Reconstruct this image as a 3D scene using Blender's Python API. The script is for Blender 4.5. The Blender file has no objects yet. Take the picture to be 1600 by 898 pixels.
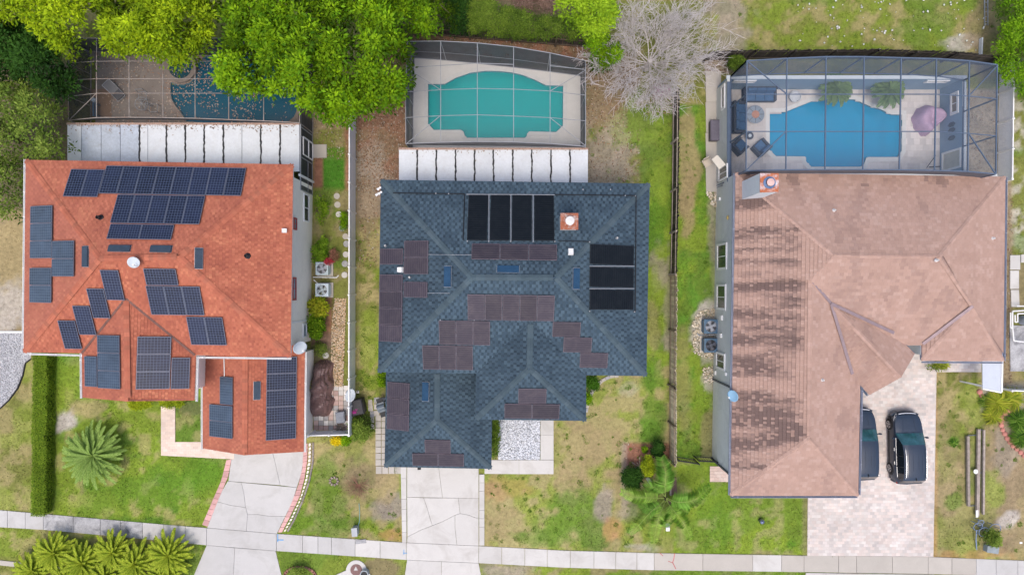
import bpy, bmesh, math, random
import numpy as np
from mathutils import Vector, Matrix
random.seed(7); rng = np.random.default_rng(11)
R = math.radians; PI = math.pi
scene = bpy.context.scene; C = scene.collection
# ------------------------------------------------------------------ camera, sky, sun, exposure
H = 44.0; S = 24.0; CX = 800.0; CY = 449.0      # flying height, survey scale (units of the plan per metre), plan centre
cam_d = bpy.data.cameras.new('camera'); cam = bpy.data.objects.new('camera', cam_d); C.objects.link(cam)
cam.location = (0, 0, H); cam.rotation_euler = (0, 0, 0)
cam_d.sensor_width = 36; cam_d.lens = 18 / (1600 / S / 2 / H)
cam_d.clip_start = 0.5; cam_d.clip_end = 3000
scene.camera = cam
SUN_EL, SUN_AZ = R(72), R(192)                  # azimuth clockwise from north
w = bpy.data.worlds.new('World'); scene.world = w; w.use_nodes = True
nt = w.node_tree; nt.nodes.clear()
sk = nt.nodes.new('ShaderNodeTexSky'); sk.sky_type = 'NISHITA'; sk.sun_disc = False
sk.sun_elevation = SUN_EL; sk.sun_rotation = SUN_AZ; sk.dust_density = 4.0; sk.air_density = 0.75; sk.ozone_density = 1.0
bg = nt.nodes.new('ShaderNodeBackground'); bg.inputs[1].default_value = 0.15
ow = nt.nodes.new('ShaderNodeOutputWorld'); nt.links.new(sk.outputs[0], bg.inputs[0]); nt.links.new(bg.outputs[0], ow.inputs[0])
sd = bpy.data.lights.new('sun', 'SUN'); sd.energy = 0.6; sd.angle = R(20); sd.color = (1.0, 0.93, 0.82)
so = bpy.data.objects.new('sun', sd); C.objects.link(so)
sdir = Vector((math.sin(SUN_AZ) * math.cos(SUN_EL), math.cos(SUN_AZ) * math.cos(SUN_EL), math.sin(SUN_EL)))
so.location = sdir * 60; so.rotation_euler = sdir.to_track_quat('Z', 'Y').to_euler()
scene.view_settings.view_transform = 'Standard'; scene.view_settings.look = 'None'
scene.view_settings.gamma = 1; scene.view_settings.use_curve_mapping = False
scene.view_settings.exposure = 0.80
scene.render.engine = 'CYCLES'
scene.cycles.max_bounces = 6; scene.cycles.transparent_max_bounces = 16
# ------------------------------------------------------------------ helpers
CAMP = Vector((0, 0, H))
def W(px, py, h=0.0):
    k = (1 - h / H) / S
    return Vector(((px - CX) * k, (CY - py) * k, h))
def W2(px, py, h=0.0):
    v = W(px, py, h); return (v.x, v.y)
class MB:
    def __init__(s): s.v = []; s.f = []; s.m = []; s.c = []; s.usec = False
    def add(s, vs, fs, mi=0, col=None):
        b = len(s.v); s.v.extend([tuple(p) for p in vs])
        for f in fs:
            s.f.append(tuple(b + i for i in f)); s.m.append(mi); s.c.append(col)
        if col is not None: s.usec = True
        return s
    def poly(s, pts, mi=0, col=None): return s.add(pts, [tuple(range(len(pts)))], mi, col)
    def box(s, c, size, rz=0, mi=0, M=None, col=None):
        x, y, z = size[0] / 2, size[1] / 2, size[2] / 2
        vs = [Vector((i * x, j * y, k * z)) for k in (-1, 1) for j in (-1, 1) for i in (-1, 1)]
        T = Matrix.Translation(c) @ (M if M is not None else Matrix.Rotation(rz, 4, 'Z'))
        return s.add([T @ p for p in vs], [(0, 2, 3, 1), (4, 5, 7, 6), (0, 1, 5, 4), (2, 6, 7, 3), (0, 4, 6, 2), (1, 3, 7, 5)], mi, col)
    def bar(s, p0, p1, wd, ht, mi=0, col=None):
        p0 = Vector(p0); p1 = Vector(p1); d = p1 - p0; L = d.length
        if L < 1e-6: return s
        d.normalize(); up = Vector((0, 0, 1))
        if abs(d.z) > 0.95: up = Vector((0, 1, 0))
        sx = d.cross(up).normalized(); uz = sx.cross(d).normalized()
        M = Matrix((d, sx, uz)).transposed().to_4x4()
        return s.box((p0 + p1) / 2, (L, wd, ht), M=M, mi=mi, col=col)
    def tube(s, p0, p1, r0, r1=None, n=6, mi=0, col=None, caps=True):
        r1 = r0 if r1 is None else r1
        p0 = Vector(p0); p1 = Vector(p1); d = (p1 - p0)
        if d.length < 1e-6: return s
        d.normalize(); a = d.orthogonal().normalized(); b = d.cross(a)
        vs = []
        for p, r in ((p0, r0), (p1, r1)):
            for i in range(n):
                t = 2 * PI * i / n; vs.append(p + a * (r * math.cos(t)) + b * (r * math.sin(t)))
        fs = [(i, (i + 1) % n, n + (i + 1) % n, n + i) for i in range(n)]
        if caps: fs += [tuple(range(n - 1, -1, -1)), tuple(range(n, 2 * n))]
        return s.add(vs, fs, mi, col)
    def path(s, pts, r, n=6, mi=0):
        for a, b in zip(pts[:-1], pts[1:]): s.tube(a, b, r, r, n, mi)
        return s
    def prism(s, poly, z0, z1, mi=0, bottom=True, col=None):
        a = sum(poly[i][0] * poly[(i + 1) % len(poly)][1] - poly[(i + 1) % len(poly)][0] * poly[i][1] for i in range(len(poly)))
        if a < 0: poly = poly[::-1]
        n = len(poly); vs = [(p[0], p[1], z0) for p in poly] + [(p[0], p[1], z1) for p in poly]
        fs = [tuple(range(n, 2 * n))] + [(i, (i + 1) % n, n + (i + 1) % n, n + i) for i in range(n)]
        if bottom: fs.append(tuple(range(n - 1, -1, -1)))
        return s.add(vs, fs, mi, col)
    def lathe(s, prof, n=16, c=(0, 0, 0), mi=0, M=None):
        vs = []; k = len(prof); c = Vector(c)
        for i in range(n):
            t = 2 * PI * i / n
            for r, z in prof:
                p = Vector((r * math.cos(t), r * math.sin(t), z))
                if M is not None: p = M @ p
                vs.append(p + c)
        fs = []
        for i in range(n):
            j = (i + 1) % n
            for q in range(k - 1): fs.append((i * k + q, j * k + q, j * k + q + 1, i * k + q + 1))
        return s.add(vs, fs, mi)
    def build(s, name, mats, parent=None, smooth=False, local=False, kind=None):
        me = bpy.data.meshes.new(name); me.from_pydata(s.v, [], s.f)
        if not isinstance(mats, (list, tuple)): mats = [mats]
        for m in mats: me.materials.append(m)
        if len(mats) > 1: me.polygons.foreach_set('material_index', s.m)
        if s.usec:
            at = me.attributes.new('col', 'FLOAT_COLOR', 'FACE')
            arr = np.ones((len(s.f), 4), 'f'); arr[:, :3] = [c if c is not None else (1, 1, 1) for c in s.c]
            at.data.foreach_set('color', arr.ravel())
        if smooth: me.polygons.foreach_set('use_smooth', [True] * len(s.f))
        me.update(); me.validate()
        return link(name, me, parent, local, kind)
def link(name, me, parent=None, local=False, kind=None):
    o = bpy.data.objects.new(name, me); C.objects.link(o)
    if parent is not None:
        o.parent = parent
        if not local:
            q = parent; T = Vector((0, 0, 0))
            while q is not None:
                T += q.location if q.type == 'EMPTY' else Vector((0, 0, 0)); q = q.parent
            o.matrix_parent_inverse = Matrix.Translation(-T) if parent.type == 'EMPTY' else Matrix.Identity(4)
    if kind: o['kind'] = kind
    return o
def tag(o, label, cat, group=None):
    o['label'] = label; o['category'] = cat
    if group: o['group'] = group
    return o
def thing(name, label, cat, loc=(0, 0, 0), rz=0, group=None):
    o = bpy.data.objects.new(name, None); C.objects.link(o)
    o.location = loc; o.rotation_euler = (0, 0, rz); o.empty_display_size = 0.3
    return tag(o, label, cat, group)
def copy_tree(o, parent=None):
    c = o.copy(); C.objects.link(c)
    if parent is not None: c.parent = parent
    for ch in list(o.children): copy_tree(ch, c)
    return c
def np_mesh(name, verts, quads, mat, parent=None, cols=None, kind=None, local=False, smooth=False):
    nv = len(verts); nf = len(quads); k = quads.shape[1]
    me = bpy.data.meshes.new(name)
    me.vertices.add(nv); me.vertices.foreach_set('co', np.asarray(verts, 'f').ravel())
    me.loops.add(nf * k); me.loops.foreach_set('vertex_index', np.asarray(quads, 'i').ravel())
    me.polygons.add(nf); me.polygons.foreach_set('loop_start', np.arange(0, nf * k, k, dtype='i'))
    me.polygons.foreach_set('loop_total', np.full(nf, k, 'i'))
    if cols is not None:
        at = me.attributes.new('col', 'FLOAT_COLOR', 'FACE' if len(cols) == nf and len(cols) != nv else 'POINT')
        a = np.ones((len(cols), 4), 'f'); a[:, :3] = cols; at.data.foreach_set('color', a.ravel())
    if smooth: me.polygons.foreach_set('use_smooth', np.ones(nf, bool))
    me.materials.append(mat); me.update(); me.validate()
    return link(name, me, parent, local, kind)
def inpoly(x, y, poly):
    x = np.asarray(x, float); y = np.asarray(y, float); r = np.zeros(x.shape, bool); n = len(poly); j = n - 1
    for i in range(n):
        xi, yi = poly[i][0], poly[i][1]; xj, yj = poly[j][0], poly[j][1]
        if yi != yj:
            r ^= ((yi > y) != (yj > y)) & (x < (xj - xi) * (y - yi) / (yj - yi) + xi)
        j = i
    return r
def vnoise(x, y, sc, seed=0):
    x = np.asarray(x) / sc + seed * 17.13; y = np.asarray(y) / sc + seed * 7.77
    xi = np.floor(x).astype(np.int64); yi = np.floor(y).astype(np.int64); fx = x - xi; fy = y - yi
    fx = fx * fx * (3 - 2 * fx); fy = fy * fy * (3 - 2 * fy)
    def h(a, b):
        n = (a * 374761393 + b * 668265263 + seed * 982451653) & 0xffffffff
        n = ((n ^ (n >> 13)) * 1274126177) & 0xffffffff
        return ((n ^ (n >> 16)) & 0xffff) / 65535.0
    return (h(xi, yi) * (1 - fx) + h(xi + 1, yi) * fx) * (1 - fy) + (h(xi, yi + 1) * (1 - fx) + h(xi + 1, yi + 1) * fx) * fy
def fbm(x, y, sc, seed=0, o=3):
    t = 0; a = 1; s = 0
    for i in range(o): t = t + a * vnoise(x, y, sc / 2 ** i, seed + i * 5); s += a; a *= .55
    return t / s
# ------------------------------------------------------------------ materials
def newmat(name):
    m = bpy.data.materials.new(name); m.use_nodes = True; n = m.node_tree; n.nodes.clear()
    out = n.nodes.new('ShaderNodeOutputMaterial'); b = n.nodes.new('ShaderNodeBsdfPrincipled')
    n.links.new(b.outputs[0], out.inputs[0]); return m, n, b, out
def mixrgb(n, f, a, b, mode='MIX'):
    x = n.nodes.new('ShaderNodeMix'); x.data_type = 'RGBA'; x.blend_type = mode
    for sock, val in ((x.inputs[0], f), (x.inputs[6], a), (x.inputs[7], b)):
        if hasattr(val, 'links'): n.links.new(val, sock)
        elif isinstance(val, (tuple, list)): sock.default_value = (*val[:3], 1)
        else: sock.default_value = val
    return x.outputs[2]
def noise(n, sc, det=4, rough=.6, vec=None, dist=0):
    t = n.nodes.new('ShaderNodeTexNoise'); t.inputs['Scale'].default_value = sc; t.inputs['Detail'].default_value = det
    t.inputs['Roughness'].default_value = rough; t.inputs['Distortion'].default_value = dist
    if vec is not None: n.links.new(vec, t.inputs['Vector'])
    return t.outputs[0]
def ramp(n, fac, stops):
    r = n.nodes.new('ShaderNodeValToRGB'); e = r.color_ramp.elements
    while len(e) < len(stops): e.new(0.5)
    for q, (p, c) in zip(e, stops):
        q.position = p; q.color = (c, c, c, 1) if not isinstance(c, tuple) else (*c, 1)
    n.links.new(fac, r.inputs[0]); return r.outputs[0]
def geo_pos(n):
    g = n.nodes.new('ShaderNodeNewGeometry'); return g.outputs['Position']
def pm(name, col, rough=.7, var=.18, sc=3.0, sc2=30.0, bump=0.0, metal=0.0, spec=.2, rnd=0.0, attr=False, dirt=None, dirtamt=.5, dirtsc=.8, coat=0):
    m, n, b, out = newmat(name); pos = geo_pos(n)
    if attr:
        a = n.nodes.new('ShaderNodeAttribute'); a.attribute_name = 'col'; base = a.outputs[0]
        if col is not None: base = mixrgb(n, 1.0, base, col, 'MULTIPLY')
    else:
        r = n.nodes.new('ShaderNodeRGB'); r.outputs[0].default_value = (*col, 1); base = r.outputs[0]
    f = ramp(n, noise(n, sc, 5, .65, pos), [(.25, 1 - var), (.75, 1 + var)])
    base = mixrgb(n, 1.0, base, f, 'MULTIPLY')
    f2 = ramp(n, noise(n, sc2, 3, .7, pos), [(.3, 1 - var * .8), (.7, 1 + var * .8)])
    base = mixrgb(n, 1.0, base, f2, 'MULTIPLY')
    if rnd:
        oi = n.nodes.new('ShaderNodeObjectInfo'); f3 = ramp(n, oi.outputs['Random'], [(0, 1 - rnd), (1, 1 + rnd)])
        base = mixrgb(n, 1.0, base, f3, 'MULTIPLY')
    if dirt:
        d = ramp(n, noise(n, dirtsc, 6, .7, pos, .6), [(.48, 0.0), (.72, dirtamt)])
        base = mixrgb(n, d, base, dirt)
    n.links.new(base, b.inputs['Base Color'])
    b.inputs['Roughness'].default_value = rough; b.inputs['Metallic'].default_value = metal
    b.inputs['Specular IOR Level'].default_value = spec
    if coat: b.inputs['Coat Weight'].default_value = coat; b.inputs['Coat Roughness'].default_value = .05
    if bump:
        bp = n.nodes.new('ShaderNodeBump'); bp.inputs['Strength'].default_value = bump; bp.inputs['Distance'].default_value = .03
        n.links.new(noise(n, sc2, 4, .7, pos), bp.inputs['Height']); n.links.new(bp.outputs[0], b.inputs['Normal'])
    return m
def leafmat(name, tint=(1, 1, 1), trans=.3, rough=.55):
    m, n, b, out = newmat(name)
    a = n.nodes.new('ShaderNodeAttribute'); a.attribute_name = 'col'
    base = mixrgb(n, 1.0, a.outputs[0], tint, 'MULTIPLY')
    n.links.new(base, b.inputs['Base Color']); b.inputs['Roughness'].default_value = rough; b.inputs['Specular IOR Level'].default_value = .08
    t = n.nodes.new('ShaderNodeBsdfTranslucent'); n.links.new(base, t.inputs[0])
    mx = n.nodes.new('ShaderNodeMixShader'); mx.inputs[0].default_value = trans
    n.links.new(b.outputs[0], mx.inputs[1]); n.links.new(t.outputs[0], mx.inputs[2]); n.links.new(mx.outputs[0], out.inputs[0])
    return m
def screenmat(name, col, op):
    m, n, b, out = newmat(name); b.inputs['Base Color'].default_value = (*col, 1); b.inputs['Roughness'].default_value = .6
    t = n.nodes.new('ShaderNodeBsdfTransparent')
    lw = n.nodes.new('ShaderNodeLayerWeight'); lw.inputs[0].default_value = .5
    r = ramp(n, lw.outputs['Facing'], [(0, op), (.55, min(1, op * 1.25)), (.95, min(.95, op * 2.6))])
    nz = ramp(n, noise(n, 1.3, 4, .6, geo_pos(n)), [(.3, .85), (.7, 1.12)])
    r = mixrgb(n, 1.0, r, nz, 'MULTIPLY')
    mx = n.nodes.new('ShaderNodeMixShader'); n.links.new(r, mx.inputs[0])
    n.links.new(t.outputs[0], mx.inputs[1]); n.links.new(b.outputs[0], mx.inputs[2]); n.links.new(mx.outputs[0], out.inputs[0])
    return m
def watermat(name, tint, body, fac):
    m, n, b, out = newmat(name); pos = geo_pos(n)
    b.inputs['Base Color'].default_value = (*body, 1); b.inputs['Roughness'].default_value = .25
    t = n.nodes.new('ShaderNodeBsdfTransparent'); t.inputs[0].default_value = (*tint, 1)
    mx = n.nodes.new('ShaderNodeMixShader'); mx.inputs[0].default_value = fac
    n.links.new(t.outputs[0], mx.inputs[1]); n.links.new(b.outputs[0], mx.inputs[2])
    g = n.nodes.new('ShaderNodeBsdfGlossy'); g.inputs['Roughness'].default_value = .06
    bp = n.nodes.new('ShaderNodeBump'); bp.inputs['Strength'].default_value = .15; bp.inputs['Distance'].default_value = .02
    n.links.new(noise(n, 5, 3, .5, pos), bp.inputs['Height']); n.links.new(bp.outputs[0], g.inputs['Normal'])
    fr = n.nodes.new('ShaderNodeFresnel'); fr.inputs[0].default_value = 1.33; n.links.new(bp.outputs[0], fr.inputs['Normal'])
    m2 = n.nodes.new('ShaderNodeMixShader'); n.links.new(fr.outputs[0], m2.inputs[0])
    n.links.new(mx.outputs[0], m2.inputs[1]); n.links.new(g.outputs[0], m2.inputs[2]); n.links.new(m2.outputs[0], out.inputs[0])
    return m
def cellmat(name, cell, line, wl):
    m, n, b, out = newmat(name); uv = n.nodes.new('ShaderNodeUVMap'); uv.uv_map = 'UVMap'
    sp = n.nodes.new('ShaderNodeSeparateXYZ'); n.links.new(uv.outputs[0], sp.inputs[0])
    def line_mask(sock):
        f = n.nodes.new('ShaderNodeMath'); f.operation = 'FRACT'; n.links.new(sock, f.inputs[0])
        a = n.nodes.new('ShaderNodeMath'); a.operation = 'SUBTRACT'; n.links.new(f.outputs[0], a.inputs[0]); a.inputs[1].default_value = .5
        c = n.nodes.new('ShaderNodeMath'); c.operation = 'ABSOLUTE'; n.links.new(a.outputs[0], c.inputs[0])
        g = n.nodes.new('ShaderNodeMath'); g.operation = 'GREATER_THAN'; n.links.new(c.outputs[0], g.inputs[0]); g.inputs[1].default_value = .5 - wl
        return g.outputs[0]
    mx = n.nodes.new('ShaderNodeMath'); mx.operation = 'MAXIMUM'
    n.links.new(line_mask(sp.outputs[0]), mx.inputs[0]); n.links.new(line_mask(sp.outputs[1]), mx.inputs[1])
    pos = geo_pos(n)
    v = ramp(n, noise(n, 1.4, 5, .7, pos), [(.3, .7), (.7, 1.5)])
    oi = n.nodes.new('ShaderNodeObjectInfo'); v2 = ramp(n, oi.outputs['Random'], [(0, .75), (1, 1.3)])
    cc = mixrgb(n, 1.0, mixrgb(n, 1.0, cell, v, 'MULTIPLY'), v2, 'MULTIPLY')
    base = mixrgb(n, mx.outputs[0], cc, line)
    dust = ramp(n, noise(n, .9, 6, .75, pos), [(.58, 0.0), (.9, .10)])
    base = mixrgb(n, dust, base, (.22, .23, .24))
    n.links.new(base, b.inputs['Base Color']); b.inputs['Roughness'].default_value = .13; b.inputs['Specular IOR Level'].default_value = .45
    return m
def tubemat(name, a, c, pitch=14.0, rough=.6, spec=.3):
    m, n, b, out = newmat(name); uv = n.nodes.new('ShaderNodeUVMap'); uv.uv_map = 'UVMap'
    wv = n.nodes.new('ShaderNodeTexWave'); wv.inputs['Scale'].default_value = pitch / 6.28; wv.inputs['Distortion'].default_value = .3
    n.links.new(uv.outputs[0], wv.inputs[0]); pos = geo_pos(n)
    base = mixrgb(n, wv.outputs[1], a, tuple(x * 1.35 for x in a))
    st = ramp(n, noise(n, 1.6, 6, .75, pos, .5), [(.45, 0.0), (.8, .75)])
    base = mixrgb(n, st, base, c)
    oi = n.nodes.new('ShaderNodeObjectInfo'); v2 = ramp(n, oi.outputs['Random'], [(0, .8), (1, 1.2)])
    base = mixrgb(n, 1.0, base, v2, 'MULTIPLY')
    n.links.new(base, b.inputs['Base Color']); b.inputs['Roughness'].default_value = rough; b.inputs['Specular IOR Level'].default_value = spec
    bp = n.nodes.new('ShaderNodeBump'); bp.inputs['Strength'].default_value = .4; bp.inputs['Distance'].default_value = .02
    n.links.new(wv.outputs[1], bp.inputs['Height']); n.links.new(bp.outputs[0], b.inputs['Normal'])
    return m
M = {}
M['white'] = pm('white_paint', (.78, .78, .77), .5, .05, 2, 20, dirt=(.45, .43, .4), dirtamt=.25)
M['vinyl'] = pm('vinyl', (.80, .82, .85), .4, .05, 1.5, 12, dirt=(.5, .5, .48), dirtamt=.25)
M['cream'] = pm('cream_stucco', (.90, .86, .77), .85, .05, .8, 40, .15, dirt=(.5, .47, .42), dirtamt=.22)
M['greywall'] = pm('grey_stucco', (.60, .625, .61), .85, .06, .8, 40, .15, dirt=(.22, .25, .25), dirtamt=.3)
M['bluewall'] = pm('blue_stucco', (.25, .35, .45), .85, .08, .8, 40, .15)
M['darkwall'] = pm('slate_stucco', (.3, .34, .37), .85, .08, .8, 40, .15)
M['fascia_d'] = pm('dark_fascia', (.06, .075, .10), .5, .1)
M['fascia_w'] = pm('white_fascia', (.72, .71, .68), .5, .08, dirt=(.4, .36, .3), dirtamt=.4)
M['fascia_b'] = pm('bluegrey_fascia', (.25, .28, .36), .5, .1)
M['glass'] = pm('dark_glass', (.03, .045, .055), .08, .1, spec=.8)
M['glass_l'] = pm('light_glass', (.24, .28, .33), .1, .1, spec=.8)
M['redtrim'] = pm('red_trim', (.35, .06, .06), .6, .1)
M['metal'] = pm('grey_metal', (.45, .46, .48), .4, .12, metal=.6)
M['alum'] = pm('white_aluminium', (.27, .28, .30), .45, .12)
M['alum_b'] = pm('bluegrey_aluminium', (.09, .125, .18), .45, .12)
M['bronze'] = pm('bronze_aluminium', (.10, .115, .14), .45, .15)
M['black'] = pm('black_plastic', (.02, .022, .026), .5, .2)
M['dkblue'] = pm('slate_blue_plastic', (.07, .13, .20), .4, .2)
M['concrete'] = pm('concrete', (.475, .467, .45), .9, .06, .7, 25, .25, rnd=.05, dirt=(.34, .325, .30), dirtamt=.6, dirtsc=.6)
M['concrete_w'] = pm('pale_concrete', (.525, .51, .48), .9, .05, .7, 25, .2, rnd=.05, dirt=(.37, .345, .31), dirtamt=.6, dirtsc=.6)
M['concrete_b'] = pm('beige_concrete', (.43, .40, .355), .9, .07, .7, 25, .2, rnd=.06, dirt=(.36, .33, .29), dirtamt=.3)
M['concrete_d'] = pm('stained_concrete', (.37, .37, .375), .9, .26, 1.6, 14, .2, rnd=.10, dirt=(.10, .10, .11), dirtamt=.9, dirtsc=1.1)
M['joint'] = pm('joint_soil', (.16, .15, .135), .95, .2)  # plain dark soil tone for joints
M['panroof'] = pm('white_pan_roof', (.60, .63, .655), .5, .07, .9, 9, rnd=.05, dirt=(.50, .49, .47), dirtamt=.35, dirtsc=1.5)
M['panroof_g'] = pm('grey_pan_roof', (.42, .47, .54), .5, .15, .9, 9, rnd=.06, dirt=(.28, .29, .3), dirtamt=.5, dirtsc=1.8)
M['seam'] = pm('tar_seam', (.035, .035, .038), .8, .3)
M['tab'] = pm('shingle', None, .95, .12, 1.2, 45, .3, attr=True)
M['tab3'] = pm('shingle_pale', None, .95, .08, 1.0, 45, .3, attr=True)
M['cap'] = pm('shingle_cap', None, .95, .12, 1.2, 45, .2, attr=True)
M['paver'] = pm('paver', None, .9, .08, 2, 40, .2, attr=True)
M['stone'] = pm('stone', None, .9, .12, 4, 40, .2, attr=True)
M['leaf'] = leafmat('leaf')
M['litter'] = leafmat('fallen_leaf', trans=.05, rough=.8)
M['bark'] = pm('bark', (.16, .12, .09), .95, .3, 6, 40, .5)
M['bark_g'] = pm('grey_bark', (.53, .49, .475), .95, .25, 6, 40, .4)
M['wood'] = pm('weathered_wood', (.25, .20, .145), .9, .25, 3, 30, .4, rnd=.25)
M['wood_d'] = pm('dark_weathered_wood', (.065, .055, .048), .9, .3, 3, 30, .4, rnd=.3)
M['wood_g'] = pm('grey_wood', (.34, .29, .25), .9, .3, 4, 30, .4, rnd=.2)
M['cells'] = cellmat('solar_cells', (.008, .011, .028), (.10, .13, .20), .045)
M['cells_g'] = cellmat('solar_cells_sky_tint', (.030, .045, .068), (.12, .16, .21), .045)  # paler copy for west slopes: bright sky reflection painted into the cell colour
M['tube_b'] = tubemat('brown_pool_heater', (.040, .034, .045), (.09, .075, .082), rough=.55, spec=.22)
M['tube_k'] = tubemat('black_pool_heater', (.008, .011, .015), (.018, .022, .027), rough=.9, spec=.05)
M['ventglass'] = pm('blue_skylight', (.022, .06, .115), .2, .25, 1.5)
M['ventdark'] = pm('slate_skylight', (.04, .06, .085), .25, .2)
M['scr_clear'] = screenmat('pool_screen', (.12, .13, .15), .10)
M['scr_dark'] = screenmat('dark_pool_screen', (.035, .04, .05), .62)
M['scr_h1'] = screenmat('old_pool_screen', (.045, .05, .055), .14)
M['scr_blue'] = screenmat('hazy_pool_screen', (.15, .195, .26), .18)
M['scr_blued'] = screenmat('hazy_side_screen', (.09, .12, .18), .27)
# ------------------------------------------------------------------ plan outlines (ground level, survey units)
SW_T = [(-260, 770), (-100, 786), (0, 796), (80, 803), (250, 818), (324, 824), (433, 833), (635, 847), (748, 852), (880, 859), (1022, 863), (1259, 867), (1450, 869), (1600, 875), (1720, 882), (1900, 892)]
SW_B = [(-260, 798), (-100, 814), (0, 823), (68, 827), (219, 841), (322, 851), (431, 860), (635, 874), (748, 879), (880, 886), (1022, 890), (1259, 893), (1450, 896), (1600, 900), (1720, 907), (1900, 917)]
def lin(pl, x):
    for (x0, y0), (x1, y1) in zip(pl[:-1], pl[1:]):
        if x0 <= x <= x1: return y0 + (y1 - y0) * (x - x0) / (x1 - x0)
    return pl[-1][1]
DRV1 = [(360, 700), (475, 700), (474, 720), (471, 740), (464, 761), (457, 784), (446, 806), (433, 833), (324, 824), (333, 795), (341, 778), (352, 757), (359, 735), (362, 715)]
DRV2 = [(636, 720), (748, 720), (748, 852), (636, 847)]
DRV3 = [(1261, 867), (1262, 770), (1300, 560), (1380, 520), (1440, 520), (1442, 560), (1532, 560), (1532, 580), (1463, 580), (1458, 869)]
WALK1 = [(252, 634), (274, 634), (274, 690), (318, 690), (366, 690), (366, 717), (252, 711)]
ENTRY2 = [(748, 716), (844, 718), (844, 640), (865, 640), (865, 740), (748, 739)]
ENTRY2a = [(756, 717), (865, 718), (865, 740), (756, 739)]; ENTRY2b = [(844.5, 645), (865, 645), (865, 717.6), (844.5, 717.6)]
GRAV2 = [(779, 645), (844, 645), (844, 717), (779, 717)]
PATIO2 = [(578, 627), (592, 620), (606, 620), (606, 740), (589, 738), (589, 672), (580, 660)]
POOL1 = [(324, 88), (370, 84), (420, 88), (452, 100), (464, 130), (464, 174), (460, 183), (452, 190), (400, 194), (340, 194), (291, 190), (288, 183), (281, 174), (275, 166), (269, 156), (267, 146), (267, 136), (268, 129), (277, 133), (288, 133), (300, 128), (305, 120), (307, 105), (312, 95)]
SPA1 = [(284.7 + 18.5 * math.cos(2 * PI * i / 20), 105 + 20 * math.sin(2 * PI * i / 20)) for i in range(20)]
POOL2 = [(669, 132), (695, 132), (712, 122.5), (735, 114.5), (759, 111.5), (780, 112), (800, 114), (817, 118), (835, 125), (853, 134), (880, 134.6), (879.5, 197), (869, 207), (827, 206), (824, 209), (823, 213.5), (820, 216), (730, 216), (726, 212), (724, 206), (720, 203.6), (678, 203.6), (669, 194)]
POOL3 = [(1202, 175.5), (1226, 175.5), (1267, 159), (1295, 155), (1335, 156), (1360, 167), (1375, 171), (1392, 179.5), (1409, 179.5), (1408, 236), (1402, 246), (1353, 247), (1349, 258), (1344, 261), (1267, 261), (1259, 253), (1257, 245), (1212, 244.4), (1202, 235)]
DECK1 = [(128, 76), (470, 76), (478, 200), (150, 200), (150, 100)]
DECK2 = [(643, 87), (690, 91), (800, 103), (908, 113), (908, 238), (643, 238)]
DECK3 = [(1140, 139), (1472, 139), (1472, 282), (1140, 282)]
YARD3E = [(1472, 139), (1560, 120), (1560, 282), (1472, 282)]
SLAB3W = [(1102, 112), (1127, 112), (1124, 302), (1103, 300)]
FOOT = [[(80, 275), (492, 275), (492, 545), (80, 545)], [(345, 540), (488, 540), (488, 690), (345, 690)], [(150, 540), (322, 540), (322, 600), (150, 600)], [(625, 300), (988, 300), (988, 565), (625, 565)], [(618, 560), (765, 560), (765, 705), (618, 705)], [(752, 560), (900, 560), (900, 630), (752, 630)], [(1114, 285), (1500, 285), (1500, 540), (1300, 540), (1300, 716), (1114, 716)]]
PAVED = [DRV1, DRV2, DRV3, WALK1, ENTRY2, GRAV2, PATIO2, DECK1, DECK2, DECK3, SLAB3W, [(x, y) for x, y in SW_T] + [(x, y) for x, y in SW_B[::-1]], [(622, 720), (757, 720), (757, 850), (626, 848)], [(305, 900), (322, 850), (431, 860), (444, 905)], [(632, 900), (636, 872), (748, 878), (756, 905)], [(1258, 890), (1460, 894), (1462, 905), (1256, 905)], [(490, 602), (546, 602), (546, 672), (490, 672)], [(470, 690), (492, 690), (490, 760), (445, 835), (430, 830)], [(518, 470), (542, 470), (536, 603), (516, 603)], [(1109, 728), (1141, 728), (1141, 752), (1109, 752)], [(1575, 398), (1620, 398), (1620, 600), (1575, 600)], [(604, 0), (604, 0), (604, 0)]] + FOOT
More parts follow.
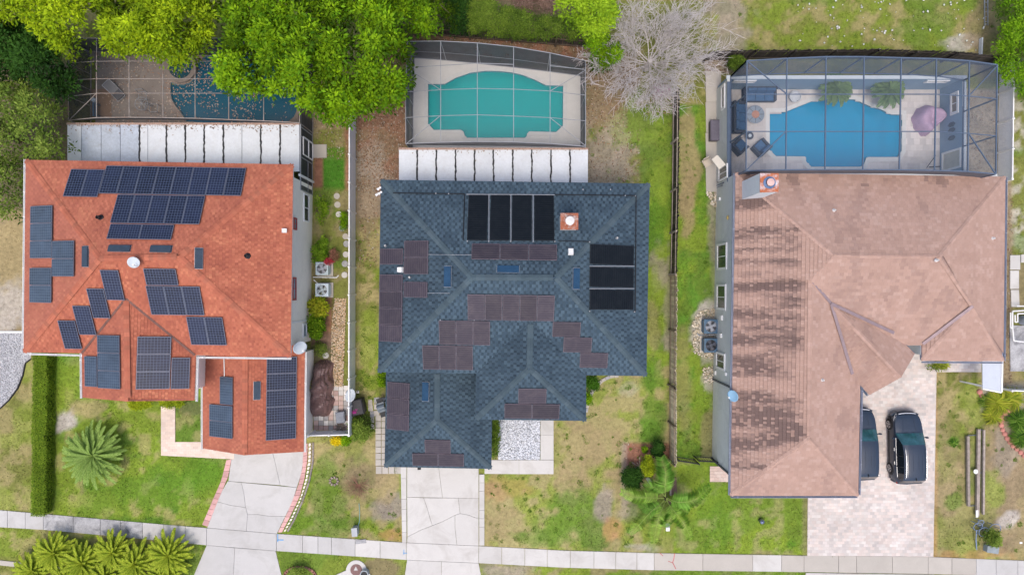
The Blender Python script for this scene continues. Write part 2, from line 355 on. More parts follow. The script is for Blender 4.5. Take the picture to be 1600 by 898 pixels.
# ------------------------------------------------------------------ the ground: one sheet to the horizon, albedo map of grass, litter and soil
GREEN = (.118, .202, .028); LUSH = (.090, .205, .018); YGREEN = (.205, .285, .032); OLIVE = (.185, .20, .05); TAN = (.32, .255, .13)
SAND = (.42, .385, .345); LITTER = (.205, .135, .088); MULCH = (.27, .125, .085); SOIL = (.13, .10, .075); TURF = (.07, .20, .02); GREYBR = (.30, .255, .20); ORANGE = (.42, .22, .10); BROWN = (.25, .19, .115)
gx = np.concatenate([[-900, -400, -180, -90, -60, -45], np.arange(-37, 37.01, .2), [45, 60, 90, 180, 400, 900]])
gy = np.concatenate([[-900, -400, -180, -90, -55, -35, -26], np.arange(-22, 22.01, .2), [26, 35, 55, 90, 180, 400, 900]])
GX, GY = np.meshgrid(gx, gy)
PX = GX * S + CX; PY = CY - GY * S
def paint(x, y):
    """albedo of the open ground at world x, y"""
    px = x * S + CX; py = CY - y * S
    n1 = fbm(x, y, 2.2, 3, 4); n2 = fbm(x, y, .7, 9, 3); n3 = fbm(x, y, 6, 21, 3); wob = (n1 - .5) * 1.1 + (n2 - .5) * .7
    col = np.empty(x.shape + (3,)); col[:] = OLIVE
    def lay(c, wt):
        nonlocal col
        wt = np.clip(wt, 0, 1)[..., None]; col = col * (1 - wt) + np.array(c) * wt
    def ell(cx, cy, rx, ry, c, st=1.0, soft=.34, wv=1.75):
        d = np.sqrt(((px - cx) / rx) ** 2 + ((py - cy) / ry) ** 2) + wob * wv
        lay(c, st * np.clip((1 - d) / soft + .5, 0, 1))
    def rect(x0, y0, x1, y1, c, st=1.0, f=5.0, wv=8.0):
        d = np.minimum(np.minimum(px - x0, x1 - px), np.minimum(py - y0, y1 - py)) + wob * wv
        lay(c, st * np.clip(d / f + .5, 0, 1))
    def mott(c, th, st=.8, which=1, box=None, soft=.09):
        nn = {1: n1, 2: n2, 3: n3}[which]; wt = st * np.clip((nn - th) / soft + .5, 0, 1)
        if box: wt = wt * ((px > box[0]) & (px < box[2]) & (py > box[1]) & (py < box[3]))
        lay(c, wt)
    mott(TAN, .58, .45, 2)
    # far left yard
    rect(-200, 330, 40, 560, BROWN, .8); ell(15, 420, 60, 70, TAN, .9); ell(10, 480, 40, 40, SAND, .7); rect(-200, 100, 110, 330, SOIL, .8)
    rect(-200, 560, 52, 797, OLIVE); mott(TAN, .5, .6, 2, (-200, 560, 52, 797)); mott(YGREEN, .55, .5, 1, (-200, 560, 52, 797))
    rect(-200, 822, 340, 872, YGREEN, .7); mott(TAN, .55, .6, 2, (-200, 822, 340, 872)); ell(300, 880, 30, 30, GREEN, .8)
    # front lawn of the orange roofed house
    rect(74, 545, 372, 822, GREEN, 1, 4, 2); mott(YGREEN, .48, .8, 1, (74, 545, 372, 822)); mott(TAN, .60, .55, 2, (74, 545, 372, 822)); mott(LUSH, .55, .8, 3, (74, 545, 372, 822))
    ell(230, 765, 90, 40, LUSH, .55); ell(120, 610, 40, 50, YGREEN, .5); ell(105, 657, 18, 16, SAND, .95); ell(135, 640, 26, 14, TAN, .7); ell(130, 790, 60, 20, YGREEN, .5)
    rect(70, 555, 82, 800, BROWN, .75, 3, 3); rect(274, 632, 322, 692, GREEN, 1, 2, 1); ell(300, 640, 18, 10, SOIL, .5); mott(TAN, .6, .5, 2, (274, 640, 320, 692))
    # yard between first drive and second drive
    rect(436, 690, 636, 850, YGREEN, .9, 4, 3); mott(TAN, .47, .8, 2, (436, 690, 636, 850)); mott(GREEN, .58, .7, 1, (436, 690, 600, 850)); ell(560, 745, 36, 26, BROWN, .75); ell(535, 715, 70, 22, TAN, .45); ell(612, 790, 16, 22, GREYBR, .9); ell(598, 800, 16, 12, GREYBR, .7); ell(490, 815, 40, 20, LUSH, .5); ell(540, 820, 22, 16, GREEN, .6); ell(615, 835, 16, 8, ORANGE, .6); ell(604, 760, 14, 20, TAN, .7)
    rect(432, 855, 640, 930, YGREEN, .7); mott(GREEN, .5, .7, 1, (432, 855, 530, 930)); ell(600, 890, 40, 22, BROWN, .8)
    # strip beside the white fence
    rect(557, 150, 640, 340, LITTER, .95, 6, 12); mott(MULCH, .5, .5, 2, (557, 150, 640, 340)); ell(580, 270, 22, 55, GREYBR, .85); ell(575, 320, 18, 26, GREYBR, .8); mott(BROWN, .55, .6, 1, (557, 200, 640, 340))
    rect(557, 340, 600, 645, OLIVE); mott(YGREEN, .46, .8, 1, (557, 360, 600, 645)); mott(TAN, .52, .7, 2, (557, 340, 600, 690)); ell(578, 540, 16, 40, YGREEN, .6); ell(572, 330, 20, 40, BROWN, .7)
    rect(590, 50, 935, 100, LITTER, .9, 8, 8); mott(MULCH, .48, .7, 2, (590, 50, 935, 100)); rect(590, -40, 940, 56, SOIL, .8)
    # between second house and wood fence, back
    rect(914, 80, 1056, 300, OLIVE, .9, 8, 10); rect(914, 80, 1000, 190, BROWN, .8, 14, 20); mott(LITTER, .5, .6, 2, (914, 80, 1000, 180)); mott(BROWN, .55, .6, 2, (914, 150, 1010, 300)); ell(960, 250, 50, 60, GREYBR, .85); mott(GREYBR, .52, .6, 2, (914, 180, 1000, 300)); ell(1020, 240, 34, 70, GREEN, .85); ell(1035, 290, 26, 50, YGREEN, .6); ell(985, 200, 40, 30, YGREEN, .4); ell(930, 150, 30, 60, BROWN, .7)
    rect(1006, 285, 1052, 700, GREEN, .9, 8, 10); mott(YGREEN, .5, .8, 1, (1006, 285, 1052, 700)); ell(1025, 350, 20, 50, LUSH, .7); ell(1030, 420, 14, 40, GREYBR, .7); ell(1022, 450, 14, 30, YGREEN, .7); ell(1020, 520, 10, 40, TAN, .5); ell(1045, 470, 8, 90, GREYBR, .6); ell(1045, 620, 10, 80, GREYBR, .5)
    # front yard of the second house
    rect(756, 735, 1066, 862, TAN, .85, 4, 3); rect(864, 585, 1048, 745, TAN, .9, 6, 6); mott(YGREEN, .52, .7, 1, (756, 560, 1066, 862)); mott(GREEN, .58, .8, 2, (756, 560, 1066, 862)); mott(TAN, .57, .75, 2, (756, 560, 1066, 862))
    ell(900, 812, 60, 44, LUSH, .65); ell(870, 840, 50, 20, GREEN, .6); ell(1015, 640, 24, 55, GREEN, .85); ell(1012, 670, 14, 22, LUSH, .7); ell(1025, 590, 18, 40, LUSH, .6); ell(985, 610, 24, 16, SAND, .3); ell(945, 785, 15, 28, GREYBR, .9); ell(980, 800, 24, 14, GREYBR, .6); ell(960, 825, 16, 18, ORANGE, .6); ell(930, 600, 18, 10, TAN, .8); ell(895, 700, 50, 40, TAN, .4); ell(800, 760, 50, 18, ORANGE, .3); ell(1000, 855, 26, 9, SAND, .6); ell(1010, 830, 40, 26, YGREEN, .6)
    rect(742, 884, 1262, 940, YGREEN, .8); mott(BROWN, .5, .7, 2, (742, 884, 1262, 940)); ell(790, 892, 40, 14, GREYBR, .8); ell(1120, 900, 160, 14, LUSH, .5)
    # planting bed in the front
    rect(974, 692, 1052, 742, MULCH, .95, 4, 4); rect(972, 690, 979, 790, GREYBR, .8, 3, 3); rect(985, 760, 1060, 810, GREEN, .5); rect(915, 585, 945, 640, TURF, .0)
    # side yard of the third house
    rect(1057, 165, 1124, 718, GREEN, 1, 3, 3); mott(YGREEN, .48, .75, 1, (1057, 165, 1124, 718)); mott(TURF, .58, .5, 2, (1057, 165, 1124, 718)); ell(1076, 260, 14, 90, TAN, .8); ell(1076, 330, 12, 50, TAN, .8); ell(1066, 600, 16, 70, TAN, .45); ell(1100, 620, 20, 60, YGREEN, .6); ell(1108, 690, 10, 40, BROWN, .6); ell(1108, 520, 22, 36, SAND, .9); ell(1108, 590, 14, 18, SAND, .7); ell(1112, 340, 10, 50, GREYBR, .55); rect(1112, 300, 1122, 718, GREYBR, .45, 3, 5)
    # front lawn of the third house
    rect(1050, 718, 1262, 868, YGREEN, 1, 3, 2); mott(GREEN, .52, .6, 1, (1050, 718, 1262, 868)); mott(LUSH, .58, .6, 2, (1050, 718, 1262, 868)); mott(TAN, .60, .5, 2, (1050, 718, 1262, 868)); ell(1120, 800, 30, 60, LUSH, .45); ell(1236, 850, 7, 7, LUSH, .8); rect(1255, 765, 1262, 868, BROWN, .5, 3, 2); ell(1190, 865, 20, 5, BROWN, .6)
    # strip right of the paver drive
    rect(1460, 578, 1600, 880, OLIVE, 1, 3, 2); mott(TAN, .45, .7, 2, (1460, 578, 1620, 880)); mott(YGREEN, .56, .55, 1, (1460, 578, 1560, 880)); mott(BROWN, .55, .5, 3, (1460, 578, 1620, 880)); ell(1575, 740, 40, 90, BROWN, .85); ell(1580, 700, 24, 40, GREYBR, .6); ell(1578, 812, 18, 14, SAND, .8); ell(1490, 690, 8, 7, LUSH, .9); ell(1495, 785, 16, 12, GREEN, .7); ell(1550, 770, 16, 30, YGREEN, .6); ell(1520, 740, 9, 50, LUSH, .4); rect(1457, 578, 1463, 872, ORANGE, .55, 3, 2); ell(1530, 866, 60, 9, ORANGE, .45); ell(1560, 850, 50, 16, BROWN, .6)
    # back field
    rect(1118, -300, 1585, 92, YGREEN, .8, 6, 6); mott(OLIVE, .42, .7, 2, (1118, -300, 1585, 92)); mott(TAN, .56, .6, 2, (1118, -300, 1585, 92)); mott(GREEN, .60, .6, 1, (1118, -300, 1585, 92)); ell(1135, 40, 30, 50, GREYBR, .8); ell(1500, 68, 26, 12, SAND, .8); ell(1540, 50, 24, 60, BROWN, .7); ell(1450, 8, 30, 14, GREEN, .6)
    rect(1100, 88, 1172, 116, GREYBR, .9, 3, 4); rect(1572, 90, 1700, 400, OLIVE, .8); mott(SAND, .54, .7, 2, (1572, 90, 1700, 400)); mott(GREEN, .56, .6, 1, (1572, 90, 1700, 400)); rect(1566, 280, 1582, 640, BROWN, .9, 3, 3); rect(1582, 410, 1700, 480, BROWN, .7)
    rect(1472, 139, 1562, 282, GREYBR, .9, 3, 2); rect(1534, 600, 1600, 640, SAND, .6)
    # garden strip of the first house
    rect(486, 170, 547, 206, BROWN, .9, 3, 3); rect(486, 200, 547, 250, OLIVE, .9, 3, 3); mott(BROWN, .5, .6, 2, (486, 170, 547, 250)); rect(506, 230, 540, 246, LUSH, .9, 2, 1); rect(506, 247, 540, 296, TURF, 1, 1.5, .6); rect(488, 246, 505, 292, MULCH, .9, 2, 2); rect(540, 196, 547, 300, MULCH, .85, 2, 2)
    rect(486, 296, 547, 545, OLIVE, 1, 3, 3); mott(GREEN, .5, .7, 1, (486, 296, 547, 420)); mott(BROWN, .52, .6, 2, (486, 296, 547, 545)); rect(486, 462, 518, 540, MULCH, .85, 3, 3); rect(486, 520, 520, 604, SOIL, .7, 3, 3); rect(536, 430, 547, 600, OLIVE, .7, 3, 3)
    # gentle tone drift and tussocks
    col = col * (1 + (n3 - .5)[..., None] * .35) * (1 + (n2 - .5)[..., None] * .45)
    return np.clip(col, .01, .8)
gcol = paint(GX, GY)
outer = (abs(GX) > 37) | (abs(GY) > 22); gcol[outer] = np.array(OLIVE) * .9
gz = (fbm(GX, GY, 1.1, 31, 3) - .5) * .06
flat = np.zeros(GX.shape, bool)
for pl in PAVED: flat |= inpoly(PX, PY, pl)
gz[flat] = -.035
gz[(abs(GX) > 37) | (abs(GY) > 22)] = -.03
ny_, nx_ = GX.shape
idx = np.arange(nx_ * ny_).reshape(ny_, nx_)
quads = np.stack([idx[:-1, :-1], idx[:-1, 1:], idx[1:, 1:], idx[1:, :-1]], -1).reshape(-1, 4)
qcx = ((PX[:-1, :-1] + PX[1:, 1:]) / 2).ravel(); qcy = ((PY[:-1, :-1] + PY[1:, 1:]) / 2).ravel()
def grow(poly, d):
    cx = sum(p[0] for p in poly) / len(poly); cy = sum(p[1] for p in poly) / len(poly)
    return [(cx + (x - cx) * (1 + d / max(1, math.hypot(x - cx, y - cy))), cy + (y - cy) * (1 + d / max(1, math.hypot(x - cx, y - cy)))) for x, y in poly]
hole = np.zeros(len(quads), bool)
for pl in (POOL1, POOL2, POOL3): hole |= inpoly(qcx, qcy, grow(pl, 4))
hole |= inpoly(qcx, qcy, grow(SPA1, 2))
M['ground'] = pm('ground_cover', None, .95, .30, 4, 42, .5, spec=.15, attr=True)
ground = np_mesh('ground', np.stack([GX, GY, gz], -1).reshape(-1, 3), quads[~hole], M['ground'], cols=gcol.reshape(-1, 3), kind='structure', smooth=True)
# ------------------------------------------------------------------ grass blades, leaf litter (nobody could count them)
def open_ground(n, x0=-34.5, x1=34.5, y0=-19.5, y1=19.5):
    x = rng.uniform(x0, x1, n); y = rng.uniform(y0, y1, n); px = x * S + CX; py = CY - y * S
    bad = np.zeros(n, bool)
    for pl in PAVED: bad |= inpoly(px, py, grow(pl, -.6))
    return x[~bad], y[~bad]
def blades(name, x, y, col, hmin, hmax, wid, per=1):
    n = len(x); a = rng.uniform(0, 2 * PI, n); hgt = rng.uniform(hmin, hmax, n); ln = rng.uniform(.3, 1.6, n) * hgt
    b = rng.uniform(0, 2 * PI, n)
    dx = np.cos(a) * wid; dy = np.sin(a) * wid
    v = np.empty((n, 3, 3)); v[:, 0] = np.stack([x - dx, y - dy, np.full(n, -.01)], -1); v[:, 1] = np.stack([x + dx, y + dy, np.full(n, -.01)], -1)
    v[:, 2] = np.stack([x + np.cos(b) * ln, y + np.sin(b) * ln, hgt], -1)
    f = np.arange(n * 3).reshape(n, 3)
    return np_mesh(name, v.reshape(-1, 3), f, M['leaf'], cols=np.clip(col, .005, .9), kind='stuff')
bx_, by_ = open_ground(430000)
bc = paint(bx_, by_)
grn = np.clip((bc[:, 1] - bc[:, 0]) * 8 + .45, .0, 1)
keep = rng.random(len(bx_)) < (.12 + .88 * grn); bx_, by_, bc = bx_[keep], by_[keep], bc[keep]
bc = bc * rng.uniform(.5, 1.7, (len(bx_), 1)) * rng.uniform(.85, 1.15, (len(bx_), 3))
dry_ = rng.random(len(bx_)) < .24; bc[dry_] = bc[dry_] * .45 + np.array([.36, .29, .14]) * .55 * rng.uniform(.6, 1.3, (int(dry_.sum()), 1))
tag(blades('grass', bx_, by_, bc, .03, .09, .022), 'short patchy lawn grass around the three houses', 'grass')
tx, ty = [], []
for (x0, y0, x1, y1, n) in ((868, 590, 1040, 850, 80), (760, 745, 870, 850, 36), (1060, 180, 1112, 710, 40), (1130, 0, 1560, 84, 16), (440, 700, 630, 845, 30), (1465, 590, 1600, 860, 40), (920, 200, 1040, 290, 30), (560, 350, 590, 640, 30)):
    for k in range(n):
        cx, cy = random.uniform(x0, x1), random.uniform(y0, y1); r = random.uniform(1.2, 5.0); q = int(10 + r * 16)
        a = rng.uniform(0, 2 * PI, q); d = r * np.sqrt(rng.random(q)); tx.append(cx + d * np.cos(a)); ty.append(cy + d * np.sin(a))
tx = np.concatenate(tx); ty = np.concatenate(ty); bad = np.zeros(len(tx), bool)
for pl in PAVED: bad |= inpoly(tx, ty, pl)
tx, ty = tx[~bad], ty[~bad]
tc = np.array([.17, .29, .04]) * rng.uniform(.7, 1.5, (len(tx), 1))
tag(blades('weeds', (tx - CX) / S, (CY - ty) / S, tc, .03, .07, .022), 'scattered tufts of darker green weeds in the lawns', 'weeds')
def flakes(name, px, py, z, cols, smin, smax, mat, label=None, cat=None, parent=None, tilt=.5):
    n = len(px); x = (px - CX) / S * (1 - np.asarray(z) / H); y = (CY - py) / S * (1 - np.asarray(z) / H)
    a = rng.uniform(0, 2 * PI, n); L = rng.uniform(smin, smax, n); wd = L * rng.uniform(.4, .75, n)
    u = np.stack([np.cos(a), np.sin(a), rng.uniform(-tilt, tilt, n)], -1) * L[:, None]
    v = np.stack([-np.sin(a), np.cos(a), rng.uniform(-tilt, tilt, n)], -1) * wd[:, None]
    c = np.stack([x, y, np.broadcast_to(z, (n,)) + .02 + L * .3 * tilt], -1)
    vv = np.stack([c - u, c - v * .8 + u * .1, c + u, c + v * .8 + u * .1], 1)
    o = np_mesh(name, vv.reshape(-1, 3), np.arange(n * 4).reshape(n, 4), mat, parent, cols=cols, kind='stuff')
    if label: tag(o, label, cat)
    return o
lp, lq = [], []
for (x0, y0, x1, y1, n) in ((557, 160, 634, 300, 2600), (600, 60, 930, 104, 3000), (915, 90, 980, 200, 900), (915, 200, 1000, 290, 350), (486, 175, 546, 250, 300), (1100, 90, 1170, 114, 400), (560, 300, 592, 420, 250), (1010, 120, 1050, 180, 300), (1473, 140, 1556, 268, 500), (975, 692, 1050, 770, 300), (1565, 300, 1582, 620, 300)):
    lp.append(rng.uniform(x0, x1, n)); lq.append(rng.uniform(y0, y1, n))
lp = np.concatenate(lp); lq = np.concatenate(lq)
lpal = np.array([(.26, .165, .10), (.19, .115, .07), (.33, .24, .16), (.13, .085, .055), (.25, .135, .08), (.34, .31, .26)])
flakes('fallen_leaves', lp, lq, np.zeros(len(lp)), lpal[rng.integers(0, 6, len(lp))] * rng.uniform(.7, 1.25, (len(lp), 1)), .035, .075, M['litter'], 'brown fallen leaves littering the bare side yards', 'fallen leaves')
# ------------------------------------------------------------------ pavements, drives and paths
def shrink(poly, d):
    """move every edge of a (ccw or cw) outline inwards by d (same units)"""
    n = len(poly); a = sum(poly[i][0] * poly[(i + 1) % n][1] - poly[(i + 1) % n][0] * poly[i][1] for i in range(n))
    s = 1 if a > 0 else -1; out = []
    for i in range(n):
        p0 = Vector(poly[i - 1]); p1 = Vector(poly[i]); p2 = Vector(poly[(i + 1) % n])
        e1 = (p1 - p0); e2 = (p2 - p1)
        if e1.length < 1e-9 or e2.length < 1e-9: out.append(tuple(p1)); continue
        e1.normalize(); e2.normalize()
        n1 = Vector((-e1.y, e1.x)) * s; n2 = Vector((-e2.y, e2.x)) * s
        m = (n1 + n2); L = max(.35, m.length_squared / 2)
        out.append(tuple(p1 + m * (d / L)))
    return out
def structure(name, kind='structure'):
    o = bpy.data.objects.new(name, None); C.objects.link(o); o['kind'] = kind; return o
def slab(parent, poly, mat, z=.03, gap=.012, name='slab', bev=.0):
    p = shrink([W2(*q) for q in poly], gap)
    return MB().prism(p, -.06, z).build(name, mat, parent)
sidewalk = structure('sidewalk')
sj = [-260, -200, -150, -100, -60, -25, 12, 40, 68, 115, 157, 189, 223, 256, 290, 323, 432, 473, 497, 518, 555, 594, 635, 748, 784, 820, 855, 891, 928, 962, 995, 1022, 1098, 1176, 1221, 1256, 1310, 1338, 1394, 1450, 1487, 1525, 1556, 1590, 1630, 1680, 1760, 1880]
for a, b in zip(sj[:-1], sj[1:]):
    mt = M['concrete']
    if 68 <= a < 223: mt = M['concrete_d']
    elif 223 <= a < 323 or 432 <= a < 555: mt = M['concrete']
    elif 1022 <= a < 1176 or 1221 <= a < 1525: mt = M['concrete_b']
    elif 555 <= a < 1022 or a == 1176: mt = M['concrete_w']
    xs = [a] + [p[0] for p in SW_T if a < p[0] < b] + [b]; xb = [a] + [p[0] for p in SW_B if a < p[0] < b] + [b]
    slab(sidewalk, [(x, lin(SW_T, x)) for x in xs] + [(x, lin(SW_B, x)) for x in xb[::-1]], mt, .03 + random.uniform(-.004, .004))
# survey paint marks on the walk
mk = MB()
for (px, py, a, L, wd) in ((434, 840, 90, 12, 1.2), (438, 843, 0, 10, 1.2), (631, 862, 90, 8, .8), (633, 863.5, 0, 6, .8)):
    c = W(px, py, .045); mk.box((c.x, c.y, .0365), (L / S, wd / S, .002), R(a))
mk.build('paint_mark', pm('blue_marking_paint', (.02, .28, .62), .8, .2), sidewalk)
mk = MB()
pts = [(1054, 864), (1053, 872), (1051, 878), (1056, 888)]
for a, b in zip(pts[:-1], pts[1:]): mk.bar(W(*a, .037), W(*b, .037), .05, .002)
mk.bar(W(1031, 863, .037), W(1036, 868, .037), .04, .002); mk.bar(W(1044, 876, .037), W(1052, 879, .037), .04, .002)
mk.build('paint_mark', pm('red_marking_paint', (.45, .12, .12), .8, .3), sidewalk)
DR1 = [[(360, 698), (424, 698), (430, 722), (438, 757.5), (357, 751), (359, 735), (362, 715)], [(424, 698), (475, 698), (474, 720), (471, 740), (464, 761), (438, 757.5), (430, 722)],
       [(356, 751), (377, 753), (381, 768), (384, 792), (362, 789), (339, 783), (346, 768)], [(339, 783), (362, 789), (384, 792), (387, 803), (385, 829), (324, 824), (333, 795)],
       [(377, 753), (464, 761), (457, 784), (446, 806), (420, 805.5), (403, 803), (387, 803), (384, 792), (381, 768)], [(387, 803), (403, 803), (420, 805.5), (446, 806), (433, 833), (385, 829)]]
drive1 = structure('driveway')
for p in DR1: slab(drive1, p, M['concrete'], .028, .009)
for p in ([(323, 851), (367, 855), (363, 940), (285, 940)], [(367, 855), (431, 860), (450, 940), (363, 940)]): slab(drive1, p, M['concrete'], .026, .01, 'apron_slab')
DR2 = [[(636, 712), (683, 712), (688, 749), (691.6, 777), (636, 776)], [(683, 712), (748, 712), (748, 778), (691.6, 777), (688, 749)], [(636, 776), (662, 777), (668, 795), (675.5, 820.5), (658, 827), (636.5, 838)],
       [(662, 777), (716, 777.5), (719, 801.5), (711, 804), (692, 814), (675.5, 820.5), (668, 795)], [(716, 777.5), (748, 778), (748, 810), (732, 804), (719, 801.5)],
       [(636.5, 838), (658, 827), (675.5, 820.5), (692, 814), (711, 804), (711, 824), (714, 850.5), (636, 847)], [(711, 804), (719, 801.5), (732, 804), (748, 810), (748, 852), (714, 850.5), (711, 824)]]
drive2 = structure('driveway')
for p in DR2: slab(drive2, p, M['concrete_w'], .028, .009)
for p in ([(636, 874), (690, 876.5), (690, 940), (626, 940)], [(690, 876.5), (748, 879), (760, 940), (690, 940)]): slab(drive2, p, M['concrete_w'], .026, .01, 'apron_slab')
y = 729
while y < 846:
    L = random.choice((16, 18, 32)); y2 = min(y + L, 847)
    slab(drive2, [(626 + .02 * (y - 729), y), (635.4, y), (635.4, y2), (626 + .02 * (y2 - 729), y2)], M['concrete_w'], .032, .008, 'edging_slab'); y = y2
y = 740.5
while y < 850:
    L = random.choice((13, 16, 30)); y2 = min(y + L, 851.5)
    slab(drive2, [(748.6, y), (757, y), (757, y2), (748.6, y2)], M['concrete_w'], .032, .008, 'edging_slab'); y = y2
path2 = structure('path')
for p in ([(757, 718), (811, 718), (811, 740), (757, 739.5)], [(811, 718), (865, 718), (865, 740), (811, 740)], [(844.5, 640), (865, 640), (865, 679), (844.5, 679)], [(844.5, 679), (865, 679), (865, 717.6), (844.5, 717.6)]): slab(path2, p, M['concrete_w'], .05, .006)
def clip_poly(poly, inside_fn, cut):
    out = []
    for i in range(len(poly)):
        a, b = poly[i], poly[(i + 1) % len(poly)]; fa, fb = inside_fn(a), inside_fn(b)
        if fa >= 0: out.append(a)
        if (fa >= 0) != (fb >= 0):
            t = fa / (fa - fb); out.append((a[0] + (b[0] - a[0]) * t, a[1] + (b[1] - a[1]) * t))
    return out
def clip_convex(poly, window):
    n = len(window)
    for i in range(n):
        ax, ay = window[i]; bx, by = window[(i + 1) % n]; ex, ey = bx - ax, by - ay
        poly = clip_poly(poly, lambda p: ex * (p[1] - ay) - ey * (p[0] - ax), None)
        if len(poly) < 3: return []
    return poly
def paver_mesh(name, inside, box, pw, ph, pal, z, parent, gap=.012, jit=.004, kind='stuff', stagger=.5, rot=0, mat=None, window=None):
    """a bonded field of raised pavers; inside(px, py) keeps those within the outline"""
    x0, y1 = W2(box[0], box[1]); x1, y0 = W2(box[2], box[3]); V = []; F = []; Cc = []
    win = None
    if window is not None:
        win = [W2(*q) for q in window]
        ar = sum(win[i][0] * win[(i + 1) % len(win)][1] - win[(i + 1) % len(win)][0] * win[i][1] for i in range(len(win)))
        if ar < 0: win = win[::-1]
    ny = int((y1 - y0) / ph) + 1; nx = int((x1 - x0) / pw) + 2
    for j in range(ny):
        off = (j % 2) * pw * stagger
        for i in range(-1, nx):
            cx, cy = x0 + (i + .5) * pw - off, y0 + (j + .5) * ph
            if not inside(cx * S + CX, CY - cy * S): continue
            zz = z + random.uniform(-jit, jit); hw, hh = pw / 2 - gap / 2, ph / 2 - gap / 2; b = len(V)
            q = [(cx - hw, cy - hh), (cx + hw, cy - hh), (cx + hw, cy + hh), (cx - hw, cy + hh)]
            if window is not None:
                q = clip_convex(q, win)
                if len(q) < 3: continue
            m = len(q); V += [(x, y, z - .03) for x, y in q] + [(x, y, zz) for x, y in q]
            F += [tuple(range(b + m, b + 2 * m))] + [(b + t, b + (t + 1) % m, b + m + (t + 1) % m, b + m + t) for t in range(m)]
            k = vnoise(np.array(cx), np.array(cy), 1.3, 5); c = np.array(pal[min(len(pal) - 1, int(random.random() * len(pal)))]) * (.88 + .24 * k) * random.uniform(.95, 1.05)
            Cc += [c] * (m + 1)
    me = bpy.data.meshes.new(name); me.from_pydata(V, [], F); me.materials.append(mat or M['paver'])
    at = me.attributes.new('col', 'FLOAT_COLOR', 'FACE'); arr = np.ones((len(F), 4), 'f'); arr[:, :3] = Cc; at.data.foreach_set('color', arr.ravel()); me.update()
    return link(name, me, parent, kind=kind)
def flat_sheet(name, poly, z, mat, parent=None, holes=(), th=.08):
    bm = bmesh.new(); edges = []
    for lp in [poly] + list(holes):
        vs = [bm.verts.new((*W2(*q), z)) for q in lp]
        edges += [bm.edges.new((vs[i], vs[(i + 1) % len(vs)])) for i in range(len(vs))]
    bmesh.ops.triangle_fill(bm, edges=edges, use_beauty=True)
    bmesh.ops.recalc_face_normals(bm, faces=bm.faces)
    if bm.faces and sum(f.normal.z for f in bm.faces) < 0: bmesh.ops.reverse_faces(bm, faces=bm.faces)
    r = bmesh.ops.extrude_face_region(bm, geom=bm.faces[:]); 
    bmesh.ops.translate(bm, verts=[v for v in r['geom'] if isinstance(v, bmesh.types.BMVert)], vec=(0, 0, th))
    bmesh.ops.translate(bm, verts=bm.verts[:], vec=(0, 0, -th))
    bmesh.ops.recalc_face_normals(bm, faces=bm.faces)
    me = bpy.data.meshes.new(name); bm.to_mesh(me); bm.free(); me.materials.append(mat)
    return link(name, me, parent)
M['sandbed'] = pm('jointing_sand', (.50, .45, .40), .95, .2)
drive3 = structure('driveway')
flat_sheet('sand_bed', [(1261, 867), (1262, 768), (1303, 560), (1380, 515), (1440, 515), (1442, 559), (1533, 559), (1533, 581), (1463, 581), (1458, 869)], .0335, M['sandbed'], drive3, th=.05)
PK3 = [(.58, .505, .46), (.60, .53, .485), (.54, .47, .43), (.59, .55, .515), (.53, .485, .45), (.58, .525, .495), (.48, .44, .415)]
yes = lambda x, y: True
paver_mesh('pavers', yes, (1255, 578, 1470, 872), .28, .19, PK3, .038, drive3, .008, .0015, window=[(1262, 867.2), (1457, 868.8), (1461.5, 580), (1300, 580), (1263, 768)])
d3b = [(1303, 580), (1531, 580), (1531, 560.5), (1442, 560.5), (1440, 518), (1380, 518), (1303, 562)]
paver_mesh('pavers', lambda x, y: bool(inpoly(x, y, d3b)), (1300, 516, 1532, 580), .28, .19, PK3, .038, drive3, .008, .0015)
for p in ([(1259, 894), (1460, 897), (1464, 940), (1250, 940)],): slab(drive3, p, M['concrete_w'], .026, .01, 'apron_slab')
padp = structure('paver_pad'); paver_mesh('pavers', yes, (1105, 726, 1146, 755), .3, .2, [(.64, .50, .44), (.66, .54, .48), (.60, .47, .41)], .04, padp, .008, .0015, window=[(1109, 728), (1141, 728), (1141, 752), (1109, 752)])
walk1 = structure('path')
flat_sheet('sand_bed', WALK1, .0325, M['sandbed'], walk1, th=.05)
PK1 = [(.62, .50, .42), (.60, .48, .41), (.64, .53, .46), (.63, .51, .43)]
for wn in ([(252, 634), (274, 634), (274, 690), (252, 690)], [(252, 690), (366, 690), (366, 717), (252, 711)]): paver_mesh('pavers', yes, (248, wn[0][1] - 2, 370, 720), .30, .16, PK1, .037, walk1, .007, .0015, window=wn)
# pavers beside the second house
path3 = structure('path')
for j in range(8):
    for i in range(2): slab(path3, [(586.5 + 9.4 * i, 648 + 9.9 * j), (595.9 + 9.4 * i, 648 + 9.9 * j), (595.9 + 9.4 * i, 657.9 + 9.9 * j), (586.5 + 9.4 * i, 657.9 + 9.9 * j)], M['concrete_b'], .03 + random.uniform(0, .012), .018, 'paver')
for i in range(4): slab(path3, [(587 + 10 * i, 727.5), (597 + 10 * i, 727.5), (597 + 10 * i, 740), (587 + 10 * i, 740)], M['concrete_b'], .03, .018, 'paver')
for (x, y, s) in ((575, 624, 7), (584, 620.5, 9), (594, 620.5, 9), (575, 633, 8), (584, 630.5, 9), (594, 630.5, 9), (578, 642, 7), (584, 640.5, 9), (579, 651, 6), (579, 661, 6)): slab(path3, [(x, y), (x + s, y + random.uniform(-1, 1)), (x + s + .3, y + 9.5), (x, y + 9.5)], M['concrete_d'] if y < 645 and random.random() < .5 else M['concrete_b'], .03, .02, 'paver')
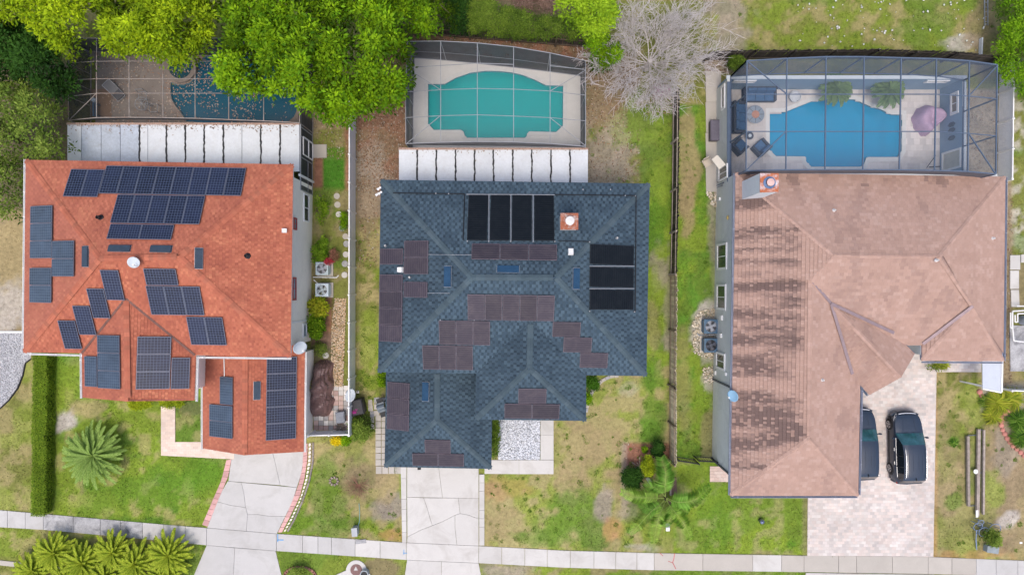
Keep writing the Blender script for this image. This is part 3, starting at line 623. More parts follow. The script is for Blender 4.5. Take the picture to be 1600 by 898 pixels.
# brick and stone edging of the curved drive
def along(pts, step):
    out = []; d = 0; acc = 0
    P = [Vector(p) for p in pts]
    for a, b in zip(P[:-1], P[1:]):
        L = (b - a).length; t = acc
        while t < L: out.append((a + (b - a) * (t / L), (b - a).normalized())); t += step
        acc = t - L
    return out
M['pinkbrick'] = pm('pink_brick', (.56, .33, .31), .9, .12, 3, 40, .2, rnd=.14)
M['whitestone'] = pm('white_stone', (.80, .74, .62), .85, .12, 4, 40, .2, rnd=.12)
edge1 = thing('brick_edging', 'row of pink brick edging along the left curve of the drive', 'edging', W(340, 780))
LI = [(362, 717), (357, 744), (341, 782), (325, 822)]; LO = [(354, 718), (346, 750), (331, 784), (316, 819)]
def edging(th, inner, outer, n, mat, name, hgt, gap=.02):
    def at(pl, t):
        L = [(Vector(b) - Vector(a)).length for a, b in zip(pl[:-1], pl[1:])]; d = t * sum(L)
        for i, l in enumerate(L):
            if d <= l or i == len(L) - 1: return Vector(pl[i]).lerp(Vector(pl[i + 1]), d / l)
            d -= l
    for k in range(n):
        q = [at(inner, k / n), at(inner, (k + 1) / n), at(outer, (k + 1) / n), at(outer, k / n)]
        p = shrink([W2(*v) for v in q], gap / 2)
        MB().prism(p, -.05, hgt + random.uniform(-.008, .008)).build(name, mat, th)
edging(edge1, LI, LO, 12, M['pinkbrick'], 'brick', .05)
edge2 = thing('brick_edging', 'row of pink brick edging along the right curve of the drive', 'edging', W(465, 770))
RI = [(474.5, 694), (474, 706), (472.5, 732), (465.5, 760), (451, 796), (434.5, 831)]; RM = [(481, 692), (480.5, 718), (476.5, 746), (468.5, 776), (455, 804), (441, 831)]; RO = [(488, 690), (487.5, 720), (482, 750), (472, 780), (459, 810), (448, 829)]
edging(edge2, RI, RM, 16, M['pinkbrick'], 'brick', .05)
edge3 = thing('stone_edging', 'row of small whitish stones outside the right brick edging', 'edging', W(475, 770))
edging(edge3, [tuple(Vector(a) * .8 + Vector(b) * .2) for a, b in zip(RM, RO[:6])], [tuple(Vector(a) * .12 + Vector(b) * .88) for a, b in zip(RM, RO)], 24, M['whitestone'], 'stone', .10, .07)
edge4 = thing('stone_edging', 'thin dark curb strip outside the whitish edging stones', 'edging', W(483, 760))
edging(edge4, RO, [(x + 3, y + 1) for x, y in RO], 14, pm('dark_edging', (.24, .21, .19), .9, .3, rnd=.2), 'stone', .06, .02)
# patterned side patio of the first house
pat = structure('side_patio')
for j in range(9):
    for i in range(7):
        x, y = 490 + 7.8 * i, 602 + 7.8 * j
        m_ = M['tile%d' % random.randrange(5)] if 'tile0' in M else None
        if m_ is None:
            for k, c in enumerate([(.50, .48, .46), (.42, .30, .27), (.62, .60, .57), (.33, .32, .32), (.50, .38, .34)]): M['tile%d' % k] = pm('patio_tile_%s' % 'abcde'[k], c, .85, .12, 3, 30, .1, rnd=.12)
            m_ = M['tile0']
        slab(pat, [(x, y), (x + 7.8, y), (x + 7.8, y + 7.8), (x, y + 7.8)], m_, .03, .012, 'paver')
# concrete strips and pads
slabw = structure('side_walk')
for a, b in ((112, 160), (160, 208), (208, 254), (254, 300)): slab(slabw, [(1102, a), (1127, a), (1125, b), (1103, b)], M['concrete_b'], .05, .008)
padr = structure('side_walk')
for p in ([(1577, 398), (1594, 398), (1594, 422), (1577, 422)], [(1577, 422), (1592, 422), (1592, 452), (1577, 452)], [(1578, 452), (1592, 452), (1593, 480), (1579, 480)], [(1594, 397), (1640, 397), (1640, 411), (1594, 411)]): slab(padr, p, M['concrete_w'], .05, .03)
slab(padr, [(1577, 508), (1640, 508), (1640, 580), (1578, 580)], M['concrete_d'], .05, .01, 'pad')
slab(slabw, [(489, 247), (511, 247), (511, 226), (489, 226)], M['concrete_b'], .08, .005, 'door_pad')
far = structure('driveway')
flat_sheet('gravel_bed', [(-260, 520), (51, 520), (50, 545), (48, 560), (40, 566), (36, 585), (28, 605), (14, 624), (0, 637), (-60, 660), (-260, 660)], .035, pm('pale_gravel', (.52, .52, .53), .95, .2, 6, 40, .6), far)
ec = thing('edging_strip', 'dark curved edging strip around the pale gravel at the far left', 'edging', W(30, 600))
mb = MB(); cv = [(48, 561), (40, 567), (36, 586), (28, 606), (14, 625), (0, 638), (-40, 652)]
for a, b in zip(cv[:-1], cv[1:]): mb.bar(W(*a, .05), W(*b, .05), .06, .12)
mb.build('strip', M['black'], ec)
ec2 = thing('edging_strip', 'straight white concrete edge strip of the gravel beside the orange roofed house', 'edging', W(20, 519))
MB().bar(W(-260, 518.5, .05), W(41, 518.5, .05), .12, .12).build('strip', M['white'], ec2)
# the street and its kerb
road = structure('road'); dx = 0
rt = [(-260, 868), (0, 874), (300, 905), (700, 940), (1100, 960), (1600, 975), (1900, 990)]
flat_sheet('asphalt', [(x, y + 16) for x, y in rt] + [(1900, 1260), (-260, 1200)], -.05, pm('asphalt', (.30, .30, .31), .95, .2, 2, 45, .4), road, th=.1)
kerb = structure('kerb')
for (a, b) in zip(rt[:-1], rt[1:]):
    n = max(1, int((b[0] - a[0]) / 75))
    for i in range(n):
        p = [a[0] + (b[0] - a[0]) * i / n, a[1] + (b[1] - a[1]) * i / n]; q = [a[0] + (b[0] - a[0]) * (i + 1) / n, a[1] + (b[1] - a[1]) * (i + 1) / n]
        mb = MB(); c = shrink([W2(p[0], p[1]), W2(q[0], q[1]), W2(q[0], q[1] + 8), W2(p[0], p[1] + 8)], .01); mb.prism(c, -.2, .06)
        c = shrink([W2(p[0], p[1] + 8), W2(q[0], q[1] + 8), W2(q[0], q[1] + 17), W2(p[0], p[1] + 17)], .004); mb.prism(c, -.2, -.045)
        mb.build('kerb_stone', M['concrete_b'], kerb)
# gravel beds
def gravel(name, inside, box, n, smin, smax, pal, z, label, cat):
    px = rng.uniform(box[0], box[2], n); py = rng.uniform(box[1], box[3], n); k = inside(px, py); px, py = px[k], py[k]; n = len(px)
    x = (px - CX) / S; y = (CY - py) / S; r = rng.uniform(smin, smax, n); a = rng.uniform(0, 2 * PI, n)
    base = np.array([(1, 0, 0), (0, 1, 0), (-1, 0, 0), (0, -1, 0), (0, 0, .8), (0, 0, -.8)])
    V = np.empty((n, 6, 3)); ca, sa = np.cos(a), np.sin(a); ax = rng.uniform(.7, 1.3, (n, 1))
    bxx = base[None, :, 0] * ax; byy = base[None, :, 1] / ax
    V[:, :, 0] = x[:, None] + r[:, None] * (ca[:, None] * bxx - sa[:, None] * byy); V[:, :, 1] = y[:, None] + r[:, None] * (sa[:, None] * bxx + ca[:, None] * byy)
    V[:, :, 2] = z + r[:, None] * .5 + r[:, None] * base[None, :, 2] * rng.uniform(.5, .9, (n, 1))
    f0 = np.array([(0, 1, 4), (1, 2, 4), (2, 3, 4), (3, 0, 4), (1, 0, 5), (2, 1, 5), (3, 2, 5), (0, 3, 5)])
    F = (np.arange(n)[:, None, None] * 6 + f0[None]).reshape(-1, 3)
    cc = np.array(pal)[rng.integers(0, len(pal), n)] * rng.uniform(.8, 1.15, (n, 1))
    o = np_mesh(name, V.reshape(-1, 3), F, M['stone'], cols=np.repeat(cc, 8, 0), kind='stuff')
    return tag(o, label, cat)
gb = structure('gravel_bed'); flat_sheet('bed', [(780, 646), (844, 646), (844, 717.5), (778, 717.5)], .015, pm('gravel_fines', (.50, .51, .53), .95, .2), gb)
gravel('white_gravel', lambda x, y: inpoly(x, y, [(781, 648), (843.5, 648), (843.5, 717), (779, 717), (777, 690)]), (776, 648, 844, 717), 5200, .03, .065, [(.62, .64, .68), (.70, .72, .75), (.55, .57, .61), (.72, .73, .75), (.66, .68, .71), (.40, .41, .43)], .02, 'white gravel bed beside the L shaped white entry path', 'gravel')
gravel('tan_gravel', lambda x, y: inpoly(x, y, [(522, 466), (541, 466), (539, 520), (536, 604), (517, 604), (518, 520)]), (516, 464, 543, 605), 3200, .03, .06, [(.60, .42, .24), (.66, .52, .36), (.52, .36, .22), (.70, .60, .47), (.55, .42, .30)], .0, 'tan pebble strip beside the white vinyl fence', 'gravel')
gravel('limestone_rubble', lambda x, y: inpoly(x, y, [(1093, 485), (1118, 482), (1117, 560), (1108, 560), (1084, 552), (1082, 500)]) | inpoly(x, y, [(1098, 575), (1114, 572), (1114, 600), (1100, 598)]) | inpoly(x, y, [(1103, 300), (1120, 300), (1121, 325), (1112, 320)]), (1080, 298, 1124, 602), 3800, .04, .10, [(.58, .50, .36), (.64, .58, .47), (.50, .42, .3), (.68, .62, .52)], .0, 'pale limestone rubble around the two air conditioners', 'gravel')
gravel('white_rocks', lambda x, y: x > 0, (1240, 0, 1540, 82), 90, .03, .10, [(.7, .7, .66), (.62, .6, .55), (.66, .68, .6)], .02, 'small white rocks scattered over the back field', 'rocks')
gravel('pale_gravel', lambda x, y: inpoly(x, y, [(-20, 520), (48, 520), (46, 560), (39, 566), (35, 585), (27, 605), (13, 624), (0, 635), (-20, 640)]), (-20, 520, 50, 640), 5500, .03, .06, [(.55, .55, .57), (.62, .62, .63), (.47, .47, .49), (.36, .36, .37)], .03, 'pale grey gravel drive at the far left edge', 'gravel')
# ------------------------------------------------------------------ swimming pools and decks
M['tileband'] = pm('pool_tiles', (.06, .20, .26), .3, .25, 3, 40)
def pool(label, outline, tint, body, fac, floor_c, depth, wall_z=.06, coping=None, shelves=(), zw=-.08, parent=None):
    t = thing('swimming_pool', label, 'swimming pool', W(sum(p[0] for p in outline) / len(outline), sum(p[1] for p in outline) / len(outline)))
    plaster = pm('pool_plaster', floor_c, .8, .06, .6, 8)
    P = [W2(*q) for q in outline]; mb = MB(); n = len(P)
    a = sum(P[i][0] * P[(i + 1) % n][1] - P[(i + 1) % n][0] * P[i][1] for i in range(n))
    if a < 0: P = P[::-1]
    mb.poly([(*p, -depth) for p in P])
    for i in range(n):
        p, q = P[i], P[(i + 1) % n]; mb.poly([(*q, wall_z - .02), (*p, wall_z - .02), (*p, -depth - .001), (*q, -depth - .001)])
    mb.build('basin', plaster, t)
    for (pl, zz) in shelves: MB().prism([W2(*q) for q in pl], -depth + .01, zz).build('step', plaster, t)
    wm = watermat('pool_water', tint, body, fac)
    bm = bmesh.new(); vs = [bm.verts.new((*p, zw)) for p in P]; es = [bm.edges.new((vs[i], vs[(i + 1) % n])) for i in range(n)]
    bmesh.ops.triangle_fill(bm, edges=es, use_beauty=True)
    me = bpy.data.meshes.new('water'); bmesh.ops.recalc_face_normals(bm, faces=bm.faces)
    if sum(f.normal.z for f in bm.faces) < 0: bmesh.ops.reverse_faces(bm, faces=bm.faces)
    bm.to_mesh(me); bm.free(); me.materials.append(wm); link('water', me, t)
    mb = MB()
    for i in range(n):
        p, q = P[i], P[(i + 1) % n]; p_ = Vector((*p, 0)); q_ = Vector((*q, 0)); mb.bar(p_ + Vector((0, 0, (zw + wall_z) / 2 - .005)), q_ + Vector((0, 0, (zw + wall_z) / 2 - .005)), .05, wall_z - zw - .03)
    mb.build('tile_band', M['tileband'], t)
    dc = W(sum(p[0] for p in outline) / len(outline) + 30, sum(p[1] for p in outline) / len(outline) + 4); mb = MB(); mb.lathe([(.20, -depth + .015), (.16, -depth + .04), (0, -depth + .04)], 14, (dc.x, dc.y, 0)); mb.build('drain', M['white'], t)
    if coping:
        Q = shrink(P, -.26); mb = MB()
        for i in range(n):
            j = (i + 1) % n; mb.prism([P[i], P[j], Q[j], Q[i]], .0, wall_z + .025)
        mb.build('coping', coping, t)
    return t
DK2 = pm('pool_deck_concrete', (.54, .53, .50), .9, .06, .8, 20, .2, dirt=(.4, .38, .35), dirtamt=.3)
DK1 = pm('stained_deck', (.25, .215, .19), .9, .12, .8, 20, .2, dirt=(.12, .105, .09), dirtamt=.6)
dk = flat_sheet('pool_deck', DECK2, .06, DK2, None, [POOL2]); dk['kind'] = 'structure'
pool('teal swimming pool with a curved far edge behind the slate roofed house', POOL2, (.08, .82, .80), (.0, .33, .345), .52, (.20, .72, .70), 1.5, .06, pm('pool_coping', (.50, .50, .48), .8, .08),
     [([(669.5, 133), (683, 133), (683, 203), (678, 203), (669.5, 194)], -.40), ([(683, 190), (720, 196), (720, 203), (683, 203)], -.40), ([(669.5, 180), (690, 192), (700, 203), (678, 203), (669.5, 194)], -.20), ([(836, 196), (879, 188), (879, 197), (869, 206.5), (827, 205.5)], -.6)])
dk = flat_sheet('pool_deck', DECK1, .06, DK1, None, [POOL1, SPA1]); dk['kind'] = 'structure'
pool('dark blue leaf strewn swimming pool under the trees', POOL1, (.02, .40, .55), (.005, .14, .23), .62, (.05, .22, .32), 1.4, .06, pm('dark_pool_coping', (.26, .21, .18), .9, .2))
t = pool('small round dark blue spa at the left end of the leafy pool', SPA1, (.02, .25, .32), (.004, .09, .13), .65, (.05, .25, .32), .8, .25, pm('spa_coping', (.24, .20, .17), .9, .2), zw=.12)
t['category'] = 'spa'
n = 2600; lx = rng.uniform(150, 470, n); ly = rng.uniform(84, 192, n)
inp = inpoly(lx, ly, POOL1) | inpoly(lx, ly, SPA1); dens = fbm(lx / 24, ly / 24, 1.6, 77, 2)
kp = ((dens > .48) & (lx < 416)) | (rng.random(n) < .14); lx, ly, inp = lx[kp], ly[kp], inp[kp]
insp = inpoly(lx, ly, SPA1)
lz = np.where(insp, .13, np.where(inp, -.075, .07))
lpal2 = np.array([(.42, .33, .26), (.30, .22, .17), (.50, .42, .35), (.22, .15, .11), (.46, .34, .25), (.36, .2, .12)])
flakes('fallen_leaves', lx, ly, lz, lpal2[rng.integers(0, 6, len(lx))], .035, .085, M['litter'], 'dead leaves floating on the dark pool and its deck', 'fallen leaves', tilt=.08)
pd3 = structure('pool_deck')
flat_sheet('sand_bed', DECK3, .045, M['sandbed'], pd3, [POOL3])
P3g = grow(POOL3, 3)
PKD = [(.58, .54, .51), (.61, .57, .54), (.55, .51, .49), (.63, .59, .56), (.53, .50, .48)]
paver_mesh('pavers', lambda x, y: bool(inpoly(x, y, [(1141, 140), (1471, 140), (1471, 281), (1141, 281)])) and not bool(inpoly(x, y, P3g)), (1139, 138, 1474, 284), .40, .40, PKD, .05, pd3, .010, .0015)
pool('bright blue swimming pool with stepped corners in the walled courtyard', POOL3, (.0, .76, .95), (.0, .34, .56), .62, (.03, .66, .88), 1.5, .05, pm('pale_coping', (.62, .62, .6), .8, .08),
     [([(1394, 182), (1408.5, 182), (1407, 236), (1400, 245), (1394, 245)], -.7)])
# ------------------------------------------------------------------ houses: roofs laid shingle by shingle, walls, windows, panels
class Plane:
    """one roof slope: eave edge a-b, highest point c"""
    def __init__(s, pts):
        P = [W(*p) for p in pts]; a, b = P[0], P[1]; s.U = (b - a); s.U.z = 0; s.U.normalize()
        top = max(P, key=lambda q: q.z); nrm = s.U.cross(top - a)
        if nrm.z < 0: nrm = -nrm
        s.N = nrm.normalized(); s.V = s.N.cross(s.U).normalized()
        if s.V.z < 0: s.V = -s.V
        s.O = a; s.P = P
    def uv(s, p): d = p - s.O; return (d.dot(s.U), d.dot(s.V))
    def at(s, u, v, h=0): return s.O + s.U * u + s.V * v + s.N * h
    def hit(s, px, py, h=0):
        d = W(px, py, 0) - CAMP; o = s.O + s.N * h; t = (o - CAMP).dot(s.N) / d.dot(s.N); return s.uv(CAMP + d * t)
def cross2(w): return sum(w[i][0] * w[(i + 1) % len(w)][1] - w[(i + 1) % len(w)][0] * w[i][1] for i in range(len(w)))
class Shingles:
    def __init__(s): s.V = []; s.F4 = []; s.c = []; s.m = []
    def face(s, pl, pts, units, th, palfn, lift=.026, over=.05):
        """rows of tabs clipped to the slope; units = (width, tone) tabs repeating along the row"""
        win = [pl.uv(W(*p)) for p in pts]
        if cross2(win) < 0: win = win[::-1]
        win = shrink(win, -over); tw = sum(q[0] for q in units)
        us = [p[0] for p in win]; vs = [p[1] for p in win]
        for j in range(int(math.floor(min(vs) / th)), int(math.ceil(max(vs) / th))):
            off = (j % 2) * tw * .5 + ((j * 37) % 5) * tw * .06
            for i in range(int(math.floor(min(us) / tw)) - 2, int(math.ceil(max(us) / tw)) + 2):
                u0 = i * tw + off; v0 = j * th
                for (uw, tone, lf) in units:
                    wv = random.uniform(-.005, .005); ua_, ub_ = u0 + .003, u0 + uw - .003; u0 += uw
                    q = clip_convex([(ua_, v0 + wv), (ub_, v0 + wv), (ub_, v0 + th), (ua_, v0 + th)], win)
                    if len(q) < 3: continue
                    b = len(s.V); up = random.uniform(-.003, .004)
                    for (u, v) in q: s.V.append(tuple(pl.at(u, v, .006 + (lift * lf + up) * (1 - (v - v0) / th))))
                    s.F4.append(tuple(range(b, b + len(q)))); cc = tuple(x * tone for x in palfn(pl.at(ua_, v0 + th / 2), i, j)); s.c.append(cc)
                    low = [k for k in range(len(q)) if q[k][1] < v0 + .012]
                    if len(low) >= 2:
                        (ua, va), (ub, vb) = q[low[0]], q[low[-1]]; b2 = len(s.V)
                        s.V += [tuple(pl.at(ua, va, -.004)), tuple(pl.at(ub, vb, -.004))]
                        s.F4.append((b + low[0], b2, b2 + 1, b + low[-1])); s.c.append(cc)
    def build(s, mat, parent):
        me = bpy.data.meshes.new('shingles'); me.from_pydata(s.V, [], s.F4); me.materials.append(mat)
        at = me.attributes.new('col', 'FLOAT_COLOR', 'FACE'); a = np.ones((len(s.F4), 4), 'f'); a[:, :3] = s.c; at.data.foreach_set('color', a.ravel()); me.update()
        return link('shingles', me, parent, kind='stuff')
def caps(parent, lines, pal, wd=.16, step=.24):
    """overlapping hip and ridge cap shingles along lines of (px, py, h)"""
    V = []; F = []; cc = []
    for a, b in lines:
        p0, p1 = W(*a), W(*b); d = p1 - p0; L = d.length; d.normalize(); sx = d.cross(Vector((0, 0, 1))).normalized(); up = sx.cross(d)
        for k in range(int(L / step)):
            s0 = p0 + d * (k * step); s1 = p0 + d * ((k + 1) * step + .05); n = len(V)
            V += [tuple(s0 + sx * wd - up * .035 + up * .04), tuple(s0 + up * .055), tuple(s0 - sx * wd - up * .035 + up * .04), tuple(s1 + sx * wd - up * .035 + up * .025), tuple(s1 + up * .045), tuple(s1 - sx * wd - up * .035 + up * .025)]
            V += [tuple(s0 + sx * wd - up * .06), tuple(s0 - sx * wd - up * .06)]
            F += [(n, n + 1, n + 4, n + 3), (n + 1, n + 2, n + 5, n + 4), (n + 6, n + 7, n + 2, n + 1), (n + 6, n + 1, n, n + 6)][:3]
            c = np.array(random.choice(pal)) * random.uniform(.93, 1.07); cc += [c, c, c * .9]
    me = bpy.data.meshes.new('ridge_cap'); me.from_pydata(V, [], F); me.materials.append(M['cap'])
    at = me.attributes.new('col', 'FLOAT_COLOR', 'FACE'); a = np.ones((len(F), 4), 'f'); a[:, :3] = cc; at.data.foreach_set('color', a.ravel()); me.update()
    return link('ridge_cap', me, parent, kind='stuff')
def roof_deck(parent, faces, mat):
    mb = MB()
    for pts in faces:
        pl = Plane(pts); mb.poly([pl.at(*pl.uv(W(*p)), -.03) for p in pts])
    return mb.build('roof', mat, parent)
def eaves(parent, edges, h, mat, dep=.20, proud=.03, name='fascia', thick=.04):
    mb = MB()
    for a, b in edges:
        p, q = W(a[0], a[1], a[2] if len(a) > 2 else h), W(b[0], b[1], b[2] if len(b) > 2 else h)
        p.z -= dep / 2 + .01; q.z -= dep / 2 + .01; mb.bar(p, q, thick, dep)
    return mb.build(name, mat, parent)
def gutter(parent, edges, h, mat, wd=.12):
    """open troughs along the eaves, each with outlet straps"""
    for a, b, n in edges:
        mb = MB(); wd = min(wd, .075); p, q = W(*a, h), W(*b, h); d = (q - p).normalized(); o = Vector((d.y, -d.x, 0)) * n; z = Vector((0, 0, -.03))
        mb.bar(p + o * .04 + z, q + o * .04 + z, .02, .12); mb.bar(p + o * (.04 + wd) + z, q + o * (.04 + wd) + z, .022, .12)
        mb.bar(p + o * (.04 + wd / 2) - Vector((0, 0, .085)), q + o * (.04 + wd / 2) - Vector((0, 0, .085)), wd, .012)
        L = (q - p).length; k = .4
        while k < L: mb.bar(p + d * k + o * .02 + Vector((0, 0, .035)), p + d * k + o * (.06 + wd) + Vector((0, 0, .035)), .035, .012); k += 1.45
        mb.build('gutter', mat, parent)
def panels(parent, pl, quad, nu, nv, kind, lift=.15, gap=.012, name=None):
    """bolted panels: quad = plan corners TL, TR, BR, BL read on the raised plane"""
    q = [pl.hit(x, y, lift) for x, y in quad]
    us = sorted(p[0] for p in q); vs = sorted(p[1] for p in q)
    u0, u1 = (us[0] + us[1]) / 2, (us[2] + us[3]) / 2; v0, v1 = (vs[0] + vs[1]) / 2, (vs[2] + vs[3]) / 2
    for i in range(nu):
        for j in range(nv):
            a, b = u0 + (u1 - u0) * i / nu + gap, u0 + (u1 - u0) * (i + 1) / nu - gap; c, d = v0 + (v1 - v0) * j / nv + gap, v0 + (v1 - v0) * (j + 1) / nv - gap
            lu, lv = b - a, d - c; fr = .022 if kind.startswith('cells') else .02
            mb = MB(); l2 = lift + random.uniform(-.004, .004)
            g = [pl.at(a + fr, c + fr, l2), pl.at(b - fr, c + fr, l2), pl.at(b - fr, d - fr, l2), pl.at(a + fr, d - fr, l2)]
            mb.poly(g); o = mb.build(name or ('solar_panel' if kind.startswith('cells') else 'pool_heater_panel'), M[kind], parent)
            me = o.data; uv = me.uv_layers.new(name='UVMap')
            if kind.startswith('cells'):
                cu, cv = (6, max(6, round(6 * lv / lu))) if lu < lv else (max(6, round(6 * lu / lv)), 6)
                if .75 < lu / lv < 1.3: cu, cv = 6, 6
                W_ = [(0, 0), (cu, 0), (cu, cv), (0, cv)]
            else: W_ = [(0, 0), (lu, 0), (lu, lv), (0, lv)] if pl.tube_u else [(0, 0), (0, lu), (lv, lu), (lv, 0)]
            for li, t in enumerate(W_): uv.data[li].uv = t
            fm = MB()
            for (ua, va, ub, vb) in ((a, c, b, c + fr), (a, d - fr, b, d), (a, c + fr, a + fr, d - fr), (b - fr, c + fr, b, d - fr)):
                t4 = [pl.at(ua, va, l2 + .006), pl.at(ub, va, l2 + .006), pl.at(ub, vb, l2 + .006), pl.at(ua, vb, l2 + .006)]; b4 = [p - pl.N * .045 for p in t4]
                fm.add(t4 + b4, [(0, 1, 2, 3), (0, 4, 5, 1), (1, 5, 6, 2), (2, 6, 7, 3), (3, 7, 4, 0)])
            fm.build('frame', M['panelframe'] if kind.startswith('cells') else (M['heaterframe'] if kind == 'tube_b' else M['black']), o)
    return (u0, u1, v0, v1)
M['panelframe'] = pm('panel_frame', (.17, .19, .24), .35, .1, metal=.3)
M['heaterframe'] = pm('heater_header', (.15, .12, .14), .4, .3)
def roofbox(parent, pl, quad, hgt, mat, name='roof_vent', flange=None):
    q = [pl.hit(x, y, hgt) for x, y in quad]; us = sorted(p[0] for p in q); vs = sorted(p[1] for p in q)
    a, b, c, d = (us[0] + us[1]) / 2, (us[2] + us[3]) / 2, (vs[0] + vs[1]) / 2, (vs[2] + vs[3]) / 2
    mb = MB(); e = .02
    lo = [pl.at(u, v, 0) for u, v in ((a - e, c - e), (b + e, c - e), (b + e, d + e), (a - e, d + e))]; hi = [pl.at(u, v, hgt) for u, v in ((a, c), (b, c), (b, d), (a, d))]
    mb.add(lo + hi, [(4, 5, 6, 7), (0, 1, 5, 4), (1, 2, 6, 5), (2, 3, 7, 6), (3, 0, 4, 7)])
    o = mb.build(name, mat, parent)
    if flange:
        f = .025; mb = MB(); mb.poly([pl.at(u, v, .05) for u, v in ((a - f, c - f), (b + f, c - f), (b + f, d + f), (a - f, d + f))]); mb.build('flashing', flange, o)
    return o
def pipevent(parent, pl, px, py, r, hgt, mat, name='vent_pipe', capm=None):
    u, v = pl.hit(px, py, hgt); p = pl.at(u, v, 0); mb = MB()
    mb.lathe([(r * 1.8, -.02), (r * 1.6, .05), (r, .09), (r, hgt), (r * .78, hgt), (r * .74, hgt - .12), (0, hgt - .12)], 12, p)
    return mb.build(name, mat, parent, smooth=False)
def wall_window(parent, c, wd, hg, nrm, frame, glass, fr=.08, mull=1, name='window', proud=.04):
    """window on a vertical wall: frame, mullions and a recessed pane, nrm = outward horizontal direction"""
    n = Vector(nrm).normalized(); t = Vector((-n.y, n.x, 0)); c = Vector(c); M4 = Matrix((t, n, Vector((0, 0, 1)))).transposed().to_4x4()
    mb = MB()
    for (dx, dz, sx, sz) in ((0, hg / 2, wd + 2 * fr, fr), (0, -hg / 2, wd + 2 * fr, fr), (-wd / 2 - fr / 2, 0, fr, hg - fr), (wd / 2 + fr / 2, 0, fr, hg - fr)):
        mb.box(c + t * dx + Vector((0, 0, dz)) + n * proud / 2, (sx, proud + .04, sz), M=M4)
    for k in range(mull): mb.box(c + t * (wd * ((k + 1) / (mull + 1) - .5)) + n * .012, (.05, .05, hg - fr), M=M4)
    o = mb.build(name, frame, parent)
    mb = MB(); mb.box(c + n * .0, (wd, .03, hg), M=M4); mb.build('pane', glass, o)
    return o
def cap_chimney(parent, quad_top, h0, h1, mat, topmat, label=None):
    P1 = [W(x, y, h1) for x, y in quad_top]; P0 = [Vector((p.x, p.y, h0)) for p in P1]
    mb = MB(); mb.add(P0 + P1, [(4, 5, 6, 7), (0, 1, 5, 4), (1, 2, 6, 5), (2, 3, 7, 6), (3, 0, 4, 7)]); o = mb.build('chimney', mat, parent)
    return o, P1
# ================================================================== house 1: orange shingles
E1, G1E = 5.4, 3.0
h1 = thing('house', 'two storey house with orange shingle roof and blue grid solar panels', 'house', W(270, 420))
MN = [(41, 251, 5.4), (457, 258, 5.4), (453, 556, 5.4), (38, 549, 5.4)]; RL, RR = (156, 404, 7.72), (280, 401, 7.72)
fN = [MN[1], MN[0], RL, RR]; fS = [MN[3], MN[2], RR, RL]; fW = [MN[0], MN[3], RL]; fE = [MN[2], MN[1], RR]
PA = (197, 466, 6.72); PB = (200, 625.5, 6.72)
pW = [(129, 551, 5.4), (130, 619.5, 5.4), PB, PA]; pE = [(302.5, 624, 5.4), (305, 554.5, 5.4), PA, PB]
pW = [(130, 619.5, 5.4), (129, 551, 5.4), PA, PB]
gW = [(318, 548, 3.0), (318, 699, 3.0), (382, 709.5, 4.3), (383, 530, 4.3)]; gE = [(473.5, 704, 3.0), (475.5, 540, 3.0), (383, 530, 4.3), (382, 709.5, 4.3)]
ORP = [(.40, .130, .078), (.37, .118, .072), (.43, .146, .088), (.33, .103, .066), (.48, .175, .10)]
def pal1(dull=0):  # dull: slope shade and stains mixed into west and north shingle colour
    def f(p, i, j):
        k = float(fbm(np.array(p.x), np.array(p.y), 1.1, 41, 2)); r = random.random() + (k - .5) * 1.1
        c = np.array(ORP[0]) * (.95 + .1 * k)
        if r > .97: c = np.array(ORP[4])
        elif r > .72: c = np.array(ORP[2])
        elif r < .05: c = np.array(ORP[3])
        elif r < .3: c = np.array(ORP[1])
        g = np.array((.30, .12, .09)); return tuple(c * (1 - dull) + g * dull)
    return f
deck1 = roof_deck(h1, [fN, fS, fW, fE, pW, pE, gW, gE], pm('orange_underlay', (.33, .105, .07), .95, .1))
sh = Shingles(); PL1 = {}
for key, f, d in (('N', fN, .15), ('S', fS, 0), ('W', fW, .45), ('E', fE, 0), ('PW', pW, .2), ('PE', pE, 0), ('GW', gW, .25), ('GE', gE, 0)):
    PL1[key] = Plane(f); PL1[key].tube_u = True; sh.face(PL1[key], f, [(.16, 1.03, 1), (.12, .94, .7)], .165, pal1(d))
sh.build(M['tab'], deck1)
caps(deck1, [(MN[0], RL), (MN[3], RL), (MN[1], RR), (MN[2], RR), (RL, RR), ((199.5, 621, 6.72), PA), ((382, 706, 4.3), (383, 548, 4.3))], ORP[:3] + [(.34, .12, .075)])
vm = MB()
for a, b in (((129, 551, 5.4), PA), ((305, 554.5, 5.4), PA)): vm.bar(W(*a) + Vector((0, 0, .05)), W(*b) + Vector((0, 0, .05)), .13, .02)
vm.build('valley_flashing', pm('brown_valley', (.16, .085, .07), .8, .3), deck1)
eaves(deck1, [(MN[0], MN[1]), (MN[1], MN[2]), (MN[2], (305, 554.5)), ((129, 551), MN[3]), (MN[3], MN[0]), ((129, 551), (130, 619.5)), ((302.5, 624), (305, 554.5))], 5.4, M['fascia_w'])
eaves(deck1, [((130, 619.5, 5.4), PB), (PB, (302.5, 624, 5.4)), ((318, 699, 3.0), (382, 709.5, 4.3)), ((382, 709.5, 4.3), (473.5, 704, 3.0)), ((318, 548, 3.0), (318, 699, 3.0)), ((473.5, 704, 3.0), (475.5, 540, 3.0))], 5.4, pm('brown_fascia', (.30, .12, .09), .7, .15))
gutter(h1, [((41, 249), (38, 551), 1), ((38, 550.5), (129, 553), 1), ((128.5, 551), (129, 622), 1), ((306, 556), (455, 558), 1), ((305, 627), (307, 556), 1)], 5.36, M['white'])
gutter(h1, [((317.5, 555), (317.5, 702), 1), ((476, 550), (474.5, 706), -1)], 2.96, M['white'])
k1 = 1 - E1 / H
def wpoly(pts, h, ins):
    p = shrink([W2(*q, h) for q in pts], ins); return p
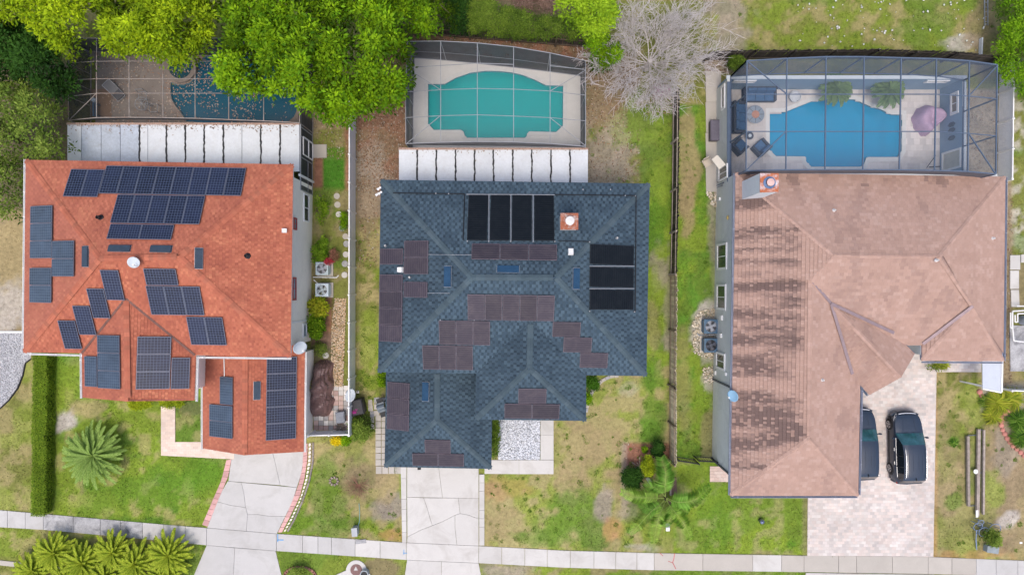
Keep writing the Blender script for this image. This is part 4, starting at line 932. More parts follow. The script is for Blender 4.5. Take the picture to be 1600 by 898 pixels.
mw = MB(); mw.prism(wpoly([(41, 251), (457, 258), (453, 556), (38, 549)], 5.4, .44), -.1, 5.30)
mw.prism(wpoly([(130, 530), (305, 530), (302.5, 624), (130, 619.5)], 5.4, .42), -.1, 5.30)
a, b, c = W(139, 616, 5.30), W(294, 620, 5.30), W(200, 620, 6.5)
mw.add([a, b, c, a + Vector((0, .1, 0)), b + Vector((0, .1, 0)), c + Vector((0, .1, 0))], [(0, 1, 2), (5, 4, 3)])
mw.build('wall', M['cream'], h1)
gw_ = MB(); gp = wpoly([(318, 545), (475.5, 545), (473.5, 702), (318, 699)], 3.0, .30); gw_.prism(gp, -.1, 2.92)
a, b, c = W(327, 696, 2.92), W(465, 699, 2.92), W(382, 704, 4.1); gw_.add([a, b, c], [(0, 1, 2)]); gw_.build('garage_wall', M['cream'], h1)
WX = -12.97
def onwall(px, py, X0):
    h = H * (1 - X0 * S / (px - CX)); return Vector((X0, (CY - py) / S * (1 - h / H), h))
def wallwin(parent, X0, x0, x1, y0, y1, nrm, frame, glass, **kw):
    a, b = onwall(x0, (y0 + y1) / 2, X0), onwall(x1, (y0 + y1) / 2, X0); h = (a.z + b.z) / 2
    ya = (CY - y0) / S * (1 - h / H); yb = (CY - y1) / S * (1 - h / H)
    return wall_window(parent, (X0, (ya + yb) / 2, h), abs(ya - yb) - 2 * kw.get('fr', .08), abs(a.z - b.z) - kw.get('fr', .08), nrm, frame, glass, **kw)
wx1 = max(p[0] for p in wpoly([(41, 251), (457, 258), (453, 556), (38, 549)], 5.4, .44)) 
def x_at(y):      # east wall is very slightly out of square
    a, b = W(457, 258, 5.4), W(453, 556, 5.4); t = (y - a.y) / (b.y - a.y); return a.x + (b.x - a.x) * t - .44
for (x0, x1, y0, y1, fr, gl, m_) in ((474, 482.3, 303, 347, 'white', 'glass', 1), (473, 478.5, 505, 527, 'white', 'glass_l', 0), (458, 463, 340, 359, 'redtrim', 'glass_l', 1), (456.5, 462, 433, 469, 'redtrim', 'glass_l', 1)):
    yy = (CY - (y0 + y1) / 2) / S; wallwin(h1, x_at(yy) + .015, x0, x1, y0, y1, (1, 0, 0), M[fr], M[gl], mull=m_, fr=.09)
band = MB(); y = (CY - 501) / S * .96; band.box((x_at(y) + .03, y, 2.6), (.06, .10, 5.0)); band.build('downspout', M['white'], h1); band = MB(); y2 = (CY - 275) / S * .95; band.box((x_at(y2) + .06, y2 - .05, 1.5), (.12, .12, 2.9)); band.build('downspout', M['white'], h1)
# solar panels
for key, quad, nu, nv, kd in (
    ('N', [(110, 264), (163, 265), (153, 307), (98.5, 307.5)], 2, 1, 'cells'), ('N', [(165, 259.5), (384, 261.5), (377.5, 304.5), (154.5, 303.5)], 8, 1, 'cells'), ('N', [(183, 304.5), (320.5, 305), (312, 349), (171.5, 349.5)], 5, 1, 'cells'), ('N', [(171.5, 350), (272, 350.5), (267.5, 374), (166.5, 373.5)], 2, 1, 'cells'),
    ('W', [(47, 321.5), (81, 321), (80.5, 403.5), (46.5, 403.5)], 3, 1, 'cells_g'), ('W', [(81, 376), (115, 376), (115, 432), (80.5, 432)], 2, 1, 'cells_g'), ('W', [(46, 418), (80, 418.5), (79.5, 473), (45.5, 473)], 2, 1, 'cells_g'),
    ('S', [(157, 421.7), (185.4, 422), (193.7, 469), (165, 469)], 1, 1, 'cells'), ('S', [(135, 450.5), (162, 451), (172, 497), (144.6, 497)], 1, 1, 'cells'), ('S', [(113, 477.5), (140, 478), (150, 523), (123, 523)], 1, 1, 'cells'), ('S', [(90.5, 501), (117, 500.5), (127.5, 545), (100, 545)], 1, 1, 'cells'),
    ('S', [(223.5, 419.5), (275, 420), (278, 446), (228, 445.5)], 1, 1, 'cells'), ('S', [(228, 446.5), (312, 447.5), (319, 493), (235.5, 491.5)], 3, 1, 'cells'), ('S', [(291, 494.5), (348, 496), (353.5, 539), (298, 539)], 2, 1, 'cells'),
    ('PW', [(152, 523), (188, 524), (185.5, 608), (152, 606)], 3, 1, 'cells_g'), ('PW', [(132, 556), (151, 556.5), (151, 604.5), (131.5, 603.5)], 1, 1, 'cells_g'),
    ('PE', [(214, 525.5), (267, 525.5), (266, 608), (212, 608)], 3, 1, 'cells'), ('PE', [(267.5, 558.5), (297, 558.5), (296, 607.5), (267, 607.5)], 1, 1, 'cells'),
    ('GW', [(344, 588), (363.5, 589), (363, 632), (342.5, 632)], 1, 1, 'cells_g'), ('GW', [(326.5, 632), (363, 633), (362.5, 685), (327, 682)], 2, 1, 'cells_g'), ('GE', [(416, 557), (464, 558), (462.5, 686), (415.5, 687)], 5, 1, 'cells')):
    panels(h1, PL1[key], quad, nu, nv, kd)
for key, quad in (('W', [(127.5, 384.5), (136, 384.5), (135.5, 416.5), (127.5, 416.5)]), ('N', [(169, 382), (203, 383), (202, 392), (168.5, 391.5)]), ('N', [(234.5, 383), (267.5, 383), (266.5, 393), (234, 392.5)]), ('E', [(304.5, 387.5), (316.5, 387.5), (316.5, 419.5), (304.5, 419.5)]), ('GE', [(396.5, 596.5), (406.5, 596.5), (406.5, 624), (396.5, 624)])):
    roofbox(h1, PL1[key], quad, .13, M['ventdark'], 'skylight', M['metal'])
pipevent(h1, PL1['N'], 152, 335.5, .10, .35, M['black']); pipevent(h1, PL1['E'], 387, 399.5, .10, .25, M['black'])
roofbox(h1, PL1['E'], [(441, 357), (448, 357), (448, 363), (441, 363)], .18, M['white'], 'vent')
mb = MB(); u0 = PL1['GW']; a = u0.hit(350, 558, .06); b = u0.hit(350.5, 588, .06); mb.tube(u0.at(*a, .06), u0.at(*b, .06), .03); mb.build('conduit', M['metal'], h1)
def dish(parent_or_label, base, aim, r, mast, label=None, cat=None, name='satellite_dish', colr='dish'):
    """parabolic dish, feed arm and mast, the mast foot at base"""
    a = Vector(aim).normalized(); t = thing(name, label, cat, base) if label else None
    base = Vector(base); c = base + Vector((0, 0, mast)); par = t or parent_or_label
    q = a.to_track_quat('Z', 'Y').to_matrix().to_4x4(); c2 = c + a * .10; mb = MB(); prof = [(r * k / 6, .22 * r * (k / 6) ** 2) for k in range(7)]
    prof = prof + [(r * 1.0, .22 * r - .012)] + [(r * k / 6, .22 * r * (k / 6) ** 2 - .014) for k in range(5, -1, -1)]
    mb.lathe(prof, 22, c2, M=q); d = mb.build('reflector' if t else name, M[colr], par, smooth=True)
    ar = MB(); tip = c2 + a * r * 1.0 + q.to_3x3() @ Vector((0, -r * .25, 0)); ar.bar(c2 + q.to_3x3() @ Vector((0, -r * .95, r * .2)), tip, .03, .03); ar.box(tip, (.07, .07, .10)); ar.build('feed_arm', M['white'], d if not t else t)
    ma = MB(); ma.tube(base, c, .03, .03, 8); ma.bar(c, c2, .06, .06); ma.box(base + Vector((0, 0, .02)), (.18, .18, .04)); ma.build('mast', M['metal'], d if not t else t)
    return d
M['dish'] = pm('dish_grey', (.50, .55, .58), .5, .06); M['dish_b'] = pm('dish_blue', (.24, .42, .58), .5, .06)
u, v = PL1['S'].hit(207, 414, .5); dish(h1, PL1['S'].at(u, v, 0), (.25, -.35, .9), .31, .30)
p = W(465, 541, 3.5); dish(h1, (p.x + .1, p.y, 3.0), (.55, -.35, .75), .42, .55)
# entry nook between the wings
nk = MB(); a = W(304, 594, 2.6); nk.prism([W2(300, 588, 2.6), W2(324, 586, 2.6), W2(326, 592, 2.6), W2(325, 600, 2.6), W2(305, 610, 2.6), W2(299, 612, 2.6)], 2.5, 2.6); nk.build('porch_canopy', pm('canopy_cloth', (.70, .60, .50), .9, .1), h1)
# ================================================================== house 2: slate blue shingles
h2 = thing('house', 'house with slate blue shingle roof and brown pool heating panels', 'house', W(800, 430))
MN2 = [(596, 282, 5.4), (1014, 288, 5.4), (1009, 586, 5.4), (592, 580, 5.4)]; L2, R2 = (737, 433.5, 7.68), (869, 433.6, 7.68)
f2N = [MN2[1], MN2[0], L2, R2]; f2S = [MN2[3], MN2[2], R2, L2]; f2W = [MN2[0], MN2[3], L2]; f2E = [MN2[2], MN2[1], R2]
PK, PV = (827.3, 575.4, 6.70), (829, 504, 6.70)
p2W = [(744, 654, 5.4), (745, 581.5, 5.4), PV, PK]; p2E = [(914.6, 584.5, 5.4), (914.6, 656, 5.4), PK, PV]; p2S = [(744, 654, 5.4), (914.6, 656, 5.4), PK]
p2W = [(745, 581.5, 5.4), (744, 654, 5.4), PK, PV]
GK, GV = (683, 655.6, 4.28), (683, 545, 4.28)
g2W = [(605, 545, 2.95), (602, 728, 2.95), GK, GV]; g2E = [(766.7, 731, 2.95), (769, 545, 2.95), GV, GK]; g2S = [(602, 728, 2.95), (766.7, 731, 2.95), GK]
SLP = [(.046, .073, .098), (.037, .060, .082), (.056, .088, .115), (.030, .049, .067), (.070, .106, .133)]
def pal2(lighten=1.0):  # lighten: sunlit and shaded slopes put into the shingle colour
    def f(p, i, j):
        k = float(fbm(np.array(p.x), np.array(p.y), 1.4, 51, 2)); r = random.random() * .42 + .34 + (k - .5) * .4
        c = SLP[3] if r < .15 else SLP[1] if r < .4 else SLP[0] if r < .62 else SLP[2] if r < .9 else SLP[4]
        return tuple(np.array(c) * lighten)
    return f
deck2 = roof_deck(h2, [f2N, f2S, f2W, f2E, p2W, p2E, p2S, g2W, g2E, g2S], M['fascia_d'])
sh = Shingles(); PL2 = {}
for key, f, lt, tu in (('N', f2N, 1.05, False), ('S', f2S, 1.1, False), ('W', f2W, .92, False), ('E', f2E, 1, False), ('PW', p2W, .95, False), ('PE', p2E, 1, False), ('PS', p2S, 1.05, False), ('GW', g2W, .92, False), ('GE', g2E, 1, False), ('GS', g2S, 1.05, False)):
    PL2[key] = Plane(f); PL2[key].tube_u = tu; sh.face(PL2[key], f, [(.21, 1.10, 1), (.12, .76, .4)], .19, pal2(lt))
sh.build(M['tab'], deck2)
caps(deck2, [(MN2[0], L2), (MN2[3], L2), (MN2[1], R2), (MN2[2], R2), (L2, R2), (PK, PV), ((744, 654, 5.4), PK), ((914.6, 656, 5.4), PK), (GK, (683, 582, 4.28)), ((602, 728, 2.95), GK), ((766.7, 731, 2.95), GK)], [(.062, .092, .110), (.070, .100, .119), (.058, .086, .104)])
eaves(deck2, [(MN2[0], MN2[1]), (MN2[1], MN2[2]), (MN2[2], (914.6, 584.5)), ((745, 581.5), MN2[3]), (MN2[3], MN2[0]), ((745, 581.5), (744, 654)), ((744, 654), (914.6, 656)), ((914.6, 656), (914.6, 584.5))], 5.4, M['fascia_d'])
eaves(deck2, [((605, 545), (602, 728)), ((602, 728), (766.7, 731)), ((766.7, 731), (769, 545))], 2.95, M['fascia_d'])
mw = MB(); mw.prism(wpoly([(596, 282), (1014, 288), (1009, 586), (592, 580)], 5.4, .5), -.1, 5.3); mw.prism(wpoly([(745, 560), (914.6, 560), (914.6, 656), (744, 654)], 5.4, .48), -.1, 5.29); mw.build('wall', M['darkwall'], h2)
mw = MB(); mw.prism(wpoly([(604, 550), (768, 550), (766.7, 731), (602, 728)], 2.95, .4), -.1, 2.86); mw.build('garage_wall', M['darkwall'], h2)
bk = 'tube_k'; bn = 'tube_b'
for key, quad, nu, nv, kd in (
    ('N', [(730.5, 304.5), (762.5, 304.5), (762.5, 375.5), (730.5, 375.5)], 1, 1, bk), ('N', [(765.5, 304.5), (797, 304.5), (797, 375.5), (765.5, 375.5)], 1, 1, bk), ('N', [(799.5, 304.5), (831.5, 304.5), (831, 376), (799.5, 376)], 1, 1, bk), ('N', [(834.5, 305), (866.5, 305), (866, 376), (834.5, 376)], 1, 1, bk),
    ('N', [(736.5, 381), (871, 381), (870.5, 406), (736.5, 406)], 3, 1, bn),
    ('E', [(922, 382), (991, 382.5), (990.5, 414), (921.5, 414)], 1, 1, bk), ('E', [(921.5, 417.5), (990.5, 417.5), (990.5, 449), (921.5, 449)], 1, 1, bk), ('E', [(921.5, 452.5), (990.5, 452.5), (990, 484), (921.5, 484)], 1, 1, bk),
    ('W', [(593, 388), (629.5, 388), (629, 413.5), (593, 413.5)], 1, 1, bn), ('W', [(592.5, 428.5), (629, 428.5), (628, 534), (591.5, 534)], 4, 1, bn), ('W', [(631, 375.5), (669.5, 376), (668.5, 428.5), (630.5, 428.5)], 2, 1, bn), ('W', [(630.5, 440), (668, 440), (667.5, 465), (630.5, 465)], 1, 1, bn),
    ('S', [(730, 459.8), (866.5, 461), (866.5, 501.5), (730.5, 500.5)], 5, 1, bn), ('S', [(685.5, 500.8), (766, 501), (766, 539), (685.5, 539)], 3, 1, bn), ('S', [(660, 539.5), (739, 540), (739, 578), (660, 577.5)], 3, 1, bn),
    ('S', [(863, 503), (907.5, 503), (907.5, 526.5), (863, 526.5)], 1, 1, bn), ('S', [(880, 527), (925, 527), (925, 550.5), (880, 550.5)], 1, 1, bn), ('S', [(905.7, 551), (950, 551), (950, 574.7), (905.7, 574.7)], 1, 1, bn),
    ('PS', [(809.5, 606.8), (854, 606.8), (854, 630.5), (809.5, 630.5)], 1, 1, bn), ('PS', [(788, 630.8), (874.5, 630.8), (874.5, 654), (788, 654)], 2, 1, bn),
    ('GW', [(604.5, 596.8), (639.5, 597.5), (639, 672.4), (604, 671.5)], 3, 1, bn), ('GS', [(663.4, 687), (704.3, 687), (704.3, 708), (663.4, 708)], 1, 1, bn), ('GS', [(644, 708.3), (725, 708.6), (725, 728.3), (644, 728)], 2, 1, bn)):
    panels(h2, PL2[key], quad, nu, nv, kd, lift=.11, gap=.02)
pp = M['black']
def run(m_, pl, pts, r=.03, h=.08):
    P = [pl.at(*pl.hit(x, y, h), h) for x, y in pts]; MB().path(P, r, 6).build('pool_pipe', m_, h2)
run(pp, PL2['N'], [(614, 301.5), (726, 303), (723.5, 375)]); run(pp, PL2['N'], [(866, 304), (992, 305.5)]); run(pp, PL2['E'], [(994, 306), (993.5, 380)]); run(pp, PL2['E'], [(993.5, 380), (992.5, 486)], .035)
run(pp, PL2['N'], [(871, 376), (922, 377.5)], .022)
pw = M['metal']
for x in (764, 798.3, 833): run(pw, PL2['N'], [(x, 304), (x, 377)], .028)
for y in (415.7, 450.7): run(pw, PL2['E'], [(921, y), (991, y)], .028)
run(pw, PL2['N'], [(729, 303.6), (867, 304.4)], .025); run(pw, PL2['W'], [(669, 397.5), (705, 398)], .014); run(pw, PL2['W'], [(668, 457.8), (703, 458)], .014); run(pw, PL2['N'], [(705, 398), (737, 398)], .014)
for key, quad in (('W', [(693.5, 416), (704, 416), (703.5, 448), (693.5, 448)]), ('N', [(777, 414.5), (811, 415), (811, 425), (776.5, 424.5)]), ('E', [(896.5, 419), (906, 419), (906, 451.5), (896.5, 451.5)]), ('GW', [(659.5, 597), (669, 597), (669, 626.5), (659.5, 626.5)])):
    roofbox(h2, PL2[key], quad, .11, M['ventglass'], 'skylight', M['metal'])
roofbox(h2, PL2['N'], [(888.5, 388), (896, 388), (896, 395.5), (888.5, 395.5)], .22, M['white'], 'vent'); roofbox(h2, PL2['W'], [(620.5, 417.5), (627, 417.5), (627, 425), (620.5, 425)], .22, M['white'], 'vent')
for key, x, y in (('W', 636, 433), ('W', 598, 383.5), ('E', 968, 371.5)): 
    o = pipevent(h2, PL2[key], x, y, .05, .3, M['metal'])
mb = MB()
for key, x, y in (('N', 681, 302), ('N', 701, 302.5), ('N', 911, 296), ('N', 954, 296), ('N', 993, 306), ('N', 977, 305.5), ('N', 730, 376.5), ('N', 763.5, 376.8), ('N', 798, 377), ('N', 833, 377), ('N', 867, 377), ('E', 921.5, 486), ('E', 991.5, 487), ('E', 921.5, 378), ('S', 688, 500), ('S', 741, 500)):
    pl = PL2[key]; mb.box(pl.at(*pl.hit(x, y, .1), .09), (.06, .06, .06))
mb.build('pipe_fitting', M['alum'], h2)
fl = MB()
for (x, y, dx) in ((592.5, 294, -.10), (594, 301, -.12), (590, 303, -.12), (613, 302, .0), (611, 304, -.05)):
    c = W(x, y, 5.55); fl.tube(c, c + Vector((-.10, -.08, -.02)), .05, .085, 10); fl.box(c + Vector((.05, .03, -.03)), (.10, .10, .06))
fl.build('floodlight', M['white'], h2)
o, P1 = cap_chimney(h2, [(877, 334.5), (902, 334.5), (902, 357.5), (877, 357.5)], 5.6, 7.6, pm('pale_stucco', (.55, .54, .52), .85, .08), None)
M['rust'] = pm('rusty_metal', (.30, .10, .055), .7, .35, 6, 30, dirt=(.60, .57, .54), dirtamt=1.0, dirtsc=1.7)
cm = sum(P1, Vector()) / 4; mb = MB(); mb.prism([(p.x + (.05 if p.x > cm.x else -.05), p.y + (.05 if p.y > cm.y else -.05)) for p in P1], 7.6, 7.66); c_ = mb.build('chimney_crown', M['rust'], o)
mb = MB(); mb.lathe([(.17, 0), (.17, .3), (.24, .3), (.24, .36), (.05, .40), (0, .40)], 16, cm + Vector((0, 0, .06))); mb.build('chimney_cap', pm('zinc', (.62, .60, .58), .5, .1), o)
mb = MB(); c = W(655, 730.5, 2.7); mb.box(c + Vector((0, -.05, 0)), (.2, .12, .12)); mb.build('wall_lamp', M['black'], h2)
# ================================================================== house 3: pinkish tan shingles
h3 = thing('house', 'grey walled house with stained pinkish tan shingle roof', 'house', W(1300, 450))
E3 = 3.9
TL3, TR3 = (1150, 271, E3), (1570, 277, E3); BL3, BR3 = (1142, 773, E3), (1340, 773, E3)
MP, MQ = (1303, 399, 6.10), (1467, 401, 6.10); WN, WS = (1266, 436, 5.47), (1264, 685, 5.47); EWN = (1147.4, 436, E3)
PKP = (1519, 478, 4.98)
f3N = [TR3, TL3, MP, MQ]
f3Wa = [EWN, TL3, MP, WN]; f3Wb = [BL3, EWN, WN, WS]
f3Wa = [TL3, EWN, WN, MP]; f3Wb = [EWN, BL3, WS, WN]
f3S = [(1330, 538, E3), (1559, 538, E3), MQ, MP, WN]; f3E = [(1567, 563, E3), TR3, MQ, PKP]
f3WE = [(1340, 773, E3), (1345, 480, E3), (1266, 436, 5.47), WS]; f3WS = [BL3, BR3, WS]
f3PS = [(1441, 562, E3), (1567, 563, E3), PKP]; f3PW = [(1441, 520, E3), (1441, 562, E3), PKP, (1519, 470, 4.98)]
f3PW = [(1441, 536, E3), (1441, 562, E3), PKP]
EN, EF = (1298, 474, 4.95), (1407, 588, 4.95)
def invW(v): k = S / (1 - v.z / H); return (v.x * k + CX, CY - v.y * k, v.z)
_rd = (W(*EF) - W(*EN)); _rd.z = 0; _rd.normalize()
_a = W(1358.5, 615, E3); _b = W(1428, 552, E3)
ELa, ERa = invW(_a - _rd * 1.55), invW(_b - _rd * 1.65)
f3EL = [ELa, (1358.5, 615, E3), EF, EN]; f3ER = [(1428, 552, E3), ERa, EN, EF]
PKR = [(.395, .263, .212), (.387, .257, .207), (.41, .277, .226), (.375, .248, .199), (.43, .297, .245)]
def blot(px, py, lst):
    m = 0
    for (x, y, rx, ry, s) in lst: m = np.maximum(m, s * np.exp(-(((px - x) / rx) ** 2 + ((py - y) / ry) ** 2)))
    return m
ST = [(1170, 335, 30, 8, .5), (1180, 375, 60, 18, .95), (1215, 405, 40, 10, .8), (1230, 375, 16, 12, .7), (1250, 350, 10, 10, .7), (1165, 425, 30, 6, .5), (1180, 450, 50, 12, .75), (1165, 490, 40, 9, .6), (1190, 505, 46, 8, .7), (1160, 530, 24, 12, .5), (1240, 530, 14, 10, .7), (1170, 560, 28, 8, .6), (1200, 590, 50, 10, .85), (1180, 625, 44, 14, .95), (1215, 640, 40, 9, .9), (1232, 672, 18, 7, .8), (1175, 695, 46, 9, .95), (1205, 690, 26, 8, .8), (1162, 725, 22, 10, .7), (1170, 310, 40, 5, .3), (1240, 620, 12, 10, .6)]
ST_L = [(1366, 590, 14, 14, .5), (1350, 575, 10, 14, .4)]
def pal3(mode=''):
    def f(p, i, j):
        k = float(fbm(np.array(p.x), np.array(p.y), 1.6, 61, 2)); r = random.random() + (k - .5) * .6
        c = np.array(PKR[3] if r < .12 else PKR[1] if r < .35 else PKR[0] if r < .7 else PKR[2] if r < .92 else PKR[4])
        q = 1 / (1 - p.z / H); px = p.x * S * q + CX; py = CY - p.y * S * q
        if mode == 'W':
            n = float(fbm(np.array(p.x * .17), np.array(p.y * 1.7), .62, 71, 4)) + random.uniform(-.06, .06)
            n_ = float(fbm(np.array(p.x * .22), np.array(p.y), 1.9, 91, 2)); s = float(blot(px, py, ST)) * .60 + (n - .5) * 2.4 + (n_ - .45) * 1.1 + (.20 if px < 1245 else .02)
            if px > 1252: s -= .6 * min(1, (px - 1252) / 8)
            s = min(max(s * 1.15, 0), .85)
            if random.random() < .15: s *= .4
            g = np.array((.115, .080, .074)); c = c * (1 - s) + g * s
        else:
            n = float(fbm(np.array(p.x * 1.4), np.array(p.y * .6), 1.1, 81, 3)) + random.uniform(-.1, .1)
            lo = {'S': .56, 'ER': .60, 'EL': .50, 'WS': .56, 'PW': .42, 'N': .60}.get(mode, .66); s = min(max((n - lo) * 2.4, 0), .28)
            if mode == 'N' and py < 292: s = min(max((n - .52) * 4, 0), .7)
            g = np.array((.20, .135, .12)); c = c * (1 - s) + g * s
        return tuple(c)
    return f
deck3 = roof_deck(h3, [f3N, f3Wa, f3Wb, f3S, f3E, f3WE, f3WS, f3PS, f3PW, f3EL, f3ER], pm('brown_underlay', (.30, .21, .185), .95, .15))
sh = Shingles(); PL3 = {}
for key, f in (('N', f3N), ('W', f3Wa), ('Wb', f3Wb), ('S', f3S), ('E', f3E), ('WE', f3WE), ('WS', f3WS), ('PS', f3PS), ('PW', f3PW), ('EL', f3EL), ('ER', f3ER)):
    PL3[key] = Plane(f); PL3[key].tube_u = True
    big = key in ('W', 'Wb', 'EL', 'PW'); sh.face(PL3[key], f, [(.14, 1, 1), (.11, .97, .9)] if big else [(.26, 1.0, 1), (.22, .98, .85)], .215 if big else .20, pal3('W' if key in ('W', 'Wb') else key), .042 if big else .024)
sh.build(M['tab3'], deck3)
caps(deck3, [(TL3, MP), (TR3, MQ), (MP, MQ), (MP, WN), (WN, WS), (BL3, WS), (BR3, WS), (MQ, PKP), ((1567, 563, E3), PKP), ((1441, 562, E3), PKP), (EN, (1404, 584.5, 5.1))], PKR[:3], .13)
M['flash'] = pm('mauve_flashing', (.26, .20, .21), .5, .15, metal=.2)
vm = MB()
def fl_(a, b, w_=.24): vm.bar(W(*a) + Vector((0, 0, .07)), W(*b) + Vector((0, 0, .07)), w_ * .7, .025)
fl_(WN, EN, .22); fl_(EN, (1331, 584, E3 + .26), .26); fl_((1298, 474, 5.0), (1396, 520, E3 + .40), .26); fl_(PKP, (1441, 537, E3 + .05), .26)
vm.build('valley_flashing', M['flash'], deck3)
eaves(deck3, [(TL3, TR3), (TR3, (1567, 563)), ((1567, 563), (1441, 562)), ((1441, 562), (1441, 538)), ((1441, 538), (1418, 537)), ((1331, 584), (1340, 600)), ((1342, 600), BR3), (BR3, BL3), (BL3, TL3), ((1331, 584), (1358.5, 615)), ((1396, 520), (1428, 552))], E3, M['fascia_b'])
eaves(deck3, [((1358.5, 615, E3), EF), (EF, (1428, 552, E3))], E3, M['fascia_b'])
gutter(h3, [((1142, 774), (1340, 774), 1), ((1441, 563.5), (1567, 564.5), 1)], E3 - .02, M['fascia_b'], .09)
gutter(h3, [((1570.5, 277), (1567.5, 563), -1), ((1345, 600), (1341, 773), -1), ((1149.5, 271), (1141.5, 773), 1)], E3 - .02, M['fascia_b'], .08)
gutter(h3, [((1395, 521.5), (1427, 553.5), -1), ((1330, 585), (1357.5, 616.5), 1)], E3 - .02, M['alum_b'], .09)
WW = [(1119.5, 287), (1112.5, 718), (1284, 718), (1284, 572), (1345, 520), (1383, 515), (1383, 545), (1493, 545), (1493, 287)]
WWp = [W2(x, y, 0) for x, y in WW]
mw = MB(); mw.prism(WWp[::-1], -.1, 3.80); mw.build('wall', M['greywall'], h3)
def w3x(y): 
    a, b = W(1119.5, 287), W(1112.5, 718); t = (y - a.y) / (b.y - a.y); return a.x + (b.x - a.x) * t
for (x0, x1, y0, y1) in ((1121, 1136, 380, 421), (1120.5, 1134.5, 444, 484), (1119.5, 1133, 550.5, 577)):
    yy = (CY - (y0 + y1) / 2) / S; wallwin(h3, w3x(yy) - .01, x0, x1, y0, y1, (-1, 0, 0), M['white'], M['glass'], fr=.13, mull=1)
M['dspout'] = pm('dark_downspout', (.10, .105, .12), .6, .2)
for y in (592, 716): p = W(1114.5 if y < 600 else 1112.5, y); ds = MB(); ds.bar((p.x - .05, p.y, 0.05), (p.x - .05, p.y, 3.75), .09, .09); ds.build('downspout', M['dspout'], h3)
wb = MB()
for (px, py, s) in ((1127, 496, .32), (1126, 524, .26), (1117, 582, .25), (1134, 584, .18), (1124, 311, .2)): 
    q = onwall(px, py, w3x((CY - py) / S) - .05); wb.box(q, (.10, s, s))
wb.build('meter_box', M['white'], h3)
q = onwall(1137, 340, w3x((CY - 340) / S) - .06); mb = MB(); mb.lathe([(0, .06), (.1, .05), (.14, 0)], 12, q, M=Matrix.Rotation(-PI / 2, 4, 'Y')); mb.build('wall_lamp', pm('amber_glass', (.62, .45, .15), .4, .1), h3)
p = W(1143, 616, 3.9); dish(h3, (p.x + .10, p.y, 3.9), (-.75, -.2, .62), .36, .22, colr='dish_b')
o, P1 = cap_chimney(h3, [(1187, 271), (1216, 271), (1216, 300), (1187, 301)], 4.0, 6.9, pm('chimney_stucco', (.68, .70, .71), .85, .06), None)
mb = MB(); cm = sum(P1, Vector()) / 4; mb.prism([(p.x, p.y) for p in P1], 6.9, 6.96)
M['painted'] = pm('flaking_paint', (.40, .13, .06), .7, .3, 6, 30, dirt=(.62, .64, .68), dirtamt=.95, dirtsc=2.6)
mb.build('chimney_crown', M['painted'], o)
mb = MB(); mb.lathe([(.34, 0), (.34, .04), (.22, .06), (.22, .12)], 16, cm + Vector((0, .0, .06))); mb.build('flue', pm('blue_flue', (.10, .16, .28), .5, .3), o)
mb = MB(); mb.lathe([(.20, .12), (.21, .22), (.05, .27), (0, .27)], 16, cm + Vector((0, 0, .06))); mb.build('chimney_cap', pm('pink_cap', (.62, .42, .38), .7, .1), o)
for key, x, y in (('N', 1466, 404), ('WE', 1289, 594), ('N', 1305, 326), ('E', 1556, 372)): pipevent(h3, PL3[key], x, y, .055, .2, M['white'])
# ------------------------------------------------------------------ pool cages: frame bars and one screen sheet per bay
def lerp3(a, b, t): return tuple(a[i] + (b[i] - a[i]) * t for i in range(3))
def cage(label, nodes, base, bar_mat, roof_scr, wall_scr, bw=.075, braces=(), riser=None, walls='NWE', low=0.06, midrail=True, skip=(), label_cat='pool cage'):
    """nodes[j][i] = (px, py, h): j from the far edge to the house, i from left to right; base(i, j) = ground height of the walls"""
    nj, ni = len(nodes), len(nodes[0]); t = thing('pool_cage', label, label_cat, W(*nodes[nj // 2][ni // 2][:2]))
    P = [[W(*q) for q in row] for row in nodes]
    def bar(p, q, name='frame_bar', w_=bw): MB().bar(p, q, w_, w_ * 1.3).build(name, bar_mat, t)
    def sheet(pts, m_, name='screen_panel'):
        MB().poly(pts).build(name, m_, t)
    for i in range(ni):
        mb = MB()
        for j in range(nj - 1): mb.bar(P[j][i], P[j + 1][i], bw, bw * 1.3)
        mb.build('frame_bar', bar_mat, t)
    for j in range(nj):
        if j in skip: continue
        mb = MB()
        for i in range(ni - 1): mb.bar(P[j][i] + Vector((0, 0, .004)), P[j][i + 1] + Vector((0, 0, .004)), bw * (.8 if 0 < j < nj - 1 else 1.1), bw)
        mb.build('frame_bar', bar_mat, t)
    for j in range(nj - 1):
        for i in range(ni - 1): sheet([P[j][i], P[j][i + 1], P[j + 1][i + 1], P[j + 1][i]], roof_scr)
    def wall(line, z0s):
        for k, p in enumerate(line): bar(Vector((p.x, p.y, z0s)), p - Vector((0, 0, .06)), 'frame_post')
        for a, b in zip(line[:-1], line[1:]):
            A, B = Vector((a.x, a.y, z0s)), Vector((b.x, b.y, z0s)); sheet([A, B, b, a], wall_scr); bar(A + Vector((0, 0, .03)), B + Vector((0, 0, .03)), 'sill_bar', .06)
            if midrail: bar(A.lerp(a, .42), B.lerp(b, .42), 'frame_bar', bw * .6)
    if 'N' in walls: wall(P[0], low)
    if 'W' in walls: wall([P[j][0] for j in range(nj)], low)
    if 'E' in walls: wall([P[j][-1] for j in range(nj)], low)
    for a, b in braces: bar(W(*a), W(*b), 'brace_bar', bw * .9)
    if riser is not None:
        line = P[-1]
        for a, b in zip(line[:-1], line[1:]):
            sheet([Vector((a.x, a.y, riser)), Vector((b.x, b.y, riser)), b - Vector((0, 0, .05)), a - Vector((0, 0, .05))], M['scr_dark'] if wall_scr != M['scr_blued'] else M['bronze'], 'riser_panel')
    return t
X2 = [634, 688.6, 745.8, 802.5, 859.5, 915]; H2a = [3.0, 3.5, 3.8, 3.8, 3.5, 3.0]
